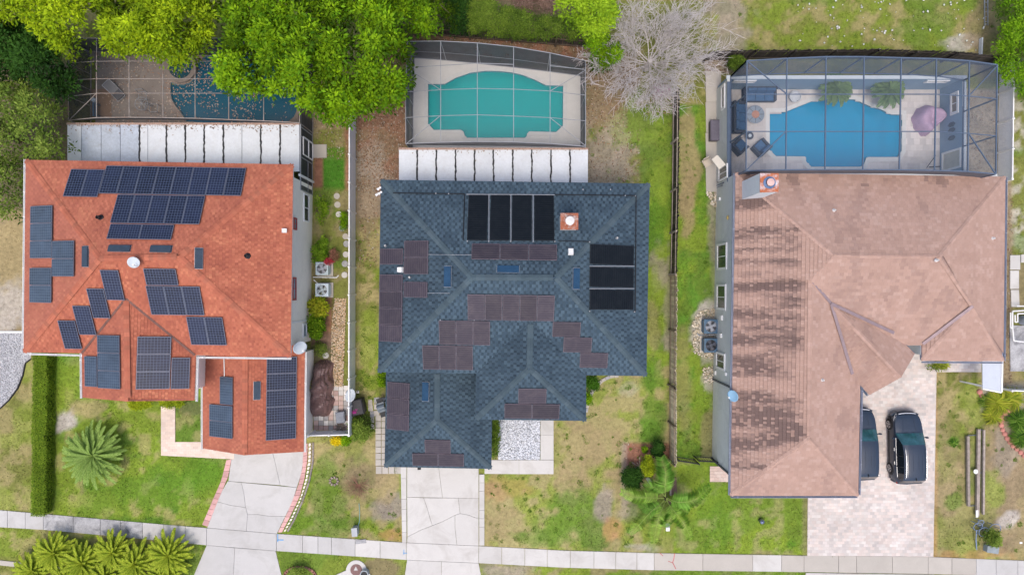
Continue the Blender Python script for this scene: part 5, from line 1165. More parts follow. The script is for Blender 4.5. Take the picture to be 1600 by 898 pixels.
r0 = [65, 64.5, 67.5, 73.5, 83, 95]; rA = [103, 99.5, 98.5, 99.5, 103, 108.6]; rB = [144, 140.5, 138.5, 139.6, 142.5, 149]; rC = [184, 181, 179.6, 181.6, 184, 189]; rD = [224.5, 222.6, 221.5, 222, 224.5, 229]
rA = [106, 103, 102, 104, 110, 118]
nodes = [[(x + (2.5 if r is r0 and k == 0 else 0), r[k], H2a[k]) for k, x in enumerate(X2)] for r in (r0, rB, rC, rD)]
cage('pool cage with light frame over the teal pool of the slate roofed house', nodes, None, M['alum'], M['scr_clear'], M['scr_dark'], .036,
     [((636, 224, 3.0), (688, 181, 3.5)), ((637, 108, 3.0), (688.6, 140.5, 3.5)), ((915, 110, 3.0), (859.5, 142.5, 3.5)), ((915, 228, 3.0), (859.5, 184, 3.5)), ((637, 106, 3.0), (746, 99, 3.8)), ((746, 99, 3.8), (802.5, 101, 3.8)), ((859.5, 103, 3.5), (914.5, 109, 3.0))], riser=2.65)
X1 = [107, 151, 202, 255, 305, 357.5, 412, 468]; H1a = [2.3, 3.1, 3.1, 3.1, 3.1, 3.1, 3.1, 2.8]
b1 = [188, 184, 183.5, 184, 185, 187, 189, 192]
nodes = [[(x, 60, H1a[k]) for k, x in enumerate(X1)], [(x, (99 if k == 0 else 96), H1a[k]) for k, x in enumerate(X1)], [(x, 125 if k == 0 else 123.5, H1a[k]) for k, x in enumerate(X1)], [(x, 151 if k == 0 else 146, H1a[k]) for k, x in enumerate(X1)], [(x, b1[k], H1a[k]) for k, x in enumerate(X1)]]
cage('weathered dark pool cage under the trees behind the orange roofed house', nodes, None, pm('old_aluminium', (.30, .27, .25), .6, .25, dirt=(.25, .13, .07), dirtamt=.8), M['scr_h1'], M['scr_dark'], .038, [((109, 187, 2.3), (151, 146, 3.1))], riser=2.6, midrail=False)
X3 = [1167, 1229.5, 1290.5, 1350, 1408, 1463, 1514.5, 1558]; y3a = [95.3, 91.6, 89, 89, 90.6, 92, 95.3, 101.6]; y3d = [267, 265.5, 265, 265, 265.5, 266.5, 268, 272]; X3d = [1165.5, 1227.8, 1289, 1348, 1405, 1460, 1512, 1556]
nodes = []
for yy, t_ in ((None, 0), (147.5, .3), (205.6, .63), (None, 1)):
    nodes.append([(X3[k] + (X3d[k] - X3[k]) * t_, (y3a[k] if t_ == 0 else y3d[k] if t_ == 1 else yy + (3 if k > 5 else 0) + (4 if k == 7 else 0)), 5.2) for k in range(8)])
cage('tall bluish screened pool cage above the walled courtyard', nodes, None, M['alum_b'], M['scr_blue'], M['scr_blued'], .058,
     [((1168, 96, 5.2), (1229.5, 147.5, 5.2)), ((1558, 103, 5.2), (1514, 150, 5.2)), ((1166, 266, 5.2), (1228, 205.6, 5.2)), ((1555, 271, 5.2), (1513, 208, 5.2))], riser=3.95, low=2.3, midrail=False)
# ------------------------------------------------------------------ courtyard wall of the third house
cw = thing('courtyard_wall', 'blue grey stucco courtyard wall with pale cap around the bright pool', 'garden wall', W(1300, 140))
xw, xe, yn, ys = 323.5 / 24, 667.5 / 24, 308.5 / 24, 6.4
mb = MB(); mb.box(((xw + xe) / 2, yn + .1, 1.13), (xe - xw + .2, .2, 2.26)); mb.build('wall_panel', M['bluewall'], cw)
MB().box((xe + .1 + .003, (ys + yn) / 2, 1.13), (.2, yn - ys, 2.26)).build('wall_panel', M['bluewall'], cw)
MB().box((xw - .1 + .02, (ys + .5 + yn) / 2, 1.13), (.2, yn - ys - .5, 2.26)).build('wall_panel', M['greywall'], cw)
MB().box(((xw + xe) / 2, yn + .1, 2.30), (xe - xw + .5, .22, .05)).build('wall_cap', M['dish'], cw)
MB().box((xe + .1, (ys + yn) / 2 - .03, 2.298), (.22, yn - ys - .3, .05)).build('wall_cap', M['dish'], cw)
MB().box((xw - .08, (ys + yn) / 2 - .03, 2.298), (.26, yn - ys - .3, .08)).build('wall_cap', M['alum_b'], cw)
wall_window(cw, (xw - .18, (449 - 152) / 24 * .967, 1.45), 1.25, .62, (-1, 0, 0), M['white'], M['glass'], fr=.15, mull=0)
for px in (1163, 1464):
    wall_window(cw, ((px - 800) / 24 * .957, yn - .0, 1.85), 1.15, .34, (0, -1, 0), M['white'], M['glass'], fr=.13, mull=0)
wall_window(cw, (xe - .0, (449 - 161) / 24 * .963, 1.55), 1.05, .62, (-1, 0, 0), M['white'], M['wood'], fr=.16, mull=1)
wall_window(cw, (xe - .0, (449 - 249) / 24 * .966, 1.25), 1.0, 1.75, (-1, 0, 0), M['white'], pm('beige_shutter', (.52, .50, .42), .7, .1), fr=.12, mull=0, name='gate_door')
for py in (193.5, 202.5, 214.5):
    c = Vector((xe - .03, (449 - py) / 24 * .966, 1.28)); mb = MB()
    mb.lathe([(.0, .03), (.13, .03), (.20, .0)], 6, c, M=Matrix.Rotation(-PI / 2, 4, 'Y') @ Matrix.Scale(1.9, 4, (1, 0, 0)) @ Matrix.Scale(.85, 4, (0, 1, 0))); mb.build('wall_plaque', pm('plaque', (.07, .10, .13), .5, .2), cw)
# ------------------------------------------------------------------ pan roofs over the patios
def patio(label, segs, y0, y1, h, slope=.0):
    t = thing('patio_roof', label, 'patio roof', W((segs[0][0] + segs[-1][1]) / 2, (y0 + y1) / 2))
    for a, b, m_, seam in segs:
        MB().prism([W2(a + .4, y1, h), W2(b - .4, y1, h), W2(b - .4, y0, h), W2(a + .4, y0, h)], h - .07, h + random.uniform(-.005, .005)).build('roof_panel', m_, t)
        if seam:
            mb = MB(); yy = y0; px = b + random.uniform(-.2, .2)
            while yy < y1: nx = b + random.uniform(-.7, .7); mb.bar(W(px, yy, h + .012), W(nx, yy + 4, h + .012), random.uniform(.07, .12), .03); px = nx; yy += 4
            mb.build('seam', M['seam'], t)
    mb = MB(); mb.bar(W(segs[0][0], y0 - 1.2, h - .03), W(segs[-1][1], y0 - 1.2, h - .03), .12, .14); mb.build('gutter', pm('debris_gutter', (.36, .25, .2), .8, .5, 8, 40), t)
    mb = MB()
    for px in (segs[0][0] + 4, (segs[0][0] + segs[-1][1]) / 2, segs[-1][1] - 4): q = W(px, y0 + 2, h); mb.box((q.x, q.y, h / 2 - .05), (.09, .09, h - .1))
    mb.build('post', M['white'], t)
    return t
pg, pn = M['panroof_g'], M['panroof']
patio('stained white and grey pan roof behind the orange roofed house', [(105, 127, pn, 0), (127, 158, pg, 0), (158, 188, pg, 0), (188, 218, pg, 1), (218, 231, pn, 0), (231, 260, pn, 1), (260, 289.5, pn, 1), (289.5, 319, pn, 1), (319, 349, pn, 1), (349, 378, pn, 0), (378, 407.5, pn, 1), (407.5, 437.5, pn, 1), (437.5, 468, pn, 0)], 195, 268, 2.6)
patio('white pan roof with dark seams behind the slate roofed house', [(623, 652, pn, 1), (652, 681.6, pn, 1), (681.6, 711.8, pn, 1), (711.8, 741.7, pn, 1), (741.7, 771, pn, 1), (771, 801, pn, 1), (801, 830.8, pn, 1), (830.8, 861, pn, 1), (861, 890.7, pn, 1), (890.7, 919, pn, 0)], 234, 296, 2.6)
rl = rng.uniform(107, 466, 260); rm = 195.5 + rng.exponential(4.0, 260); kq = rm < 248
flakes('roof_litter', rl[kq], rm[kq], np.full(kq.sum(), 2.62), lpal[rng.integers(0, 6, kq.sum())], .03, .07, M['litter'], 'leaf litter lying along the far edge of the first pan roof', 'leaf litter', tilt=.1)
rl = rng.uniform(625, 917, 60); rm = 234.5 + rng.exponential(3.0, 60); kq = rm < 276
flakes('roof_litter', rl[kq], rm[kq], np.full(kq.sum(), 2.62), lpal[rng.integers(0, 6, kq.sum())], .03, .06, M['litter'], 'leaf specks along the far edge of the second pan roof', 'leaf litter', tilt=.1)
# screened side wall of the first patio
sw = thing('screen_wall', 'dark screened side wall with door beside the white patio roof', 'screen wall', W(488, 240))
XS = -312.4 / 24 + .03
def sy(py, h): return (CY - py) / S * (1 - h / H)
ya, yb = sy(178, 2.5), sy(296, 2.5)
for a, b in ((ya, sy(212, 2.5)), (sy(212, 2.5), sy(245, 2.5)), (sy(245, 2.5), yb)): MB().poly([(XS, a, .05), (XS, b, .05), (XS, b, 2.52), (XS, a, 2.52)]).build('screen_panel', M['scr_dark'], sw)
MB().poly([(XS - .12, ya, .05), (XS - .12, yb, .05), (XS - .12, yb, 2.52), (XS - .12, ya, 2.52)]).build('screen_panel', screenmat('backing_screen', (.02, .025, .035), .8), sw)
mb = MB()
for y in (ya, sy(198, 2.5), sy(212, 2.5), sy(245, 2.5), yb): mb.box((XS, y, 1.28), (.06, .06, 2.5))
mb.bar((XS, ya, 2.5), (XS, yb, 2.5), .07, .07); mb.bar((XS, ya, .08), (XS, yb, .08), .06, .06); mb.bar((XS, sy(245, 2.5), 1.0), (XS, yb, 1.0), .05, .05); mb.build('frame', M['alum'], sw)
mb = MB(); d0, d1 = sy(217, 1.5), sy(244, 1.5)
for a, b in (((XS + .05, d0, .1), (XS + .05, d0, 2.1)), ((XS + .05, d1, .1), (XS + .05, d1, 2.1)), ((XS + .05, d0, 2.1), (XS + .05, d1, 2.1)), ((XS + .05, d0, .12), (XS + .05, d1, .12)), ((XS + .05, d0, 1.0), (XS + .05, d1, 1.0))): mb.bar(a, b, .06, .06)
mb.build('door', M['white'], sw)
# ------------------------------------------------------------------ fences
def fence_boards(label, pts, hgt, mat_fn, pitch=.145, gap=.012, rails=(.35, 1.45), post=2.4, side=-1, name='wood_fence', cat='fence', railm=None, bt=.022):
    t = thing(name, label, cat, W(*pts[0])); P = [W(*p) for p in pts]; me_cache = {}
    L = 0
    for a, b in zip(P[:-1], P[1:]):
        d = b - a; ln = d.length; d.normalize(); n = Vector((-d.y, d.x, 0)) * side; k = int(ln / pitch)
        rz = math.atan2(d.y, d.x)
        for i in range(k):
            q = a + d * ((i + .5) * ln / k); m_ = mat_fn(L + i * pitch); key = (m_.name, i % 3)
            if key not in me_cache:
                hh = hgt + (-.03, 0, .025)[i % 3]; mb = MB(); w_ = pitch - gap
                mb.add([(-w_ / 2, -bt / 2, 0), (w_ / 2, -bt / 2, 0), (w_ / 2, bt / 2, 0), (-w_ / 2, bt / 2, 0), (-w_ / 2, -bt / 2, hh - .04), (w_ / 2, -bt / 2, hh - .04), (w_ / 2, bt / 2, hh - .04), (-w_ / 2, bt / 2, hh - .04), (-w_ / 2 + .03, -bt / 2, hh), (w_ / 2 - .03, -bt / 2, hh), (w_ / 2 - .03, bt / 2, hh), (-w_ / 2 + .03, bt / 2, hh)],
                       [(0, 1, 5, 4), (1, 2, 6, 5), (2, 3, 7, 6), (3, 0, 4, 7), (4, 5, 9, 8), (5, 6, 10, 9), (6, 7, 11, 10), (7, 4, 8, 11), (8, 9, 10, 11)])
                o = mb.build('board', m_, t, local=True); me_cache[key] = o.data
            else: o = link('board', me_cache[key], t, local=True)
            o.location = q - t.location + n * random.uniform(-.006, .006); o.rotation_euler = (random.gauss(0, .012), random.gauss(0, .008), rz)
        for r in rails:
            mb = MB(); mb.bar(a + n * .05 + Vector((0, 0, r)), b + n * .05 + Vector((0, 0, r)), .04, .09); mb.build('rail', railm or mat_fn(L), t)
        np_ = max(1, int(ln / post))
        for i in range(np_ + 1):
            q = a + d * (ln * i / np_); mb = MB(); mb.box(q + n * .10 + Vector((0, 0, hgt / 2)), (.10, .10, hgt + .1), rz); mb.build('post', railm or mat_fn(L), t)
        L += ln
    return t
M['wood_t'] = pm('tan_wood', (.60, .51, .38), .9, .25, 3, 30, .4, rnd=.3)
fence_boards('tan weathered board fence south half between slate roofed house and grey house', [(1046.5, 716), (1046, 600), (1047.5, 430)], 1.85, lambda s: M['wood_t'], side=1, railm=M['wood'])
fence_boards('dark mossy board fence north half with exposed rails leading to the bare tree', [(1047.5, 429), (1050, 300), (1051.5, 150)], 1.75, lambda s: M['wood_d'], side=1, railm=M['wood_g'])
fence_boards('dark wooden fence behind the teal pool below the clipped hedge', [(590, 47), (650, 53), (735, 60), (800, 65), (935, 76)], 1.55, lambda s: M['wood_d'], side=-1, railm=pm('brown_rail', (.13, .10, .08), .9, .3), rails=(.3, 1.2))
fence_boards('dark wooden fence between the back field and the bluish pool cage', [(1098, 95), (1165, 92.5), (1350, 91.5), (1470, 95), (1562, 105)], 1.7, lambda s: M['wood_d'], side=-1)
def vinyl(label, pts, hgt, seg, face=1):
    t = thing('vinyl_fence', label, 'fence', W(*pts[0]))
    for a, b in zip(pts[:-1], pts[1:]):
        A, B = W(*a), W(*b); d = B - A; ln = d.length; d.normalize(); k = max(1, round(ln / seg)); rz = math.atan2(d.y, d.x)
        for i in range(k):
            p, q = A + d * (ln * i / k), A + d * (ln * (i + 1) / k); z = Vector((0, 0, 1))
            mb = MB(); mb.bar(p + d * .07 + z * (hgt * .5), q - d * .07 + z * (hgt * .5), .035, hgt * .9)
            m2 = int((ln / k) / .17)
            for s in range(1, m2): mb.box(p + d * (ln / k * s / m2) + z * (hgt * .5), (.02, .05, hgt * .86), rz)
            mb.build('panel', M['vinyl'], t)
            mb = MB(); mb.bar(p + z * (hgt - .04), q + z * (hgt - .04), .07, .12); mb.build('rail', M['white'], t)
            mb = MB(); mb.box(p + z * (hgt / 2), (.12, .12, hgt + .05), rz); mb.lathe([(.095, 0), (.095, .03), (0, .09)], 4, p + z * (hgt + .025)); mb.build('post', M['white'], t)
        mb = MB(); mb.box(B + Vector((0, 0, hgt / 2)), (.12, .12, hgt + .05), rz); mb.build('post', M['white'], t)
    return t
vinyl('long white vinyl fence between orange roofed house and slate roofed house', [(556, 165), (555, 671)], 1.75, 1.745)
vinyl('short white vinyl fence across the front of the patterned side patio', [(492, 673), (554, 671.5)], 1.4, 1.3)
vinyl('white vinyl fence along the right end of the bluish pool cage', [(1560.5, 102), (1558, 285)], 1.35, 1.8)
vinyl('white vinyl fence at the far right above the reddish stones', [(1562, 606), (1660, 609)], 1.1, 1.8)
pr = thing('pan_awning', 'pale grey panel awning beside the front right corner of the third house', 'awning', W(1548, 590))
MB().prism([W2(1535, 560, 2.3), W2(1565, 560, 2.3), W2(1564, 612, 2.3), W2(1535.5, 606, 2.3)], 2.24, 2.30).build('roof_panel', pm('awning_panel', (.50, .54, .60), .5, .06), pr)
mb = MB(); mb.bar(W(1565.5, 560, 2.3), W(1564.5, 612, 2.3), .10, .12); mb.bar(W(1535, 607, 2.28), W(1564, 613, 2.28), .08, .10); mb.build('edge_trim', M['white'], pr)
mb = MB()
for q in ((1537, 603), (1562, 609)): p = W(*q, 2.2); mb.box((p.x, p.y, 1.1), (.09, .09, 2.2))
mb.build('post', M['white'], pr)
mb_t = thing('metal_gate', 'black metal picket gate between the board fence and the grey house', 'gate', W(1085, 717))
for (a, b, h_) in (((1053, 712), (1084, 717), 1.25), ((1084, 712), (1119, 714), 1.3)):
    A, B = W(*a), W(*b); d = B - A; k = 9
    fr = MB(); fr.bar(A + Vector((0, 0, h_)), B + Vector((0, 0, h_)), .05, .06); fr.bar(A + Vector((0, 0, .15)), B + Vector((0, 0, .15)), .05, .05); fr.bar(A + Vector((0, 0, h_ - .2)), B + Vector((0, 0, h_ - .2)), .04, .04)
    fr.bar(A, A + Vector((0, 0, h_ + .1)), .07, .07); fr.bar(B, B + Vector((0, 0, h_ + .1)), .07, .07); fr.build('gate_frame', M['black'], mb_t)
    for i in range(1, k): q = A + d * (i / k); m2 = MB(); m2.bar(q + Vector((0, 0, .15)), q + Vector((0, 0, h_)), .03, .03); m2.build('picket', M['black'], mb_t)
# ------------------------------------------------------------------ yard things
def ac_unit(label, px, py, mat, fanm, group, s=.82, rz=0, hgt=.75, pad=True):
    t = thing('air_conditioner', label, 'air conditioner', W(px, py), rz, group)
    mb = MB(); c = .10; q = [(s / 2 - c, -s / 2), (s / 2, -s / 2 + c), (s / 2, s / 2 - c), (s / 2 - c, s / 2), (-s / 2 + c, s / 2), (-s / 2, s / 2 - c), (-s / 2, -s / 2 + c), (-s / 2 + c, -s / 2)]
    for k in range(7): mb.prism([(x * (1 if k % 2 else .965), y * (1 if k % 2 else .965)) for x, y in q], .08 + k * (hgt - .30) / 7, .08 + (k + 1) * (hgt - .30) / 7)
    n = 24; r = s * .40; z = hgt
    ring = [(r * math.cos(2 * PI * i / n), r * math.sin(2 * PI * i / n)) for i in range(n)]
    out = []
    for i in range(n):
        a = 2 * PI * i / n; ca, sa = math.cos(a), math.sin(a); m_ = max(abs(ca), abs(sa)); out.append((s / 2 * ca / m_ * .99, s / 2 * sa / m_ * .99))
    for i in range(n):
        j = (i + 1) % n; mb.add([(*out[i], z), (*out[j], z), (*ring[j], z + .01), (*ring[i], z + .01)], [(0, 1, 2, 3)]); mb.add([(*ring[i], z + .01), (*ring[j], z + .01), (*ring[j], z - .2), (*ring[i], z - .2)], [(0, 1, 2, 3)]); mb.add([(*out[i], z), (*out[j], z), (*out[j], z - .23), (*out[i], z - .23)], [(3, 2, 1, 0)])
    mb.build('cabinet', mat, t, local=True)
    fb = MB(); fb.lathe([(0, z - .19), (r, z - .19)], 20); fb.build('fan_well', M['black'], t, local=True)
    fn = MB()
    for k in range(4):
        a = k * PI / 2 + .4; T = Matrix.Rotation(a, 4, 'Z')
        fn.add([T @ Vector(v) for v in ((.06, -.04, z - .10), (r * .92, -.16, z - .13), (r * .95, .10, z - .08), (.07, .05, z - .09))], [(0, 1, 2, 3)])
    fn.lathe([(.0, z - .05), (.10, z - .05), (.12, z - .09), (.12, z - .14)], 14); fn.build('fan', fanm, t, local=True)
    gr = MB()
    for rr in (.3, .55, .8, 1.0):
        for i in range(20):
            a, b = 2 * PI * i / 20, 2 * PI * (i + 1) / 20; gr.bar((r * rr * math.cos(a), r * rr * math.sin(a), z + .015), (r * rr * math.cos(b), r * rr * math.sin(b), z + .015), .010, .010)
    for i in range(8): a = PI * i / 4; gr.bar((.10 * math.cos(a), .10 * math.sin(a), z + .02), (r * math.cos(a), r * math.sin(a), z + .02), .010, .010)
    gr.build('fan_guard', fanm if mat is M['dkblue'] else M['metal'], t, local=True)
    if pad: MB().box((.02, 0, .04), (s + .22, s + .14, .08)).build('pad', M['concrete_b'], t, local=True)
    return t
M['acgrey'] = pm('ac_grey', (.42, .50, .52), .5, .08); M['acblue'] = pm('ac_pale_blue', (.50, .58, .64), .5, .08); M['fangrey'] = pm('fan_grey', (.35, .37, .42), .4, .1); M['fanblk'] = pm('fan_dark', (.10, .11, .14), .4, .1)
ac_unit('grey air conditioner with dark fan well beside the cream wall, nearer the back yard', 508, 420, M['acgrey'], M['fangrey'], 'air conditioners beside the cream wall')
ac_unit('pale blue air conditioner beside the cream wall, nearer the tan pebble strip', 508, 453, M['acblue'], M['acgrey'], 'air conditioners beside the cream wall', .84)
ac_unit('dark blue air conditioner beside grey wall, the one nearer the back yard', 1106, 509, M['dkblue'], M['fangrey'], 'dark blue air conditioners', .92)
ac_unit('dark blue air conditioner beside grey wall, the one nearer the front yard', 1106, 538, M['dkblue'], M['fanblk'], 'dark blue air conditioners', .90)
pb = thing('pipe_run', 'white insulated pipes between the two air conditioners of the cream wall', 'pipes', W(498, 435)); mb = MB(); mb.path([W(489, 433, .25), W(500, 433, .2), W(526, 433.5, .15), W(529, 430, .1)], .035); mb.path([W(490, 437, .3), W(497, 443, .2)], .03); mb.build('pipe', M['white'], pb)
pb = thing('pipe_run', 'dark pipes between the two dark blue air conditioners', 'pipes', W(1110, 524)); mb = MB(); mb.path([W(1117, 523, .4), W(1092, 524, .15), W(1089, 520, .1)], .03); mb.build('pipe', M['fangrey'], pb)
for (x, y, m_) in ((526.5, 306.5, 'b'), (527.5, 320, 'b'), (529.5, 335, 'w'), (534.5, 356.5, 'd'), (540, 369.5, 'b'), (541.5, 381, 'd'), (540.5, 397.5, 'w'), (539, 412, 'd'), (538.5, 429.5, 'w'), (509, 555, 'w')):
    o = MB(); p = W(x, y); n = 16; r = .20 + random.uniform(-.01, .01); o.prism([(p.x + r * math.cos(2 * PI * i / n), p.y + r * math.sin(2 * PI * i / n)) for i in range(n)], -.03, .045)
    ob = o.build('stepping_stone', M[{'b': 'concrete_b', 'w': 'concrete_w', 'd': 'concrete_d'}[m_]])
    pos = {306.5: 'pale round stepping stone nearest the green turf, in the garden strip', 320: 'second pale round stepping stone below the green turf', 335: 'whitish round stepping stone third from the turf', 356.5: 'dark round stepping stone between two pale ones, fourth from the turf', 369.5: 'pale round stepping stone fifth from the turf, beside the vinyl fence', 381: 'dark round stepping stone sixth from the turf', 397.5: 'whitish round stepping stone beside the vinyl fence level with the red flowers', 412: 'dark round stepping stone level with the upper grey air conditioner', 429.5: 'whitish round stepping stone level with the pipes of the air conditioners', 555: 'whitish round stone at the top of the brown tarp'}[y]
    tag(ob, pos, 'stepping stone', 'round stepping stones in the garden strip')
# brown tarp over a lumpy load
tp = MB(); prof = [(0, .3, .0), (.06, .62, .55), (.14, .72, .9), (.25, .62, 1.05), (.36, .80, 1.25), (.48, .90, 1.25), (.58, .70, .95), (.70, .95, 1.0), (.82, .88, .95), (.92, .78, .6), (1.0, .55, .05)]
V = []; nn = 22; rows = 31
A, B = W(507, 562), W(500, 650)
for i in range(rows):
    t_ = i / (rows - 1)
    for (a, b) in zip(prof[:-1], prof[1:]):
        if a[0] <= t_ <= b[0]: k = (t_ - a[0]) / (b[0] - a[0]); wd = a[1] + (b[1] - a[1]) * k; hg = a[2] + (b[2] - a[2]) * k; break
    c = A.lerp(B, t_)
    for j in range(nn):
        s = j / (nn - 1) * 2 - 1; fold = .05 * math.sin(j * 2.1 + 3 * math.sin(t_ * 9)) * (abs(s) ** .5) + .03 * math.sin(t_ * 40 + s * 5)
        z = hg * max(0, (1 - abs(s) ** 2.6)) * (1 + .12 * math.sin(t_ * 17 + s * 3)) + .02
        V.append((c.x + s * wd * .92 + fold, c.y + fold * .6, max(.02, z + fold * .5)))
tp.add(V, [(i * nn + j, i * nn + j + 1, (i + 1) * nn + j + 1, (i + 1) * nn + j) for i in range(rows - 1) for j in range(nn - 1)])
tag(tp.build('tarp_cover', pm('brown_tarp', (.145, .085, .078), .42, .2, 3, 14, .3, spec=.5)), 'lumpy load under a brown tarp on the patterned side patio', 'tarp')
def box_thing(name, label, cat, px, py, sx, sy_, hz, mat, rz=0, lid=None, lidm=None, group=None):
    t = thing(name, label, cat, W(px, py), rz, group)
    mb = MB(); e = .03; mb.add([(-sx / 2 + e, -sy_ / 2 + e, .0), (sx / 2 - e, -sy_ / 2 + e, 0), (sx / 2 - e, sy_ / 2 - e, 0), (-sx / 2 + e, sy_ / 2 - e, 0), (-sx / 2, -sy_ / 2, hz), (sx / 2, -sy_ / 2, hz), (sx / 2, sy_ / 2, hz), (-sx / 2, sy_ / 2, hz)], [(0, 3, 2, 1), (4, 5, 6, 7), (0, 1, 5, 4), (1, 2, 6, 5), (2, 3, 7, 6), (3, 0, 4, 7)]); mb.build('body', mat, t, local=True)
    mb = MB(); mb.add([(-sx / 2 - .02, -sy_ / 2 - .02, hz), (sx / 2 + .02, -sy_ / 2 - .02, hz), (sx / 2 + .02, sy_ / 2 + .02, hz), (-sx / 2 - .02, sy_ / 2 + .02, hz), (-sx / 2 + .04, -sy_ / 2 + .04, hz + .06), (sx / 2 - .04, -sy_ / 2 + .04, hz + .06), (sx / 2 - .04, sy_ / 2 - .04, hz + .06), (-sx / 2 + .04, sy_ / 2 - .04, hz + .06)], [(0, 1, 5, 4), (1, 2, 6, 5), (2, 3, 7, 6), (3, 0, 4, 7), (4, 5, 6, 7)])
    for k in (-.25, 0, .25): mb.box((0, sy_ * k, hz + .065), (sx * .8, .03, .02))
    mb.build('lid', lidm or mat, t, local=True)
    return t
box_thing('deck_box', 'dark brown plastic deck box against the courtyard wall', 'storage box', 1115, 207, .75, 1.30, .62, pm('box_plastic', (.075, .065, .075), .5, .2), 0, lidm=pm('box_lid', (.13, .12, .15), .5, .2))
box_thing('bin', 'black bin standing at the lower end of the white vinyl fence', 'bin', 562, 632, .85, .95, 1.0, pm('bin_black', (.035, .035, .04), .5, .3), .2)
box_thing('planter', 'grey tub on the patterned side patio by the white fence', 'tub', 534, 650, .55, .70, .4, pm('tub_grey', (.22, .24, .28), .6, .2), .1)
gl = thing('barbecue_grill', 'small black and grey grill beside the slate roofed garage', 'grill', W(600, 632), .3)
mb = MB(); mb.box((0, 0, .85), (.5, .6, .3)); mb.tube((-.25, 0, 1.0), (.25, 0, 1.0), .2, .2, 10); mb.build('hood', pm('grill_hood', (.12, .15, .18), .35, .2), gl, local=True); mb = MB()
for a in (-.2, .2):
    for b in (-.25, .25): mb.box((a, b, .35), (.05, .05, .7))
mb.box((0, -.48, .82), (.45, .32, .04)); mb.box((0, .45, .82), (.4, .25, .04)); mb.build('cart', M['black'], gl, local=True)
p = W(559, 612); dish(None, (p.x, p.y, 0), (-.45, .25, .80), .42, 1.55, 'pale blue grey satellite dish on a mast beside the white vinyl fence', 'satellite dish')
def chair(label, px, py, rz, mat, group=None):
    t = thing('garden_chair', label, 'chair', W(px, py), rz, group)
    MB().box((0, 0, .42), (.50, .50, .04)).build('seat', mat, t, local=True)
    MB().box((0, .24, .66), (.46, .05, .42), M=Matrix.Rotation(-.18, 4, 'X')).build('backrest', mat, t, local=True)
    for a in (-.22, .22):
        for b in (-.22, .22): mb = MB(); mb.tube((a, b, 0), (a * .95, b * .95, .42), .018, .018, 6); mb.build('leg', M['metal'], t, local=True)
    for a in (-.26, .26): mb = MB(); mb.bar((a, -.22, .62), (a, .25, .64), .04, .03); mb.bar((a, -.2, .42), (a, -.2, .62), .03, .03); mb.build('armrest', mat, t, local=True)
    return t
chair('beige chair on the grass beside the concrete strip of the grey house', 1101.5, 256, .5, pm('chair_beige', (.50, .44, .36), .7, .1))
aw = thing('wall_canopy', 'beige canopy over the side door of the courtyard wall', 'canopy', W(1126, 262))
mb = MB(); q = [W(1112, 249, 2.0), W(1121, 242, 2.3), W(1134, 257, 2.3), W(1124, 265, 2.0)]; mb.add(q + [v - Vector((0, 0, .08)) for v in q], [(0, 1, 2, 3), (0, 4, 5, 1), (1, 5, 6, 2), (2, 6, 7, 3), (3, 7, 4, 0)]); mb.build('panel', pm('canopy_beige', (.60, .56, .48), .7, .06), aw)
wallwin(h3, xw - .21, 1123.5, 1137, 259, 281, (-1, 0, 0), M['white'], M['glass'], fr=.10, mull=1)
mb = MB(); mb.bar(W(1120, 290, 1.0), W(1145, 279, 2.2), .08, .08); mb.bar(W(1120, 293, .9), W(1147, 283, 2.1), .05, .08); tag(mb.build('gate_beam', M['bronze']), 'dark metal beam of the side gate beside the grey house', 'beam')
# furniture in the courtyard
M['cush'] = pm('slate_cushion', (.05, .115, .22), .85, .2, 4, 30, .2); M['wick'] = pm('dark_wicker', (.05, .06, .08), .8, .3, 20, 60, .4)
def sofa(name, label, px, py, rz, wd, group=None, seats=3, cat='sofa', dp=.85):
    t = thing(name, label, cat, W(px, py, 0) + Vector((0, 0, .055)), rz, group)
    mb = MB(); mb.box((0, 0, .18), (wd, dp, .30)); mb.box((0, dp / 2 - .08, .42), (wd, .14, .60)); mb.box((-wd / 2 + .07, -.03, .34), (.14, dp - .08, .40)); mb.box((wd / 2 - .07, -.03, .34), (.14, dp - .08, .40)); mb.build('base', M['wick'], t, local=True)
    for i in range(seats):
        x = (-wd / 2 + .16) + (wd - .32) * (i + .5) / seats; ww = (wd - .36) / seats - .02
        mb = MB(); mb.prism([(x - ww / 2, -dp / 2 + .02), (x + ww / 2, -dp / 2 + .02), (x + ww / 2, dp / 2 - .2), (x - ww / 2, dp / 2 - .2)], .33, .47); mb.build('seat_cushion', M['cush'], t, local=True)
        mb = MB(); mb.box((x, dp / 2 - .24, .64), (ww, .16, .44), M=Matrix.Rotation(-.2, 4, 'X')); mb.build('back_cushion', M['cush'], t, local=True)
    return t
sofa('sofa', 'slate blue outdoor sofa along the far wall of the courtyard', 1183, 151, 0, 2.1)
sofa('sofa', 'slate blue outdoor sofa along the left wall of the courtyard, partly behind the frame', 1151, 186, PI / 2, 2.0)
sofa('armchair', 'slate blue armchair turned towards the pool near the stepped corner', 1186, 233, -2.4, .95, 'slate blue armchairs', 1, 'armchair')
sofa('armchair', 'slate blue armchair near the left courtyard wall beside the small round table', 1152, 231, 2.3, .90, 'slate blue armchairs', 1, 'armchair')
ft = thing('fire_table', 'round grey table with a copper coloured centre among the blue sofas', 'table', W(1176, 182) + Vector((0, 0, .05)))
mb = MB(); mb.lathe([(.25, .0), (.30, .35), (.56, .42), (.58, .46), (.56, .48), (.25, .48)], 24); mb.build('table_top', pm('table_grey', (.22, .26, .30), .5, .2, 8, 30), ft, local=True)
mb = MB(); mb.lathe([(.25, .482), (.22, .46), (0, .45)], 18); mb.build('burner', pm('copper', (.42, .20, .12), .5, .2, 8), ft, local=True)
mb = MB()
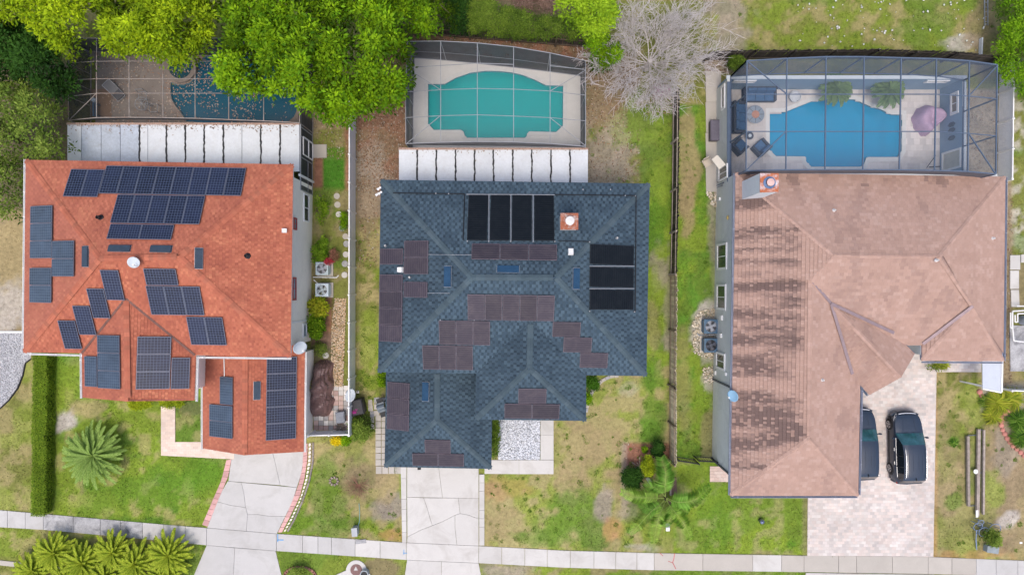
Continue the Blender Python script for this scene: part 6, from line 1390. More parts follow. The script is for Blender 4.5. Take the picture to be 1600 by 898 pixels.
for i in range(8): a = 2 * PI * i / 8; mb.bar((.26 * math.cos(a), .26 * math.sin(a), .487), (.54 * math.cos(a), .54 * math.sin(a), .487), .02, .01)
mb.build('joint', M['black'], ft, local=True)
st_ = thing('side_table', 'small round dark side table between the sofa and armchairs', 'table', W(1167, 215) + Vector((0, 0, .05)))
mb = MB(); mb.lathe([(.03, 0), (.03, .45), (.24, .45), (.26, .48), (.0, .48)], 16); mb.build('table_top', M['wick'], st_, local=True); mb = MB(); mb.lathe([(.10, .48), (.11, .54), (.06, .55), (0, .55)], 12); mb.build('ashtray', M['dish'], st_, local=True)
st_ = thing('planter', 'round pale stone planter at the far edge of the bright pool', 'planter', W(1238, 154) + Vector((0, 0, .05)))
mb = MB(); mb.lathe([(.22, 0), (.34, .30), (.38, .45), (.34, .46), (.30, .38), (0, .38)], 16); mb.build('pot', pm('pot_stone', (.50, .52, .54), .8, .1), st_, local=True)
# covered furniture, mauve cover
cv = MB(); V = []; rows, nn = 15, 28; c0 = W(1444, 190)
for i in range(rows):
    r = i / (rows - 1)
    for j in range(nn):
        a = 2 * PI * j / nn; rx, ry = .78 + .10 * math.cos(2 * a + .5), 1.00; rr = r ** .8
        z = 1.05 * (1 - r ** 5) + .10 * math.sin(3 * a) * r * (1 - r) * 3 - (.45 * math.exp(-((r * math.cos(a) - .25) ** 2 + (r * math.sin(a) + .1) ** 2) / .16))
        f = .05 * math.sin(a * 9) * r ** 2
        V.append((c0.x + (rx + f) * rr * math.cos(a) + .50 * rr * max(0, math.cos(a - .45)) ** 4 - .30 * rr * max(0, math.cos(a + .75)) ** 4, c0.y + (ry + f) * rr * math.sin(a), max(.06, z)))
cv.add(V, [(i * nn + j, i * nn + (j + 1) % nn, (i + 1) * nn + (j + 1) % nn, (i + 1) * nn + j) for i in range(rows - 1) for j in range(nn)])
tag(cv.build('furniture_cover', pm('mauve_cover', (.47, .33, .45), .8, .12, 3, 14, .2), smooth=True), 'mauve cover over curved furniture right of the bright pool', 'cover')
bm_ = thing('broom', 'dark pole leaning at the bottom right of the bright pool', 'pole', W(1458, 250)); mb = MB(); mb.tube(W(1448, 262, .9), W(1462, 243, .1), .025); mb.tube(W(1452, 261, .1), W(1470, 260, .1), .03); mb.build('pole', M['black'], bm_)
# things on the deck of the first pool
mt = thing('mat', 'brown mat on the leafy deck in the dark pool cage', 'mat', W(158, 162)); MB().prism([W2(144, 140), W2(175, 139.5), W2(175, 184), W2(144, 185)], .065, .08).build('mat_sheet', pm('brown_mat', (.23, .15, .10), .9, .15), mt)
lg = thing('deck_chair', 'grey reclining deck chair lying on the leafy pool deck', 'chair', W(183, 144) + Vector((0, 0, .065)), .75)
mb = MB(); mb.box((0, .28, .32), (.55, .75, .03), M=Matrix.Rotation(.35, 4, 'X')); mb.build('backrest', pm('sling_grey', (.22, .22, .23), .8, .1), lg, local=True); mb = MB(); mb.box((0, -.35, .22), (.55, .5, .03)); mb.build('seat', pm('sling_dark', (.10, .10, .11), .8, .1), lg, local=True)
mb = MB()
for a in (-.3, .3): mb.tube((a, -.7, .24), (a, .1, .24), .022); mb.tube((a, .1, .24), (a, .65, .48), .022); mb.tube((a, -.4, 0), (a, -.4, .24), .02); mb.tube((a, .35, 0), (a, .35, .36), .02)
mb.tube((-.3, -.7, .24), (.3, -.7, .24), .022); mb.tube((-.3, .65, .48), (.3, .65, .48), .022); mb.build('frame', M['metal'], lg, local=True)
for (x, y, rz, lb) in ((229, 153, .1, 'pale metal frame chair above the round wire table on the leafy deck'), (246, 172, 1.5, 'pale metal frame chair right of the round wire table on the leafy deck')):
    t = thing('wire_chair', lb, 'chair', W(x, y) + Vector((0, 0, .065)), rz, 'wire chairs on the leafy deck'); mb = MB(); mb.path([(-.25, -.25, .42), (.25, -.25, .42), (.25, .25, .42), (-.25, .25, .42), (-.25, -.25, .42)], .02); mb.path([(-.25, .25, .42), (-.22, .3, .85), (.22, .3, .85), (.25, .25, .42)], .02); mb.build('frame', M['alum'], t, local=True)
    for a in (-.24, .24):
        for b in (-.24, .24): m2 = MB(); m2.tube((a, b, 0), (a, b, .42), .016); m2.build('leg', M['alum'], t, local=True)
t = thing('wire_table', 'round wire table on the leafy pool deck', 'table', W(231, 167) + Vector((0, 0, .065))); mb = MB()
for i in range(16): a, b = 2 * PI * i / 16, 2 * PI * (i + 1) / 16; mb.tube((.42 * math.cos(a), .42 * math.sin(a), .7), (.42 * math.cos(b), .42 * math.sin(b), .7), .02)
for i in range(4): a = PI * i / 4; mb.tube((.42 * math.cos(a), .42 * math.sin(a), .7), (-.42 * math.cos(a), -.42 * math.sin(a), .7), .014)
mb.build('top', M['alum'], t, local=True); mb = MB()
for i in range(3): a = 2 * PI * i / 3; mb.tube((.1 * math.cos(a), .1 * math.sin(a), .7), (.35 * math.cos(a), .35 * math.sin(a), 0), .018)
mb.build('leg', M['alum'], t, local=True)
t = thing('lantern', 'round white lantern in the dark corner of the leafy cage', 'lamp', W(150, 158) + Vector((0, 0, .065))); mb = MB(); mb.lathe([(0, 0), (.12, .02), (.16, .16), (.12, .30), (0, .34)], 14); mb.build('globe', pm('globe', (.52, .6, .68), .4, .05), t, local=True, smooth=True)
t = thing('pool_bench', 'dark blue grey bench on the brown mat in the dark pool cage', 'bench', W(155, 174) + Vector((0, 0, .08)), 1.57); mb = MB(); mb.box((0, -.1, .40), (.9, .12, .05)); mb.box((0, .08, .40), (.9, .12, .05)); mb.build('seat', M['dkblue'], t, local=True); mb = MB(); mb.box((-.35, 0, .19), (.06, .3, .38)); mb.box((.35, 0, .19), (.06, .3, .38)); mb.build('leg', M['bronze'], t, local=True)
# front yard odds and ends
t = thing('utility_pedestal', 'grey utility box in the lawn by the pavement', 'utility box', W(557, 826), .1); mb = MB(); mb.box((0, 0, .28), (.32, .5, .56)); mb.box((0, 0, .58), (.36, .54, .05)); mb.build('cabinet', pm('ped_grey', (.38, .40, .42), .6, .1), t, local=True); mb = MB(); mb.prism([(-.15, -.95), (.55, -.95), (.55, -.7), (-.15, -.7)], 0, .05); mb.build('base_slab', M['concrete_d'], t, local=True)
t = thing('hose', 'thin teal line running down the lawn to the grey utility box', 'hose', W(561, 800)); mb = MB(); mb.path([W(561, 786, .05), W(562, 800, .05), W(561.5, 815, .05), W(559, 822, .05)], .02); mb.build('line', pm('teal_hose', (.20, .38, .36), .6, .1), t)
t = thing('manhole', 'white concrete collar with a round rusty brown lid by the kerb', 'manhole', W(557, 888)); p = t.location; n = 24
mb = MB(); pts = [W2(557 + 16 * math.cos(2 * PI * i / n), 890 - 16 * math.sin(2 * PI * i / n)) for i in range(0, 13)]; mb.prism([W2(541, 890)] + [W2(525, 897), W2(500, 912), W2(590, 912), W2(580, 898)] + pts[:12], -.03, .07); mb.build('collar', M['concrete_w'], t)
mb = MB(); mb.lathe([(.38, .07), (.38, .085), (.34, .085), (.34, .095), (0, .095)], 28, W(557, 889)); mb.build('lid', pm('rust_lid', (.20, .12, .11), .8, .2, 10), t)
mb = MB(); c = W(556, 888, .097); mb.add([c + Vector((-.14, -.1, 0)), c + Vector((.14, -.1, 0)), c + Vector((0, .16, 0)), c + Vector((.02, -.03, .02))], [(0, 1, 3), (1, 2, 3), (2, 0, 3)]); mb.build('lid_mark', M['concrete'], t)
t = thing('storm_pipe', 'short grey pipe standing beside the round rusty lid', 'pipe', W(571, 893)); mb = MB(); mb.lathe([(.26, -.05), (.27, .42), (.22, .42), (.21, .05), (0, .05)], 18); mb.build('pipe_wall', pm('pipe_grey', (.36, .40, .42), .7, .1), t, local=True); mb = MB(); mb.lathe([(.0, .30), (.20, .30)], 16); mb.build('pipe_cap', M['black'], t, local=True)
t = thing('rock_ring', 'small square stone ring in the lawn right of the curved drive', 'stones', W(522, 751)); 
for i in range(9): a = 2 * PI * i / 9; mb = MB(); mb.box(Vector(W(522, 751)) + Vector((.26 * math.cos(a), .24 * math.sin(a), .04)), (.15, .11, .10), a + .3); mb.build('stone', pm('ring_stone', (.26, .21, .18), .9, .2, rnd=.2) if 'ring' not in M else M['ring'], t); M['ring'] = bpy.data.materials.get('ring_stone')
t = thing('brick_ring', 'curved reddish brick ring around the small plant by the pavement', 'brick ring', W(469, 893))
for i in range(13): a = PI * .05 + PI * .9 * i / 12; c = W(469 + 24 * math.cos(a), 899 - 14 * math.sin(a)); mb = MB(); mb.box(c + Vector((0, 0, .05)), (.22, .15, .12), a + PI / 2); mb.build('brick', pm('ring_brick', (.30, .15, .11), .9, .2, rnd=.2) if 'rbrick' not in M else M['rbrick'], t); M['rbrick'] = bpy.data.materials.get('ring_brick')
t = thing('valve_box', 'small white and grey box in the lawn below the palm', 'utility box', W(1043, 824)); mb = MB(); mb.box((0, -.06, .06), (.24, .24, .12)); mb.build('lid', M['white'], t, local=True); mb = MB(); mb.box((0, .18, .05), (.26, .24, .1)); mb.build('base', pm('valve_grey', (.26, .30, .29), .7, .2), t, local=True)
t = thing('gazing_ball', 'shiny dark globe on a short stand in the third front lawn', 'garden globe', W(1188, 812)); mb = MB(); mb.lathe([(0, .10), (.13, .14), (.18, .28), (.13, .42), (0, .46)], 18); mb.build('globe', pm('mirror_globe', (.30, .33, .42), .12, .1, metal=.9), t, local=True, smooth=True); mb = MB(); mb.lathe([(.14, 0), (.08, .05), (.06, .13)], 12); mb.build('stand', M['black'], t, local=True)
# grey timbers in the right strip
tb = thing('timber_rack', 'long grey timber frame lying in the grass right of the paver drive', 'timber frame', W(1520, 740))
for (a, b, w_) in (((1512, 681), (1513, 790), .16), ((1529, 670), (1527, 805), .19), ((1537, 671), (1536, 803), .12)): MB().bar(W(*a, .22), W(*b, .22), w_, .16).build('beam', M['wood_g'], tb)
for (a, b) in (((1512, 680), (1529, 679)), ((1513, 790), (1527, 789)), ((1527, 738), (1537, 738)), ((1529, 671), (1537, 671))): MB().bar(W(*a, .13), W(*b, .13), .05, .05).build('cross_bar', M['bronze'], tb)
MB().box(W(1526.5, 802, .33), (.14, .45, .05)).build('end_plate', M['white'], tb)
MB().lathe([(0, 0), (.14, .02), (.15, .05), (0, .08)], 12, W(1524, 736, .31)).build('light', M['white'], tb)
tr = thing('plant_trellis', 'blue grey tangle of metal plant supports near the pavement', 'trellis', W(1530, 822)); mb = MB()
for (x, y, r) in ((1520, 818, .28), (1529, 826, .32), (1546, 822, .38), (1524, 812, .2)):
    for i in range(12): a, b = 2 * PI * i / 12, 2 * PI * (i + 1) / 12; c = W(x, y); mb.tube(c + Vector((r * math.cos(a), r * math.sin(a), .5 + .1 * math.sin(a))), c + Vector((r * math.cos(b), r * math.sin(b), .5 + .1 * math.sin(b))), .022, n=5)
    for i in range(3): a = 2 * PI * i / 3; mb.tube(c + Vector((r * math.cos(a), r * math.sin(a), .5)), c + Vector((r * .8 * math.cos(a), r * .8 * math.sin(a), 0)), .02, n=5)
mb.path([W(1526, 828, .3), W(1525, 842, .25), W(1526, 858, .1)], .035); mb.build('wire', pm('blue_wire', (.20, .26, .38), .6, .2), tr)
t = thing('planter', 'grey rectangular trough below the small bush near the pavement', 'planter', W(1545, 855), -.15); mb = MB(); mb.box((0, 0, .2), (.75, .42, .4)); mb.build('trough', pm('trough', (.26, .30, .32), .7, .15), t, local=True)
MB().prism([W2(1593, 846), W2(1597, 846), W2(1597, 848.5), W2(1593, 848.5)], .0, .03).build('paper_scrap', M['white']); tag(bpy.data.objects['paper_scrap'], 'small white scrap lying in the dry grass at the right edge', 'scrap')
pe = thing('pool_equipment', 'white pipe frame with a round grey pump on the pad at the far right', 'pool pump', W(1590, 500))
mb = MB(); z = .5
mb.path([W(1582, 486, z), W(1582, 512, z), W(1584, 532, z), W(1600, 534, z)], .045, 8); mb.path([W(1582, 486, z), W(1620, 484, z)], .045, 8); mb.path([W(1586, 492, z), W(1586, 503, z), W(1590, 503, z), W(1590, 490, z), W(1620, 489, z)], .04, 8); mb.path([W(1582, 512, z), W(1579, 512, z), W(1579, 488, z)], .04, 8); mb.path([W(1588, 478, z), W(1620, 478, z)], .04, 8); mb.build('pipe', M['white'], pe)
mb = MB(); mb.lathe([(.30, 0), (.32, .5), (.22, .72), (.08, .78), (0, .78)], 20, W(1597, 500, .05)); mb.build('tank', pm('tank_grey', (.26, .29, .34), .5, .1), pe, smooth=True)
ld = thing('ladder', 'metal ladder lying at the top of the back field', 'ladder', W(1540, 15)); mb = MB()
for x in (1538, 1543): mb.bar(W(x, -30, .08), W(x + .5, 40, .08), .05, .05)
mb.build('rail', M['metal'], ld)
for k in range(9): MB().bar(W(1538, -26 + 7.5 * k, .08), W(1543.4, -26 + 7.5 * k, .08), .03, .03).build('rung', M['metal'], ld)
t = thing('plank', 'pale plank standing on edge near the fence of the back field', 'plank', W(1533, 75)); MB().bar(W(1533, 60, .15), W(1532, 88, .15), .08, .28).build('plank', M['panroof'], t)
# dark kerbed bed below the board fence
t = thing('timber_edging', 'short dark brown timber planter beside the palm', 'planter', W(1051, 755)); MB().prism([W2(1047, 744), W2(1056, 745), W2(1057, 770), W2(1047, 772)], -.02, .16).build('trough', pm('dark_trough', (.16, .10, .085), .9, .3), t); MB().bar(W(1047.5, 744, .17), W(1047.5, 773, .17), .09, .2).build('edge_board', M['wood_g'], t)
t = thing('stone_edging', 'curved pale stone edging of the bed at the corner of the slate roofed house', 'edging', W(930, 610))
pts = [(916, 640), (919, 628), (924, 614), (931, 603), (941, 594), (953, 588), (968, 586)]
for k, (q, d) in enumerate(along(pts, 7)):
    mb = MB(); c = W(q.x, q.y); mb.box(c + Vector((0, 0, .04)), (.27, .2, .13), -math.atan2(d.y, d.x)); mb.build('stone', M['concrete_d'] if k % 3 == 0 else M['concrete_b'], t)
t = thing('stone_edging', 'row of reddish stones around the spiky bed at the right edge', 'edging', W(1570, 680))
M['redstone'] = pm('red_stone', (.46, .20, .16), .9, .2, 4, 30, .3, rnd=.2)
for (x, y) in ((1530, 612), (1533, 618), (1583, 634), (1576, 641), (1569, 645), (1563, 650), (1563, 657), (1564, 664), (1566, 671), (1569, 677), (1573, 684), (1577, 690), (1582, 696), (1588, 701), (1594, 706), (1600, 711), (1607, 714)):
    c = W(x, y); mb = MB(); r = random.uniform(.14, .19); mb.lathe([(0, -.02), (r, 0), (r * 1.05, r * .5), (r * .6, r * .85), (0, r * .95)], 7, c); mb.build('stone', M['redstone'], t)
# ------------------------------------------------------------------ cars
def catm(xs, ys, t):
    return float(np.interp(t, xs, ys))
def smooth_interp(xs, ys, t):
    for i in range(len(xs) - 1):
        if xs[i] <= t <= xs[i + 1]:
            k = (t - xs[i]) / (xs[i + 1] - xs[i]); k = k * k * (3 - 2 * k) if i in (0, len(xs) - 2) else k
            return ys[i] + (ys[i + 1] - ys[i]) * k
    return ys[-1]
M['carpaint'] = pm('dark_blue_paint', (.020, .034, .060), .38, .08, spec=.4, coat=.25)
M['carglass'] = pm('car_glass', (.010, .014, .018), .06, .05, spec=.9)
M['windscreen'] = pm('windscreen_glass', (.022, .085, .10), .05, .35, 1.6, 3, spec=.7, coat=.3)  # teal reflection painted into the base colour of the glass
M['tyre'] = pm('tyre', (.02, .02, .022), .85, .2); M['rim'] = pm('rim', (.48, .48, .50), .3, .1, metal=.7); M['chrome'] = pm('chrome', (.62, .63, .65), .2, .05, metal=.8)
M['carlow'] = pm('car_cladding', (.035, .036, .04), .6, .2); M['lamp'] = pm('headlamp', (.45, .47, .50), .12, .2, 12, 30, spec=.8); M['tail'] = pm('tail_lamp', (.25, .02, .02), .2, .1)
def car(label, x, y, rz, rails=True):
    L = 4.52; T = thing('parked_car', label, 'car', (x, y, .035), rz, 'dark blue cars on the paver drive')
    st = [0, .008, .025, .05, .09, .14, .19, .24, .255, .27, .30, .34, .38, .41, .44, .5, .56, .62, .68, .74, .80, .85, .885, .91, .935, .955, .972, .986, .995, 1]
    def wd(t): return smooth_interp([0, .02, .06, .14, .3, .5, .8, .92, .98, 1], [.52, .66, .80, .885, .915, .925, .915, .88, .80, .66], t)
    def belt(t): return smooth_interp([0, .02, .06, .15, .25, .45, .8, .95, .985, 1], [.62, .76, .86, .94, 1.02, 1.04, 1.09, 1.10, .98, .80], t)
    def roof(t):
        return smooth_interp([0, .26, .41, .50, .65, .82, .90, .965, 1], [0, 0, .52, .595, .60, .55, .47, .0, 0], t)
    V = []; NP = 17
    for t in st:
        w_, b, r = wd(t), belt(t), roof(t); yy = L / 2 - t * L; ro = r > .02
        rw = w_ - (.04 + .33 * r); zr = b + r
        if t < .26: rw = w_ * .93
        half = [(w_ * .93, .20), (w_, .32), (w_ * 1.005, .55), (w_, .75), (w_ * .985, b - .05), (w_ * .955, b + .0), (rw + .02 if ro else w_ * .90, zr - .05 * ro + (0.012 if not ro else 0)), (rw * .93, zr + .012 + .012 * (not ro))]
        crown = .035
        ctr = [(rw * .5, zr + .02 + crown * .7), (0, zr + .02 + crown)]
        if t < .25: ctr = [(rw * .55, zr + .055), (0, zr + .05)]
        prof = half[:8] + [ctr[0]]
        full = [(-a, z) for a, z in prof] + [(0, ctr[1][1])] + [(a, z) for a, z in prof[::-1]]
        for a, z in full: V.append((a, yy, z))
    NP = 19
    groups = {'body': [], 'windscreen': [], 'rear_window': [], 'side_window': [], 'side_window2': [], 'roof': [], 'bonnet': []}
    for i in range(len(st) - 1):
        tm = (st[i] + st[i + 1]) / 2
        for j in range(NP - 1):
            f = (i * NP + j, i * NP + j + 1, (i + 1) * NP + j + 1, (i + 1) * NP + j); jj = min(j, NP - 2 - j)
            if jj >= 6 and .265 < tm < .41: g = 'windscreen'
            elif jj >= 6 and .905 < tm < .965: g = 'rear_window'
            elif jj == 5 and .34 < tm < .90: g = 'side_window' if j < NP / 2 else 'side_window2'
            elif jj >= 6 and .40 < tm < .91: g = 'roof'
            elif jj >= 5 and .03 < tm < .255: g = 'bonnet'
            else: g = 'body'
            groups[g].append(f)
    mats = {'body': 'carpaint', 'bonnet': 'carpaint', 'roof': 'carpaint', 'windscreen': 'windscreen', 'rear_window': 'carglass', 'side_window': 'carglass', 'side_window2': 'carglass'}
    for g, fs in groups.items():
        used = sorted({i for f in fs for i in f}); mp = {u: k for k, u in enumerate(used)}
        mb = MB(); mb.add([V[u] for u in used], [tuple(mp[i] for i in f) for f in fs])
        if g == 'body':
            n0 = len(mb.v); fr = [V[j] for j in range(NP)]; re = [V[(len(st) - 1) * NP + j] for j in range(NP)]; mb.add(fr, [tuple(range(NP))]); mb.add(re, [tuple(range(NP - 1, -1, -1))])
        mb.build('side_window' if g.startswith('side') else g, M[mats[g]], T, smooth=True, local=True)
    for sx in (-1, 1):
        for t in (.175, .80):
            yy = L / 2 - t * L; c = Vector((sx * .845, yy, .345)); Mr = Matrix.Rotation(sx * PI / 2, 4, 'Y')
            mb = MB(); mb.lathe([(.20, -.11), (.33, -.11), (.35, -.08), (.35, .07), (.33, .105), (.23, .115), (.22, .09)], 28, c, M=Mr); wh = mb.build('wheel', M['tyre'], T, smooth=True, local=True)
            mb = MB(); mb.lathe([(.235, .10), (.215, .112), (.205, .07), (.0, .06)], 24, c, M=Mr)
            dkr = mb.build('rim', pm('rim_dark', (.06, .06, .065), .5) if 'rimd' not in M else M['rimd'], wh, local=True); M['rimd'] = bpy.data.materials['rim_dark']
            sp = MB()
            for k in range(5):
                a = 2 * PI * k / 5 + .3
                for da in (-.13, .13): p0 = Mr @ Vector((.04 * math.cos(a), .04 * math.sin(a), .10)); p1 = Mr @ Vector((.215 * math.cos(a + da), .215 * math.sin(a + da), .105)); sp.bar(c + p0, c + p1, .030, .030)
            sp.lathe([(.06, .12), (.05, .125), (0, .125)], 12, c, M=Mr); sp.lathe([(.237, .095), (.237, .12), (.213, .12), (.213, .095)], 28, c, M=Mr); sp.build('spokes', M['rim'], wh, local=True)
            ar = MB()
            for k in range(12):
                a, b = PI * k / 12 - .1, PI * (k + 1) / 12 - .1
                o_ = [Vector((sx * (wd(t) + .004), yy + r_ * math.cos(q), .345 + r_ * math.sin(q))) for q in (a, b) for r_ in (.36, .43)]; i_ = [p - Vector((sx * .10, 0, 0)) for p in o_]
                ar.add(o_ + i_, [(0, 1, 3, 2), (1, 5, 7, 3), (0, 2, 6, 4)])
            ar.build('wheel_arch', M['carlow'], T, local=True)
        mb = MB(); yy = L / 2 - .335 * L; mb.lathe([(0, -.09), (.07, -.07), (.09, 0), (.07, .07), (0, .09)], 10, (sx * 1.06, yy, 1.10), M=Matrix.Scale(1.4, 4, (1, 0, 0)) @ Matrix.Scale(.7, 4, (0, 1, 0))); mb.bar((sx * .90, yy - .02, 1.04), (sx * 1.02, yy, 1.08), .05, .04); mb.build('mirror', M['carpaint'], T, smooth=True, local=True)
        for t in (.50, .69): mb = MB(); mb.box((sx * (wd(t) + .015), L / 2 - t * L, .93), (.035, .20, .04)); mb.build('door_handle', M['chrome'], T, local=True)
        tr = MB(); pts = [(.335, .03), (.40, .02), (.5, .02), (.65, .02), (.8, .02), (.885, .03)]
        P = [Vector((sx * (wd(t) * .962), L / 2 - t * L, belt(t) + .012)) for t, _ in pts]
        for a, b in zip(P[:-1], P[1:]): tr.bar(a, b, .022, .03)
        t0 = .89; tr.bar(P[-1], Vector((sx * (wd(t0) - .04 - .33 * roof(t0) + .03), L / 2 - t0 * L, belt(t0) + roof(t0) - .06)), .02, .03); tr.build('window_trim', M['chrome'], T, local=True)
        dl = MB()
        for t in (.40, .565, .73):
            for z0, z1 in ((.35, .92),): dl.bar((sx * (wd(t) + .003), L / 2 - t * L, z0), (sx * (wd(t) * .992 + .003), L / 2 - t * L, z1), .008, .012)
        pl_ = [(sx * (wd(t) - .04 - .33 * roof(t) + .015), L / 2 - t * L, belt(t) + roof(t) - .03) for t in (.57, .575)]; a = Vector((sx * wd(.57) * .965, L / 2 - .57 * L, belt(.57) + .02)); dl.bar(a, Vector(pl_[0]), .05, .012); dl.bar(Vector((sx * wd(.73) * .965, L / 2 - .73 * L, belt(.73) + .02)), Vector((sx * (wd(.72) - .04 - .33 * roof(.72) + .015), L / 2 - .72 * L, belt(.72) + roof(.72) - .03)), .05, .012); dl.build('door_seam', M['black'], T, local=True)
        mb = MB(); ts = [.012, .03, .055, .085, .11]
        up = [Vector((sx * (wd(t) * .93 if t > .02 else wd(t) * .96), L / 2 - t * L + .012, belt(t) - .015 + .02)) for t in ts]; lo = [Vector((sx * (wd(t) + .012), L / 2 - t * L + .012, belt(t) - .13)) for t in ts]
        mb.add(up + lo, [(k, k + 1, len(ts) + k + 1, len(ts) + k) for k in range(len(ts) - 1)]); mb.build('headlight', M['lamp'], T, local=True)
        mb = MB(); ts = [.955, .97, .985]; up = [Vector((sx * (wd(t) * .97), L / 2 - t * L - .01, belt(t) - .03)) for t in ts]; lo = [Vector((sx * (wd(t) + .01), L / 2 - t * L - .01, belt(t) - .18)) for t in ts]; mb.add(up + lo, [(k, k + 1, 3 + k + 1, 3 + k) for k in range(2)]); mb.build('tail_light', M['tail'], T, local=True)
        if rails:
            mb = MB(); P = []
            for t in (.45, .47, .55, .65, .75, .85, .875): P.append(Vector((sx * (wd(t) - .04 - .33 * roof(t)) * .93, L / 2 - t * L, belt(t) + roof(t) + (.035 if t in (.45, .875) else .085))))
            for a, b in zip(P[:-1], P[1:]): mb.tube(a, b, .022, n=8)
            mb.build('roof_rail', M['chrome'], T, local=True)
        mb = MB(); mb.tube((sx * .15, L / 2 - .258 * L, 1.085), (sx * .60, L / 2 - .275 * L, 1.085), .014); mb.build('wiper', M['black'], T, local=True)
    mb = MB(); mb.box((0, L / 2 - .01, .66), (1.0, .05, .18)); mb.build('grille', M['carlow'], T, local=True)
    mb = MB(); P = [Vector((x_, L / 2 - abs(x_) ** 2 * .16 - .0, .80)) for x_ in (-.55, -.3, 0, .3, .55)]
    for a, b in zip(P[:-1], P[1:]): mb.bar(a, b, .05, .04)
    mb.build('grille_bar', M['chrome'], T, local=True)
    mb = MB(); P = [Vector((x_, L / 2 + .04 - abs(x_) ** 2.4 * .30, .42)) for x_ in (-.86, -.7, -.4, 0, .4, .7, .86)]
    for a, b in zip(P[:-1], P[1:]): mb.bar(a, b, .12, .30)
    mb.build('bumper', M['carpaint'], T, local=True); mb = MB()
    P = [Vector((x_, -L / 2 - .04 + abs(x_) ** 2.4 * .30, .45)) for x_ in (-.86, -.7, -.4, 0, .4, .7, .86)]
    for a, b in zip(P[:-1], P[1:]): mb.bar(a, b, .12, .34)
    mb.build('bumper', M['carpaint'], T, local=True)
    for sx in (-1, 1):
        P = [Vector((sx * (.42 - .1 * (1 - k)), L / 2 - (.05 + .20 * k) * L, belt(.05 + .2 * k) + .062)) for k in (0, .25, .5, .75, 1)]
        cr = MB()
        for a, b in zip(P[:-1], P[1:]): cr.bar(a, b, .03, .014)
        cr.build('bonnet_crease', M['carpaint'], T, local=True)
        for o in (.18, .42):
            P = [Vector((sx * o, L / 2 - t * L, belt(t) + roof(t) + (.055 if o < .3 else .046))) for t in (.46, .55, .65, .75, .86)]; cr = MB()
            for a, b in zip(P[:-1], P[1:]): cr.bar(a, b, .035, .012)
            cr.build('roof_crease', M['carpaint'], T, local=True)
    mb = MB(); mb.bar((0, L / 2 - .865 * L, belt(.865) + roof(.865) + .05), (0, L / 2 - .90 * L, belt(.89) + roof(.89) + .12), .03, .07); mb.build('aerial_fin', M['black'], T, local=True)
    mb = MB(); mb.box((0, 0, .24), (1.72, L - .5, .12)); mb.build('underbody', M['carlow'], T, local=True)
    for sx in (-1, 1): mb = MB(); mb.box((sx * .905, 0, .30), (.05, 2.1, .16)); mb.build('sill_cladding', M['carlow'], T, local=True)
    return T
car('dark blue car with silver roof rails standing clear on the paver drive', 25.27, -10.27, R(1.2), True)
car('dark blue car half hidden under the roof edge on the paver drive', 22.30, -10.03, R(.6), False)
# ------------------------------------------------------------------ trees, palms, hedges and shrubs
def leaves_from(cent, nrm, size, col, name, parent, asp=.5, mat='leaf', curl=.25):
    """one rhombic leaf per row: centre, axis direction, half length, colour"""
    n = len(cent); ax = nrm / np.maximum(1e-6, np.linalg.norm(nrm, axis=1, keepdims=True))
    rv = rng.normal(size=(n, 3)); rv[:, 2] = rv[:, 2] * .5 + .0
    up = np.array([0, 0, 1.0]) + rng.normal(size=(n, 3)) * .55
    sd = np.cross(ax, up); sd /= np.maximum(1e-6, np.linalg.norm(sd, axis=1, keepdims=True))
    L = size[:, None]; a = np.broadcast_to(np.asarray(asp), (n,))[:, None]
    b = cent - ax * L * .2; tip = cent + ax * L * 1.8 - np.array([0, 0, 1.0]) * L * curl
    m_ = cent + ax * L * .7
    V = np.stack([b, m_ - sd * L * a, tip, m_ + sd * L * a], 1)
    return np_mesh(name, V.reshape(-1, 3), np.arange(n * 4).reshape(n, 4), M[mat], parent, cols=np.clip(col, .003, .9))
def rosettes(C0, r, per, size, cols, tipcols, flat=.35, spread=1.0):
    """leaf clusters: `per` leaves radiating round every centre; inner leaves take tipcols"""
    n = len(C0); idx_ = np.repeat(np.arange(n), per); m = len(idx_)
    a = rng.uniform(0, 2 * PI, m); el = rng.uniform(-.35, 1.0, m) * spread
    d = np.stack([np.cos(a) * np.cos(el), np.sin(a) * np.cos(el), np.sin(el)], -1)
    rad = rng.uniform(.1, 1.0, m) * np.repeat(r, per)
    c = C0[idx_] + d * rad[:, None] * np.array([1, 1, .7])
    s = rng.uniform(.6, 1.2, m) * size
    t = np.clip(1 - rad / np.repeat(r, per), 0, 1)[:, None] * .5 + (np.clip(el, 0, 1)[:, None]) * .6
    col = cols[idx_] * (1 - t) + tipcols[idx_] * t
    return c, d, s, col * rng.uniform(.75, 1.25, (m, 1))
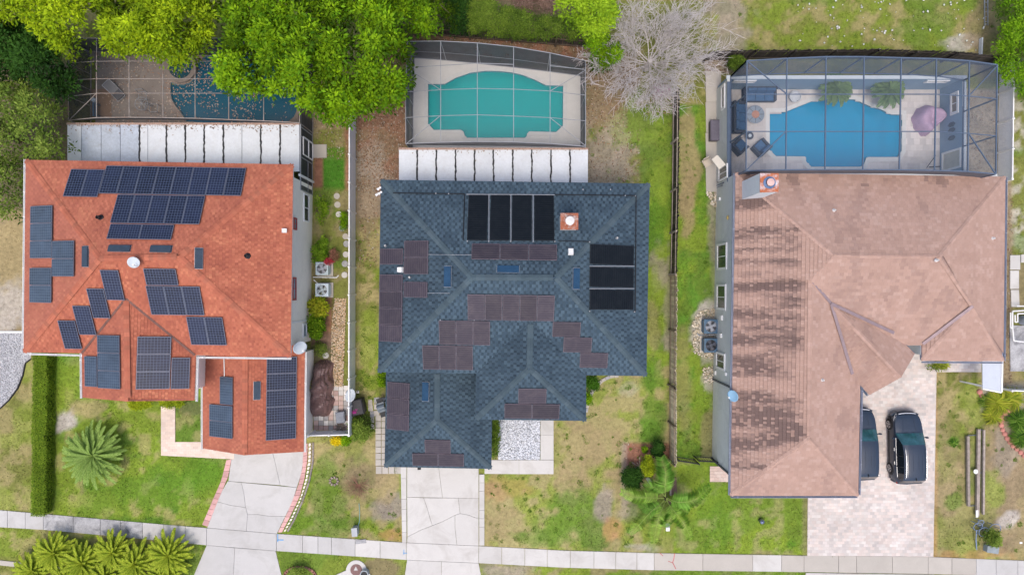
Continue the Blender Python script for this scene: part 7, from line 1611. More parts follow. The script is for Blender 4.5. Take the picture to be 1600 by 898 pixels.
def crown(px_poly, h_lo, h_hi, n, r, per, size, pal, tip, parent, seed=1, gap=.42, gsc=1.6, edge=.25, asp=.45, name='crown', under=.5, thick=1.6, csp=23.0, clump=1.15):
    """foliage filling an outline drawn at mid height: domed shell of leaf clusters with gaps"""
    P = px_poly; xs = [p[0] for p in P]; ys = [p[1] for p in P]
    px = rng.uniform(min(xs), max(xs), n * 4); py = rng.uniform(min(ys), max(ys), n * 4)
    x0 = px / 24; y0 = py / 24
    jx = (fbm(x0, y0, .9, seed + 3, 2) - .5) * 26 * edge * 2; jy = (fbm(x0, y0, .9, seed + 8, 2) - .5) * 26 * edge * 2
    k = inpoly(px + jx, py + jy, P); px, py, x0, y0 = px[k], py[k], x0[k], y0[k]
    big = fbm(x0, y0, 2.6, seed, 2); mid = fbm(x0, y0, gsc * .55, seed + 11, 2)
    k = (big * .55 + mid * .45) > gap * rng.uniform(.75, 1.12, len(px)); px, py, big, mid = px[k][:n], py[k][:n], big[k][:n], mid[k][:n]
    # distance to the outline gives the dome
    d = np.full(len(px), 1e9)
    for (ax, ay), (bx, by) in zip(P, P[1:] + P[:1]):
        ex, ey = bx - ax, by - ay; t = np.clip(((px - ax) * ex + (py - ay) * ey) / max(1e-6, ex * ex + ey * ey), 0, 1)
        d = np.minimum(d, np.hypot(px - ax - ex * t, py - ay - ey * t))
    dome = np.clip(d / (.42 * min(max(xs) - min(xs), max(ys) - min(ys))), 0, 1) ** .6
    K = max(6, int(.9 * (max(xs) - min(xs)) * (max(ys) - min(ys)) / (csp * csp))); ci = rng.choice(len(px), min(K, len(px)), replace=False); kx, ky = px[ci], py[ci]
    dd_ = np.hypot(px[:, None] - kx[None], py[:, None] - ky[None]); nn_ = dd_.argmin(1); dn = dd_.min(1) / csp
    kl = rng.normal(size=len(kx)) * .45; kt = rng.normal(size=len(kx)) * .13
    lump = np.clip(1 - dn ** 2, -.6, 1)
    h = h_lo + (h_hi - h_lo) * (dome * .6 + (big - .4) * .5) + lump * clump + kl[nn_] * clump * .8 - rng.random(len(px)) ** 2 * thick * .5
    h = np.maximum(h, h_lo * .6)
    keepc = (dn < .8) | (rng.random(len(px)) < .3); px, py, h, big, mid, dn, nn_ = px[keepc], py[keepc], h[keepc], big[keepc], mid[keepc], dn[keepc], nn_[keepc]
    hm = (h_lo + h_hi) / 2
    C0 = np.stack([(px - CX) * (1 - (hm * .7 + h * .3) / H) / S, (CY - py) * (1 - (hm * .7 + h * .3) / H) / S, h], -1)
    pi = np.clip(.74 - dn * .72 + kt[nn_] + (big - .45) * .5 + rng.normal(size=len(px)) * .10, 0, .999)  # depth shading in the leaf colour: clump edges darker, clump tops brighter
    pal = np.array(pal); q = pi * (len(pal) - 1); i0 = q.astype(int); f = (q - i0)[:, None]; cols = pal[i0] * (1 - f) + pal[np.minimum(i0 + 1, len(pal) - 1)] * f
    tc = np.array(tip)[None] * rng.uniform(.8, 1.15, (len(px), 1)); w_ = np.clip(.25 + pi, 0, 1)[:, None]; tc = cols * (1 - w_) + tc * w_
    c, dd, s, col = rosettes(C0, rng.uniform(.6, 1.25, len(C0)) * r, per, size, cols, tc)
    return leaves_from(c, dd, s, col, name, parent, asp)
def trunk(parent, base, tops, r0, mat='bark', sub=2):
    mb = MB(); b = Vector(base); fork = b + Vector((0, 0, 1)) * min(t[2] for t in tops) * .45
    mb.tube(b - Vector((0, 0, .1)), fork, r0, r0 * .72, 9)
    for t in tops:
        e = Vector(t); m_ = fork.lerp(e, .5) + Vector((random.uniform(-.4, .4), random.uniform(-.4, .4), .3)); mb.tube(fork, m_, r0 * .55, r0 * .35, 7); mb.tube(m_, e, r0 * .35, r0 * .12, 6)
        for k in range(sub): q = m_.lerp(e, random.uniform(.1, .7)); mb.tube(q, q + Vector((random.uniform(-1.2, 1.2), random.uniform(-1.2, 1.2), random.uniform(.2, .9))), r0 * .2, r0 * .05, 5)
    return mb.build('trunk', M[mat], parent, smooth=True)
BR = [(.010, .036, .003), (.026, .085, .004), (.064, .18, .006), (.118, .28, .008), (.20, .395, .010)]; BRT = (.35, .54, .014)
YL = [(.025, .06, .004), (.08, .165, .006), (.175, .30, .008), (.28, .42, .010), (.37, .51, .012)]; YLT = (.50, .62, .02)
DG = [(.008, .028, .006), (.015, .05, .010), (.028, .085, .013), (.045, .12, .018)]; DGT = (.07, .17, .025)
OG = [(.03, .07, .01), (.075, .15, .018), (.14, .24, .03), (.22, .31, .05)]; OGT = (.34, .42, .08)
def tree(label, poly, hl, hh, n, r, per, size, pal, tip, base, tops, r0=.25, seed=1, name='tree', group=None, **kw):
    t = thing(name, label, 'tree', W(*base), 0, group)
    crown(poly, hl, hh, n, r, per, size, pal, tip, t, seed, **kw); trunk(t, W(*base), [W(*q) for q in tops], r0)
    return t
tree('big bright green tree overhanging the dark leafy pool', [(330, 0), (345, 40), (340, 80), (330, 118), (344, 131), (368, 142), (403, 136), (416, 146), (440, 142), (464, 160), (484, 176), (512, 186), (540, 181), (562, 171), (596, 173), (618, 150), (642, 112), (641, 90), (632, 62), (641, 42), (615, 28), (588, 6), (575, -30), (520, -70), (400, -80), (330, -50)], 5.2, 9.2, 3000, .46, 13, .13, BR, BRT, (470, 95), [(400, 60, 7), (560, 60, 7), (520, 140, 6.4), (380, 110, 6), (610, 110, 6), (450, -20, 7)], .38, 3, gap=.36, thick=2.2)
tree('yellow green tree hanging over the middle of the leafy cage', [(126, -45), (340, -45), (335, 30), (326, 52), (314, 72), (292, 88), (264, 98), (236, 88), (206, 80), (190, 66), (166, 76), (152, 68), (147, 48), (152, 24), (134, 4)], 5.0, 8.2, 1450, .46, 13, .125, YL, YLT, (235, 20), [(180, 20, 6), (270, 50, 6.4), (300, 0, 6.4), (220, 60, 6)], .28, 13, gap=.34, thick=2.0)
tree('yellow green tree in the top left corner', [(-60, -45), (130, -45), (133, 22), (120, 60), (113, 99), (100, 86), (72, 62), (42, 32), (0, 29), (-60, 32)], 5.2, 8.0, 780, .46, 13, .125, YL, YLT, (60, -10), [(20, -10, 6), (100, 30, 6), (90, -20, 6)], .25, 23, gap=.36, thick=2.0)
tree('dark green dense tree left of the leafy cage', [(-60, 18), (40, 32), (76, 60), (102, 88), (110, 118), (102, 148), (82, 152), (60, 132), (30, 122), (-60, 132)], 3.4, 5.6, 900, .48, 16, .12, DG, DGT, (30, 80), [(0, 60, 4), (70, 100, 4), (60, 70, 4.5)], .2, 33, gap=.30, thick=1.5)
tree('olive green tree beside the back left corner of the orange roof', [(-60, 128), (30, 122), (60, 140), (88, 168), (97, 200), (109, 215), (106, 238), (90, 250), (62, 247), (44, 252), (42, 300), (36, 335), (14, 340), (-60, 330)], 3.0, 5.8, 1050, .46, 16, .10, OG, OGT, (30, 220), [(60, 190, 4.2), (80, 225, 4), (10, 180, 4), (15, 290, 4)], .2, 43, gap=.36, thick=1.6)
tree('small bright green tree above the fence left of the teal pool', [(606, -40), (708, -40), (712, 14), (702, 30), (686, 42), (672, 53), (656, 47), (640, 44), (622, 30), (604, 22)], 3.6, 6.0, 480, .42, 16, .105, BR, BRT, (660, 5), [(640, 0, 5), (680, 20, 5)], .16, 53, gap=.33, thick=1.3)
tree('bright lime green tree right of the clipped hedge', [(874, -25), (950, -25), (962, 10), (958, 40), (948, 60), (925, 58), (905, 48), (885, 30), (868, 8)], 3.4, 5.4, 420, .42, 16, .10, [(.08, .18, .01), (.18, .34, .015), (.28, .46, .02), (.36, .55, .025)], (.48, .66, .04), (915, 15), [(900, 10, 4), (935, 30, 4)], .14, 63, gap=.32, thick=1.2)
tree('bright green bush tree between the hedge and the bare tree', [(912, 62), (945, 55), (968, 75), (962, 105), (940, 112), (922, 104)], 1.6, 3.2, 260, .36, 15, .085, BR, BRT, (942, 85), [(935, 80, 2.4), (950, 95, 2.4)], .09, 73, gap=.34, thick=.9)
def bush(label, poly, h0, h1, n, r, per, size, pal, tip, name='shrub', seed=1, group=None, cat='shrub', asp=.45, gap=.22, thick=.5, edge=.08):
    cx = sum(p[0] for p in poly) / len(poly); cy = sum(p[1] for p in poly) / len(poly); t = thing(name, label, cat, W(cx, cy), 0, group)
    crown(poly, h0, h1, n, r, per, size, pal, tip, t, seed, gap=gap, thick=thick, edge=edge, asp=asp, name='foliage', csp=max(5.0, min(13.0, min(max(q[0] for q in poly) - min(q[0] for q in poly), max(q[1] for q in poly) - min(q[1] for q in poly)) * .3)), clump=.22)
    mb = MB()
    for k in range(4): p = W(cx, cy); mb.tube(p, p + Vector((random.uniform(-.3, .3), random.uniform(-.3, .3), h0 * .8)), .03, .012, 5)
    mb.build('stem', M['bark'], t); return t
def blob(cx, cy, rx, ry, n=14, j=.12): return [(cx + rx * (1 + random.uniform(-j, j)) * math.cos(2 * PI * i / n), cy + ry * (1 + random.uniform(-j, j)) * math.sin(2 * PI * i / n)) for i in range(n)]
HG = [(.03, .07, .01), (.07, .14, .015), (.12, .21, .02), (.17, .27, .03)]; HGT = (.24, .34, .05)
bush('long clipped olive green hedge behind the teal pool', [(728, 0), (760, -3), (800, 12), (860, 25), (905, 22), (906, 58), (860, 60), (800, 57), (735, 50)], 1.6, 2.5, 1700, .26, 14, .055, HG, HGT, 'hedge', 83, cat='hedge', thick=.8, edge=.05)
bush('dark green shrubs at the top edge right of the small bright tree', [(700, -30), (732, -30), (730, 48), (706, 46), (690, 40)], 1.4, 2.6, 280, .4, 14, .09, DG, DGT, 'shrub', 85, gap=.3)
bush('dark green shrubs at the top edge beside the big bright tree', [(560, -30), (612, -30), (612, 40), (640, 56), (600, 40)], 1.2, 2.4, 240, .4, 14, .09, DG, DGT, 'shrub', 86, gap=.36)
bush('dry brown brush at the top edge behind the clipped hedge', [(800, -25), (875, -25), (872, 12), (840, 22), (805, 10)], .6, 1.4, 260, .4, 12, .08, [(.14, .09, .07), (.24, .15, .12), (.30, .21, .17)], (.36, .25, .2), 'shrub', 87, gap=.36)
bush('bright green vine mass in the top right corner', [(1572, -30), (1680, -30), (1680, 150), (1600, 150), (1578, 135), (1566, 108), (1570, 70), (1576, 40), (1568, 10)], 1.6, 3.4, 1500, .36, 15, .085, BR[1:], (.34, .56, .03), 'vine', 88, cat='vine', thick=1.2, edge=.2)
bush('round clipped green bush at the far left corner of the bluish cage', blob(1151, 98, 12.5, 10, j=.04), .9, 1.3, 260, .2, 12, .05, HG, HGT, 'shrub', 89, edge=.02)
# clipped hedge of the first front lawn: box shape packed with leaves
hd = thing('hedge', 'tall narrow clipped hedge left of the first front lawn', 'hedge', W(64, 680))
n = 26000; tt = rng.random(n); side = rng.random(n); hy = 548 + tt * 258; xL = 52 - 4 * tt; xR = 72 - 3 * tt; Hh = .95
z = np.where(side < .55, Hh, rng.uniform(.05, Hh, n)); u = np.where(side < .55, rng.uniform(0, 1, n), np.where(side < .85, 1, 0)); px = xL + (xR - xL) * u
wz = z; x = (px - CX) / S * (1 - Hh / H) ; y = (CY - hy) / S * (1 - Hh / H)
x = x + (fbm(y, z, .8, 5, 2) - .5) * .14 + rng.normal(size=n) * .02; z = z + (fbm(x, y, .7, 6, 2) - .5) * .14 + rng.normal(size=n) * .025
nr = rng.normal(size=(n, 3)) * np.array([1, 1, .35])
hc = np.array([(.10, .18, .015), (.15, .25, .02), (.20, .31, .025), (.25, .35, .03)])[rng.integers(0, 4, n)] * (.75 + .5 * fbm(x, y, .9, 9, 2))[:, None]
leaves_from(np.stack([x, y, z], -1), nr, rng.uniform(.025, .05, n), hc, 'foliage', hd, .55)
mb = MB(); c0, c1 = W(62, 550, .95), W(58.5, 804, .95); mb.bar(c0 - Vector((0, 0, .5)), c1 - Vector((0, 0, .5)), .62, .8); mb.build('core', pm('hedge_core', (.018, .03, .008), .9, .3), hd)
hd2 = bush('low clipped hedge strip between the slate garage and the white gravel', [(767, 652), (780, 650), (779, 690), (777, 708), (773, 714), (767, 713)], .7, 1.0, 300, .18, 12, .05, HG, HGT, 'hedge', 91, cat='hedge', edge=.03)
YB = [(.12, .20, .012), (.24, .34, .015), (.38, .46, .02)]; YBT = (.50, .55, .03)
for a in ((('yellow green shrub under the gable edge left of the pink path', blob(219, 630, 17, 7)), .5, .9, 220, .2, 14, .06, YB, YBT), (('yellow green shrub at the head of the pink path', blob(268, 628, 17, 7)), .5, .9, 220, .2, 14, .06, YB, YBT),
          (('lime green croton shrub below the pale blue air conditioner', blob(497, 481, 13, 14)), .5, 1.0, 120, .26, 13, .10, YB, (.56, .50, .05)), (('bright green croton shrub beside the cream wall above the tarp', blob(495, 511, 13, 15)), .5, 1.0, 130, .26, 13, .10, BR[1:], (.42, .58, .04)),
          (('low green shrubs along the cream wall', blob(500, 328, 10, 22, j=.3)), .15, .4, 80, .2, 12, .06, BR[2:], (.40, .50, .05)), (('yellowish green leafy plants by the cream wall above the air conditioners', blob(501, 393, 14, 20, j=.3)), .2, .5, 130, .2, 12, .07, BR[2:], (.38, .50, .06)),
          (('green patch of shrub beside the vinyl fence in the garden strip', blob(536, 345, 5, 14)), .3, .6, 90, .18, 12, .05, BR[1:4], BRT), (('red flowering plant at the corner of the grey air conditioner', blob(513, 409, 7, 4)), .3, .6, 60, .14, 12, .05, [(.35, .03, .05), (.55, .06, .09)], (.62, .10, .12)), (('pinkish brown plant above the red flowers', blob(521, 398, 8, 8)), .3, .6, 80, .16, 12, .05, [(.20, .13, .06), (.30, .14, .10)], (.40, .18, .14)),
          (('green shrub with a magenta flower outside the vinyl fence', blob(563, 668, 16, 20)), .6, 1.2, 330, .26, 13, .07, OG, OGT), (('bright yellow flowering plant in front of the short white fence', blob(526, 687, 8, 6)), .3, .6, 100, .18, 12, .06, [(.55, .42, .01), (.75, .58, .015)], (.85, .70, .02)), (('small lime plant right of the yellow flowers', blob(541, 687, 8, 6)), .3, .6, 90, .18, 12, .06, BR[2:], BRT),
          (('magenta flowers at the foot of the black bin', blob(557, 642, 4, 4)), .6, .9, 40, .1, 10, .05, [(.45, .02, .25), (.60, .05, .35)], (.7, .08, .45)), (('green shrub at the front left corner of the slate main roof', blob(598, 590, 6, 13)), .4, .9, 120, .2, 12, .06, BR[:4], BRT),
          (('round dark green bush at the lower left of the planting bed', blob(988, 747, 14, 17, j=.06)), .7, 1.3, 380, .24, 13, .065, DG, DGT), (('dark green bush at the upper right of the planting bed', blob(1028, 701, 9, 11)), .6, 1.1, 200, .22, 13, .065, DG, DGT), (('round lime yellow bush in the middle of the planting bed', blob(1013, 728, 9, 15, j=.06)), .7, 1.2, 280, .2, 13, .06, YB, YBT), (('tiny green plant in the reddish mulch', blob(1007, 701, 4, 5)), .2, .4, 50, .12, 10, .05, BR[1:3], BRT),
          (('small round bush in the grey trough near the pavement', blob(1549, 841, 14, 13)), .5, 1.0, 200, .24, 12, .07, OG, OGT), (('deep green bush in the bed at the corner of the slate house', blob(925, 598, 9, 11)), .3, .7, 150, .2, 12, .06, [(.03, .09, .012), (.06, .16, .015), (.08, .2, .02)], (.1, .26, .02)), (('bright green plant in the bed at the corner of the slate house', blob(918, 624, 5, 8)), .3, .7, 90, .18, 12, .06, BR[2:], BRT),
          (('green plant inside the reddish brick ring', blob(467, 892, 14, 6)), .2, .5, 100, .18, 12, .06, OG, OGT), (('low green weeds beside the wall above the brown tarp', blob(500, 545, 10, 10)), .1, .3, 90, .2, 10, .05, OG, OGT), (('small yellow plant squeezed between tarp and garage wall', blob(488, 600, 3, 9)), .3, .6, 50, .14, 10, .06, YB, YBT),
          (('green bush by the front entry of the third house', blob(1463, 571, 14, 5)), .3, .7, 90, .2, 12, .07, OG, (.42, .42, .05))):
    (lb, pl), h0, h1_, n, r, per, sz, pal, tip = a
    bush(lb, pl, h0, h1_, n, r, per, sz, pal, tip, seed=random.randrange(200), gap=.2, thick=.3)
# bare grey tree
bt = thing('bare_tree', 'leafless grey tree with a wide tangle of twigs above the board fence', 'tree', W(1045, 85))
segs = []
def grow_branch(p, d, L, r, lvl):
    n = 4 if lvl < 2 else 3; q = p.copy(); dd = d.copy()
    for k in range(n):
        dd = (dd + Vector((random.gauss(0, .14), random.gauss(0, .14), random.gauss(.02, .10)))).normalized(); e = q + dd * (L / n); r2 = r * (.86 if k < n - 1 else .7)
        segs.append((q.copy(), e.copy(), r, r2)); q = e; r = r2
        if lvl < 4:
            for c in range(2 if lvl > 0 else 3):
                if random.random() < (.97 if lvl < 3 else .92):
                    ax = Vector((random.gauss(0, 1), random.gauss(0, 1), random.gauss(0, .5))).normalized(); nd = (dd + ax * random.uniform(.55, .95)).normalized(); nd.z = max(nd.z, -.1)
                    grow_branch(q, nd, L * random.uniform(.50, .72), max(.0115, r * .62), lvl + 1)
b0 = W(1008, 108)
for k in range(16):
    a = 2 * PI * k / 16 + random.uniform(-.25, .25); grow_branch(b0 + Vector((.15 * math.cos(a), .15 * math.sin(a), random.uniform(1.0, 1.6))), Vector((math.cos(a), math.sin(a), random.uniform(.35, 1.1))).normalized(), random.uniform(2.1, 2.9), .042, 1)
segs.append((b0, b0 + Vector((0, 0, 1.5)), .17, .12))
print('bare tree segments', len(segs))
V = []; F = []
A = np.array([[*s[0]] for s in segs]); B = np.array([[*s[1]] for s in segs]); ra = np.array([s[2] for s in segs]); rb = np.array([s[3] for s in segs])
d = B - A; d /= np.linalg.norm(d, axis=1, keepdims=True); o1 = np.cross(d, [0.31, .2, .93]); o1 /= np.linalg.norm(o1, axis=1, keepdims=True); o2 = np.cross(d, o1)
ns = 4; V = np.empty((len(segs), 2, ns, 3))
for i in range(ns):
    a = 2 * PI * i / ns; off = o1 * math.cos(a) + o2 * math.sin(a); V[:, 0, i] = A + off * ra[:, None]; V[:, 1, i] = B + off * rb[:, None]
f0 = np.array([(i, (i + 1) % ns, ns + (i + 1) % ns, ns + i) for i in range(ns)])
np_mesh('crown', V.reshape(-1, 3), (np.arange(len(segs))[:, None, None] * 8 + f0[None]).reshape(-1, 4), M['bark_g'], bt)
mb = MB(); mb.tube(b0 - Vector((0, 0, .1)), b0 + Vector((0, 0, 1.6)), .2, .13, 9); mb.build('trunk', M['bark_g'], bt)
bush('pink flowering shrub under the lower edge of the bare tree', blob(1035, 143, 18, 9), .3, .8, 60, .24, 12, .05, [(.30, .12, .22), (.42, .20, .32)], (.52, .28, .42), seed=97, gap=.4)
sp = thing('dry_shrub', 'sparse reddish brown dry shrub in the middle of the second lawn', 'shrub', W(560, 757)); mb = MB()
for k in range(46): a = random.uniform(0, 2 * PI); p = W(560, 757); e = random.uniform(.5, .95); q = p + Vector((e * math.cos(a) * .5, e * math.sin(a) * .5, e * .45)); mb.tube(p, q, .012, .009, 4); mb.tube(q, p + Vector((e * math.cos(a + .2), e * math.sin(a + .2), e * .5)), .009, .006, 4); mb.tube(q, p + Vector((e * .95 * math.cos(a - .25), e * .95 * math.sin(a - .25), e * .6)), .009, .006, 4)
mb.build('twigs', pm('red_twig', (.24, .13, .09), .9, .2), sp)
sp = thing('dry_shrub', 'dry grey twiggy plant in the middle of the planting bed', 'shrub', W(999, 729)); mb = MB()
for k in range(26): a = random.uniform(0, 2 * PI); p = W(999, 729); e = random.uniform(.4, .72); mb.bar(p, p + Vector((e * math.cos(a), e * math.sin(a), .35)), .035, .015)
mb.build('twigs', pm('dry_blade', (.42, .34, .27), .9, .25), sp)
# palms: shared frond meshes, every frond a part
def frond_mesh(nm, L, nl, ll, rise, droop, vee, col1, col2, lw=.022, stalk=.12, fwd=.6):
    V = []; F = []; cc = []
    def rach(t): return Vector((L * (t - .10 * droop * t * t), 0, L * (rise * t - droop * t * t)))
    for i in range(8):
        a, b = rach(i / 8), rach((i + 1) / 8); w0 = .022 * (1 - i / 9); n = len(V)
        V += [(a.x, -w0, a.z + .01), (a.x, w0, a.z + .01), (b.x, w0 * .9, b.z + .01), (b.x, -w0 * .9, b.z + .01)]; F.append((n, n + 1, n + 2, n + 3)); cc.append(np.array(col2) * 1.15)
    for k in range(nl):
        t = stalk + (1 - stalk) * (k + .5) / nl; p = rach(t); tn = (rach(min(1, t + .02)) - rach(t - .02)).normalized()
        l_ = ll * (math.sin(PI * (.12 + .80 * (t - stalk) / (1 - stalk))) ** .7) * random.uniform(.92, 1.06)
        for s in (-1, 1):
            d = (tn * fwd + Vector((0, s, 0)) * 1.0 + Vector((0, 0, vee))).normalized(); sd = Vector((1, -s * fwd, 0)).normalized() * lw; m_ = p + d * l_ * .55 + Vector((0, 0, -.02)); e = p + d * l_ + Vector((0, 0, -l_ * .22)); n = len(V)
            V += [tuple(p - sd * .6), tuple(p + sd * .6), tuple(m_ + sd), tuple(e), tuple(m_ - sd)]; F.append((n, n + 1, n + 2, n + 3, n + 4)); f = random.random(); cc.append((np.array(col1) * (1 - f) + np.array(col2) * f) * random.uniform(.85, 1.15))
    me = bpy.data.meshes.new(nm); me.from_pydata(V, [], F); me.materials.append(M['leaf']); at = me.attributes.new('col', 'FLOAT_COLOR', 'FACE'); a = np.ones((len(F), 4), 'f'); a[:, :3] = cc; at.data.foreach_set('color', a.ravel()); me.update(); return me
def palm(label, px, py, R0, z0, n, meshes, Lref, group=None, name='palm', tr=.16, pitch=(0.0, .95), cat='palm', core=None):
    t = thing(name, label, cat, W(px, py, 0), random.uniform(0, 6.28), group)
    mb = MB(); mb.lathe([(tr * 1.2, -.05), (tr, z0 * .5), (tr * .9, z0), (0, z0 + .06)], 12); mb.build('trunk', M['bark'], t, local=True)
    if core: mb = MB(); mb.lathe([(.16, z0), (.12, z0 + .14), (0, z0 + .2)], 10); mb.build('heart', core, t, local=True)
    for k in range(n):
        o = link('frond', meshes[k % len(meshes)], t, local=True); f = k / n; s = R0 / Lref * random.uniform(.86, 1.1) * (1 - .35 * f)
        o.location = (0, 0, z0 + .04 * f); o.rotation_euler = (random.uniform(-.15, .15), -(pitch[0] + (pitch[1] - pitch[0]) * f ** 1.4), k * 2.39996 + random.uniform(-.12, .12)); o.scale = (s, s, s)
    return t
FC = [frond_mesh('frond_leaf', 2.3, 54, .25, .46, .50, .30, (.19, .31, .06), (.36, .50, .14), .020, fwd=1.15) for k in range(3)]
palm('large sago palm in the middle of the first front lawn', 160, 706, 2.30, .75, 84, FC, 2.3, None, 'sago_palm', .2, (-.05, 1.0), core=pm('palm_heart', (.30, .20, .08), .9, .2))
FY = [frond_mesh('frond_leaf', 1.5, 38, .20, .46, .52, .28, (.20, .31, .02), (.50, .56, .06), .022, fwd=1.15) for k in range(3)]
for k, (x, y, r, lb) in enumerate(((64, 884, 1.25, 'leftmost of the yellow green sago palms below the pavement'), (97, 857, 1.30, 'yellow green sago palm below the stained pavement, second from the left'), (141, 872, 1.45, 'yellow green sago palm at the front middle of the row, third from the left'), (187, 856, 1.25, 'yellow green sago palm close to the pavement, fourth from the left'), (221, 874, 1.4, 'yellow green sago palm fifth from the left, nearer the road'), (273, 860, 1.4, 'rightmost yellow green sago palm, beside the drive apron'), (176, 893, 1.3, 'yellow green sago palm nearest the road at the bottom edge'), (262, 892, 1.2, 'yellow green sago palm at the bottom edge near the apron'), (118, 896, 1.2, 'yellow green sago palm at the bottom edge below the second one'))):
    palm(lb, x, y, r * 1.22, .55, 70, FY, 1.5, 'sago palms between pavement and road', 'sago_palm', .15, (.0, 1.1), core=M.get('ph'))
FP = [frond_mesh('frond_leaf', 1.25, 30, .24, .5, .75, .2, (.13, .22, .08), (.24, .34, .14), .024) for k in range(2)]
palm('left bushy palm at the far side of the bright pool inside the cage', 1292, 148, 1.25, 1.3, 52, FP, 1.25, 'palms inside the bluish cage', 'palm', .08, (-.1, 1.1)); palm('right bushy palm at the far side of the bright pool inside the cage', 1372, 150, 1.25, 1.3, 52, FP, 1.25, 'palms inside the bluish cage', 'palm', .08, (-.1, 1.1))
# feather palm with long arching fronds
fp = thing('feather_palm', 'feather palm with long arching fronds at the end of the board fence', 'palm', W(1040, 778))
mb = MB(); c = W(1040, 778); mb.tube(c, c + Vector((0, .05, 1.1)), .15, .11, 10); mb.build('trunk', M['bark'], fp)
def arched_frond(pts, nl, ll, lw, hang, col):
    P = [W(*p) for p in pts]
    def at(t):
        q = t * (len(P) - 1); i = min(int(q), len(P) - 2); f = q - i
        p0, p1, p2, p3 = P[max(0, i - 1)], P[i], P[i + 1], P[min(len(P) - 1, i + 2)]
        return .5 * ((2 * p1) + (p2 - p0) * f + (2 * p0 - 5 * p1 + 4 * p2 - p3) * f * f + (3 * p1 - p0 - 3 * p2 + p3) * f ** 3)
    mb = MB()
    for i in range(18): mb.tube(at(i / 18), at((i + 1) / 18), .026 * (1 - i / 24), .026 * (1 - (i + 1) / 24), 4, col=(.34, .44, .12), caps=False)
    for k in range(nl):
        t = .16 + .83 * (k + .5) / nl; p = at(t); tn = (at(min(1, t + .02)) - at(t - .02)).normalized(); l_ = 1.2 * ll * (math.sin(PI * (.15 + .8 * t)) ** .6) * random.uniform(.85, 1.1); sn = tn.cross(Vector((0, 0, 1))).normalized()
        for s in (-1, 1):
            d = (sn * s + tn * .45).normalized(); m_ = p + d * l_ * .5 + Vector((0, 0, -.02)); e = p + d * l_ * .95 + Vector((0, 0, -l_ * hang)); w_ = tn * lw * 1.35
            f = random.random(); mb.add([p - w_ * .5, p + w_ * .5, m_ + w_, e, m_ - w_], [(0, 1, 2, 3, 4)], col=tuple(np.array(col) * random.uniform(.7, 1.3)))
    mb.build('frond', M['leaf'], fp)
GP = (.17, .34, .05); GL = (.28, .46, .07)
arched_frond([(1040, 776, 1.1), (1039, 760, 1.9), (1040, 738, 2.2), (1033, 714, 1.7)], 34, .72, .035, .3, GP); arched_frond([(1042, 777, 1.1), (1060, 784, 1.9), (1085, 780, 2.1), (1110, 760, 1.5)], 40, .62, .026, .45, GP)
arched_frond([(1038, 778, 1.1), (1015, 777, 1.8), (992, 776, 1.8), (970, 768, 1.2)], 34, .55, .024, .5, GL); arched_frond([(1038, 780, 1.1), (1025, 794, 1.7), (1010, 793, 1.6), (998, 782, 1.1)], 28, .5, .03, .45, GP)
arched_frond([(1038, 782, 1.1), (1018, 798, 1.9), (1000, 818, 1.8), (984, 834, 1.2)], 34, .55, .018, .6, GP); arched_frond([(1041, 782, 1.1), (1055, 800, 1.9), (1070, 820, 1.7), (1080, 842, 1.0)], 34, .5, .018, .6, GL)
arched_frond([(1040, 782, 1.1), (1030, 806, 1.8), (1025, 826, 1.5), (1022, 848, .8)], 32, .55, .022, .5, GL); arched_frond([(1041, 779, 1.1), (1050, 800, 1.5), (1044, 815, 1.3), (1036, 822, .9)], 24, .45, .025, .5, GP)
arched_frond([(1041, 778, 1.1), (1058, 790, 1.5), (1066, 796, 1.3), (1076, 800, .9)], 24, .5, .03, .5, GP); arched_frond([(1040, 776, 1.1), (1028, 764, 1.6), (1018, 760, 1.5), (1008, 762, 1.1)], 24, .5, .03, .4, GP)
fb = thing('cut_frond', 'grey dead frond stalk lying beside the feather palm', 'dead frond', W(1016, 752)); mb = MB(); mb.prism([W2(1008, 746), W2(1013, 744), W2(1024, 760), W2(1021, 767)], .02, .14); mb.build('stalk', pm('dead_stalk', (.44, .43, .39), .9, .2), fb)
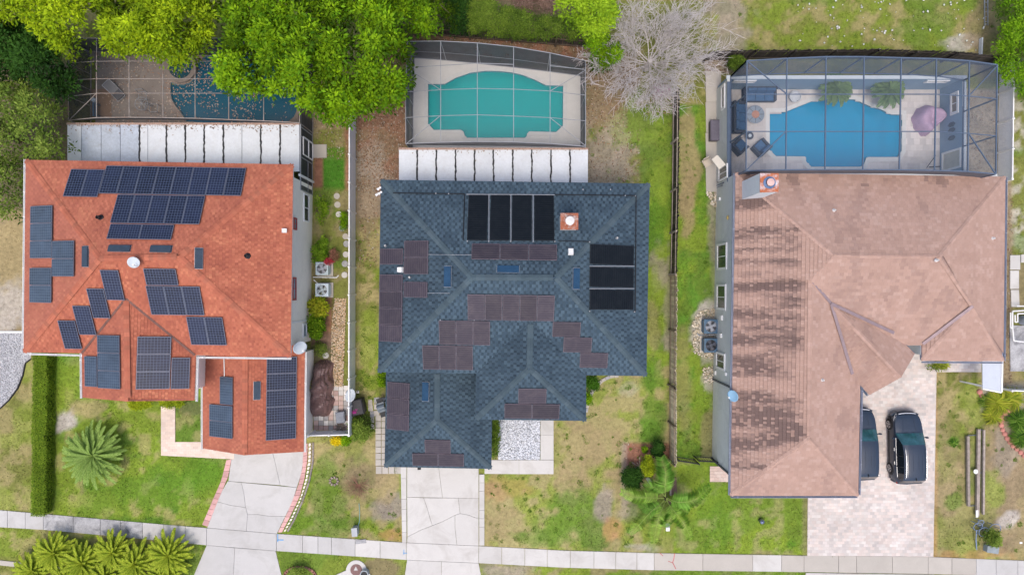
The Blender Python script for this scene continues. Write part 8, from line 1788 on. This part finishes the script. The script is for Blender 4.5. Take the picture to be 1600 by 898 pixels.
# spiky strap leaved plants of the right bed
def spiky(label, px, py, r, n, col, z=.1, wd=.022, group=None):
    t = thing('strap_plant', label, 'plant', W(px, py), 0, group); a = rng.uniform(0, 2 * PI, n); L = rng.uniform(.45, 1.0, n) * r; el = rng.uniform(.3, 1.3, n); c = np.array(W(px, py))
    d = np.stack([np.cos(a), np.sin(a), np.zeros(n)], -1); p0 = c + d * rng.uniform(0, .25, n)[:, None] * r * .5; m_ = p0 + d * (L * .55 * np.cos(el * .6))[:, None] + np.array([0, 0, 1.0]) * (L * .6 * np.sin(el))[:, None]; e = p0 + d * L[:, None] + np.array([0, 0, 1.0]) * (L * .35 * np.sin(el))[:, None]
    sd = np.stack([-np.sin(a), np.cos(a), np.zeros(n)], -1) * wd
    V = np.stack([p0 - sd * .6, m_ - sd, e, m_ + sd, p0 + sd * .6], 1); b = np.arange(n)[:, None] * 5; cc = np.array(col)[rng.integers(0, len(col), n)] * rng.uniform(.7, 1.3, (n, 1))
    np_mesh('foliage', V.reshape(-1, 3), b + np.array([[0, 1, 2, 3, 4]]), M['leaf'], t, cols=cc); return t
YS = [(.30, .36, .03), (.40, .44, .04), (.22, .30, .03), (.46, .46, .06)]; GS = [(.08, .19, .02), (.13, .26, .03), (.05, .13, .02), (.20, .33, .05)]
spiky('lime yellow strap leaved plant in front of the right white fence', 1556, 628, 1.0, 420, YS); spiky('yellow strap leaved plant spreading onto the lawn by the red stones', 1548, 648, .8, 320, YS); spiky('lime strap leaved plant behind the red stones near the right edge', 1578, 622, .95, 380, YS); spiky('olive green strap leaved plant beside the pale awning panel', 1538, 626, .6, 240, OG[1:])
spiky('deep green strap leaved plant inside the red stones, upper', 1588, 655, .9, 420, GS); spiky('deep green strap leaved plant inside the red stones, lower', 1592, 682, .9, 420, GS); spiky('deep green strap leaved plant at the right edge inside the stones', 1606, 668, 1.0, 420, GS); spiky('green and yellow strap plant by the front door path of the third house', 1475, 569, .45, 120, YS); spiky('striped grey strap plant at the corner of the patterned patio', 532, 668, .5, 80, [(.30, .26, .22), (.20, .17, .15)])
spiky('tuft of dark grass in front of the right lawn', 1489, 692, .35, 120, GS)
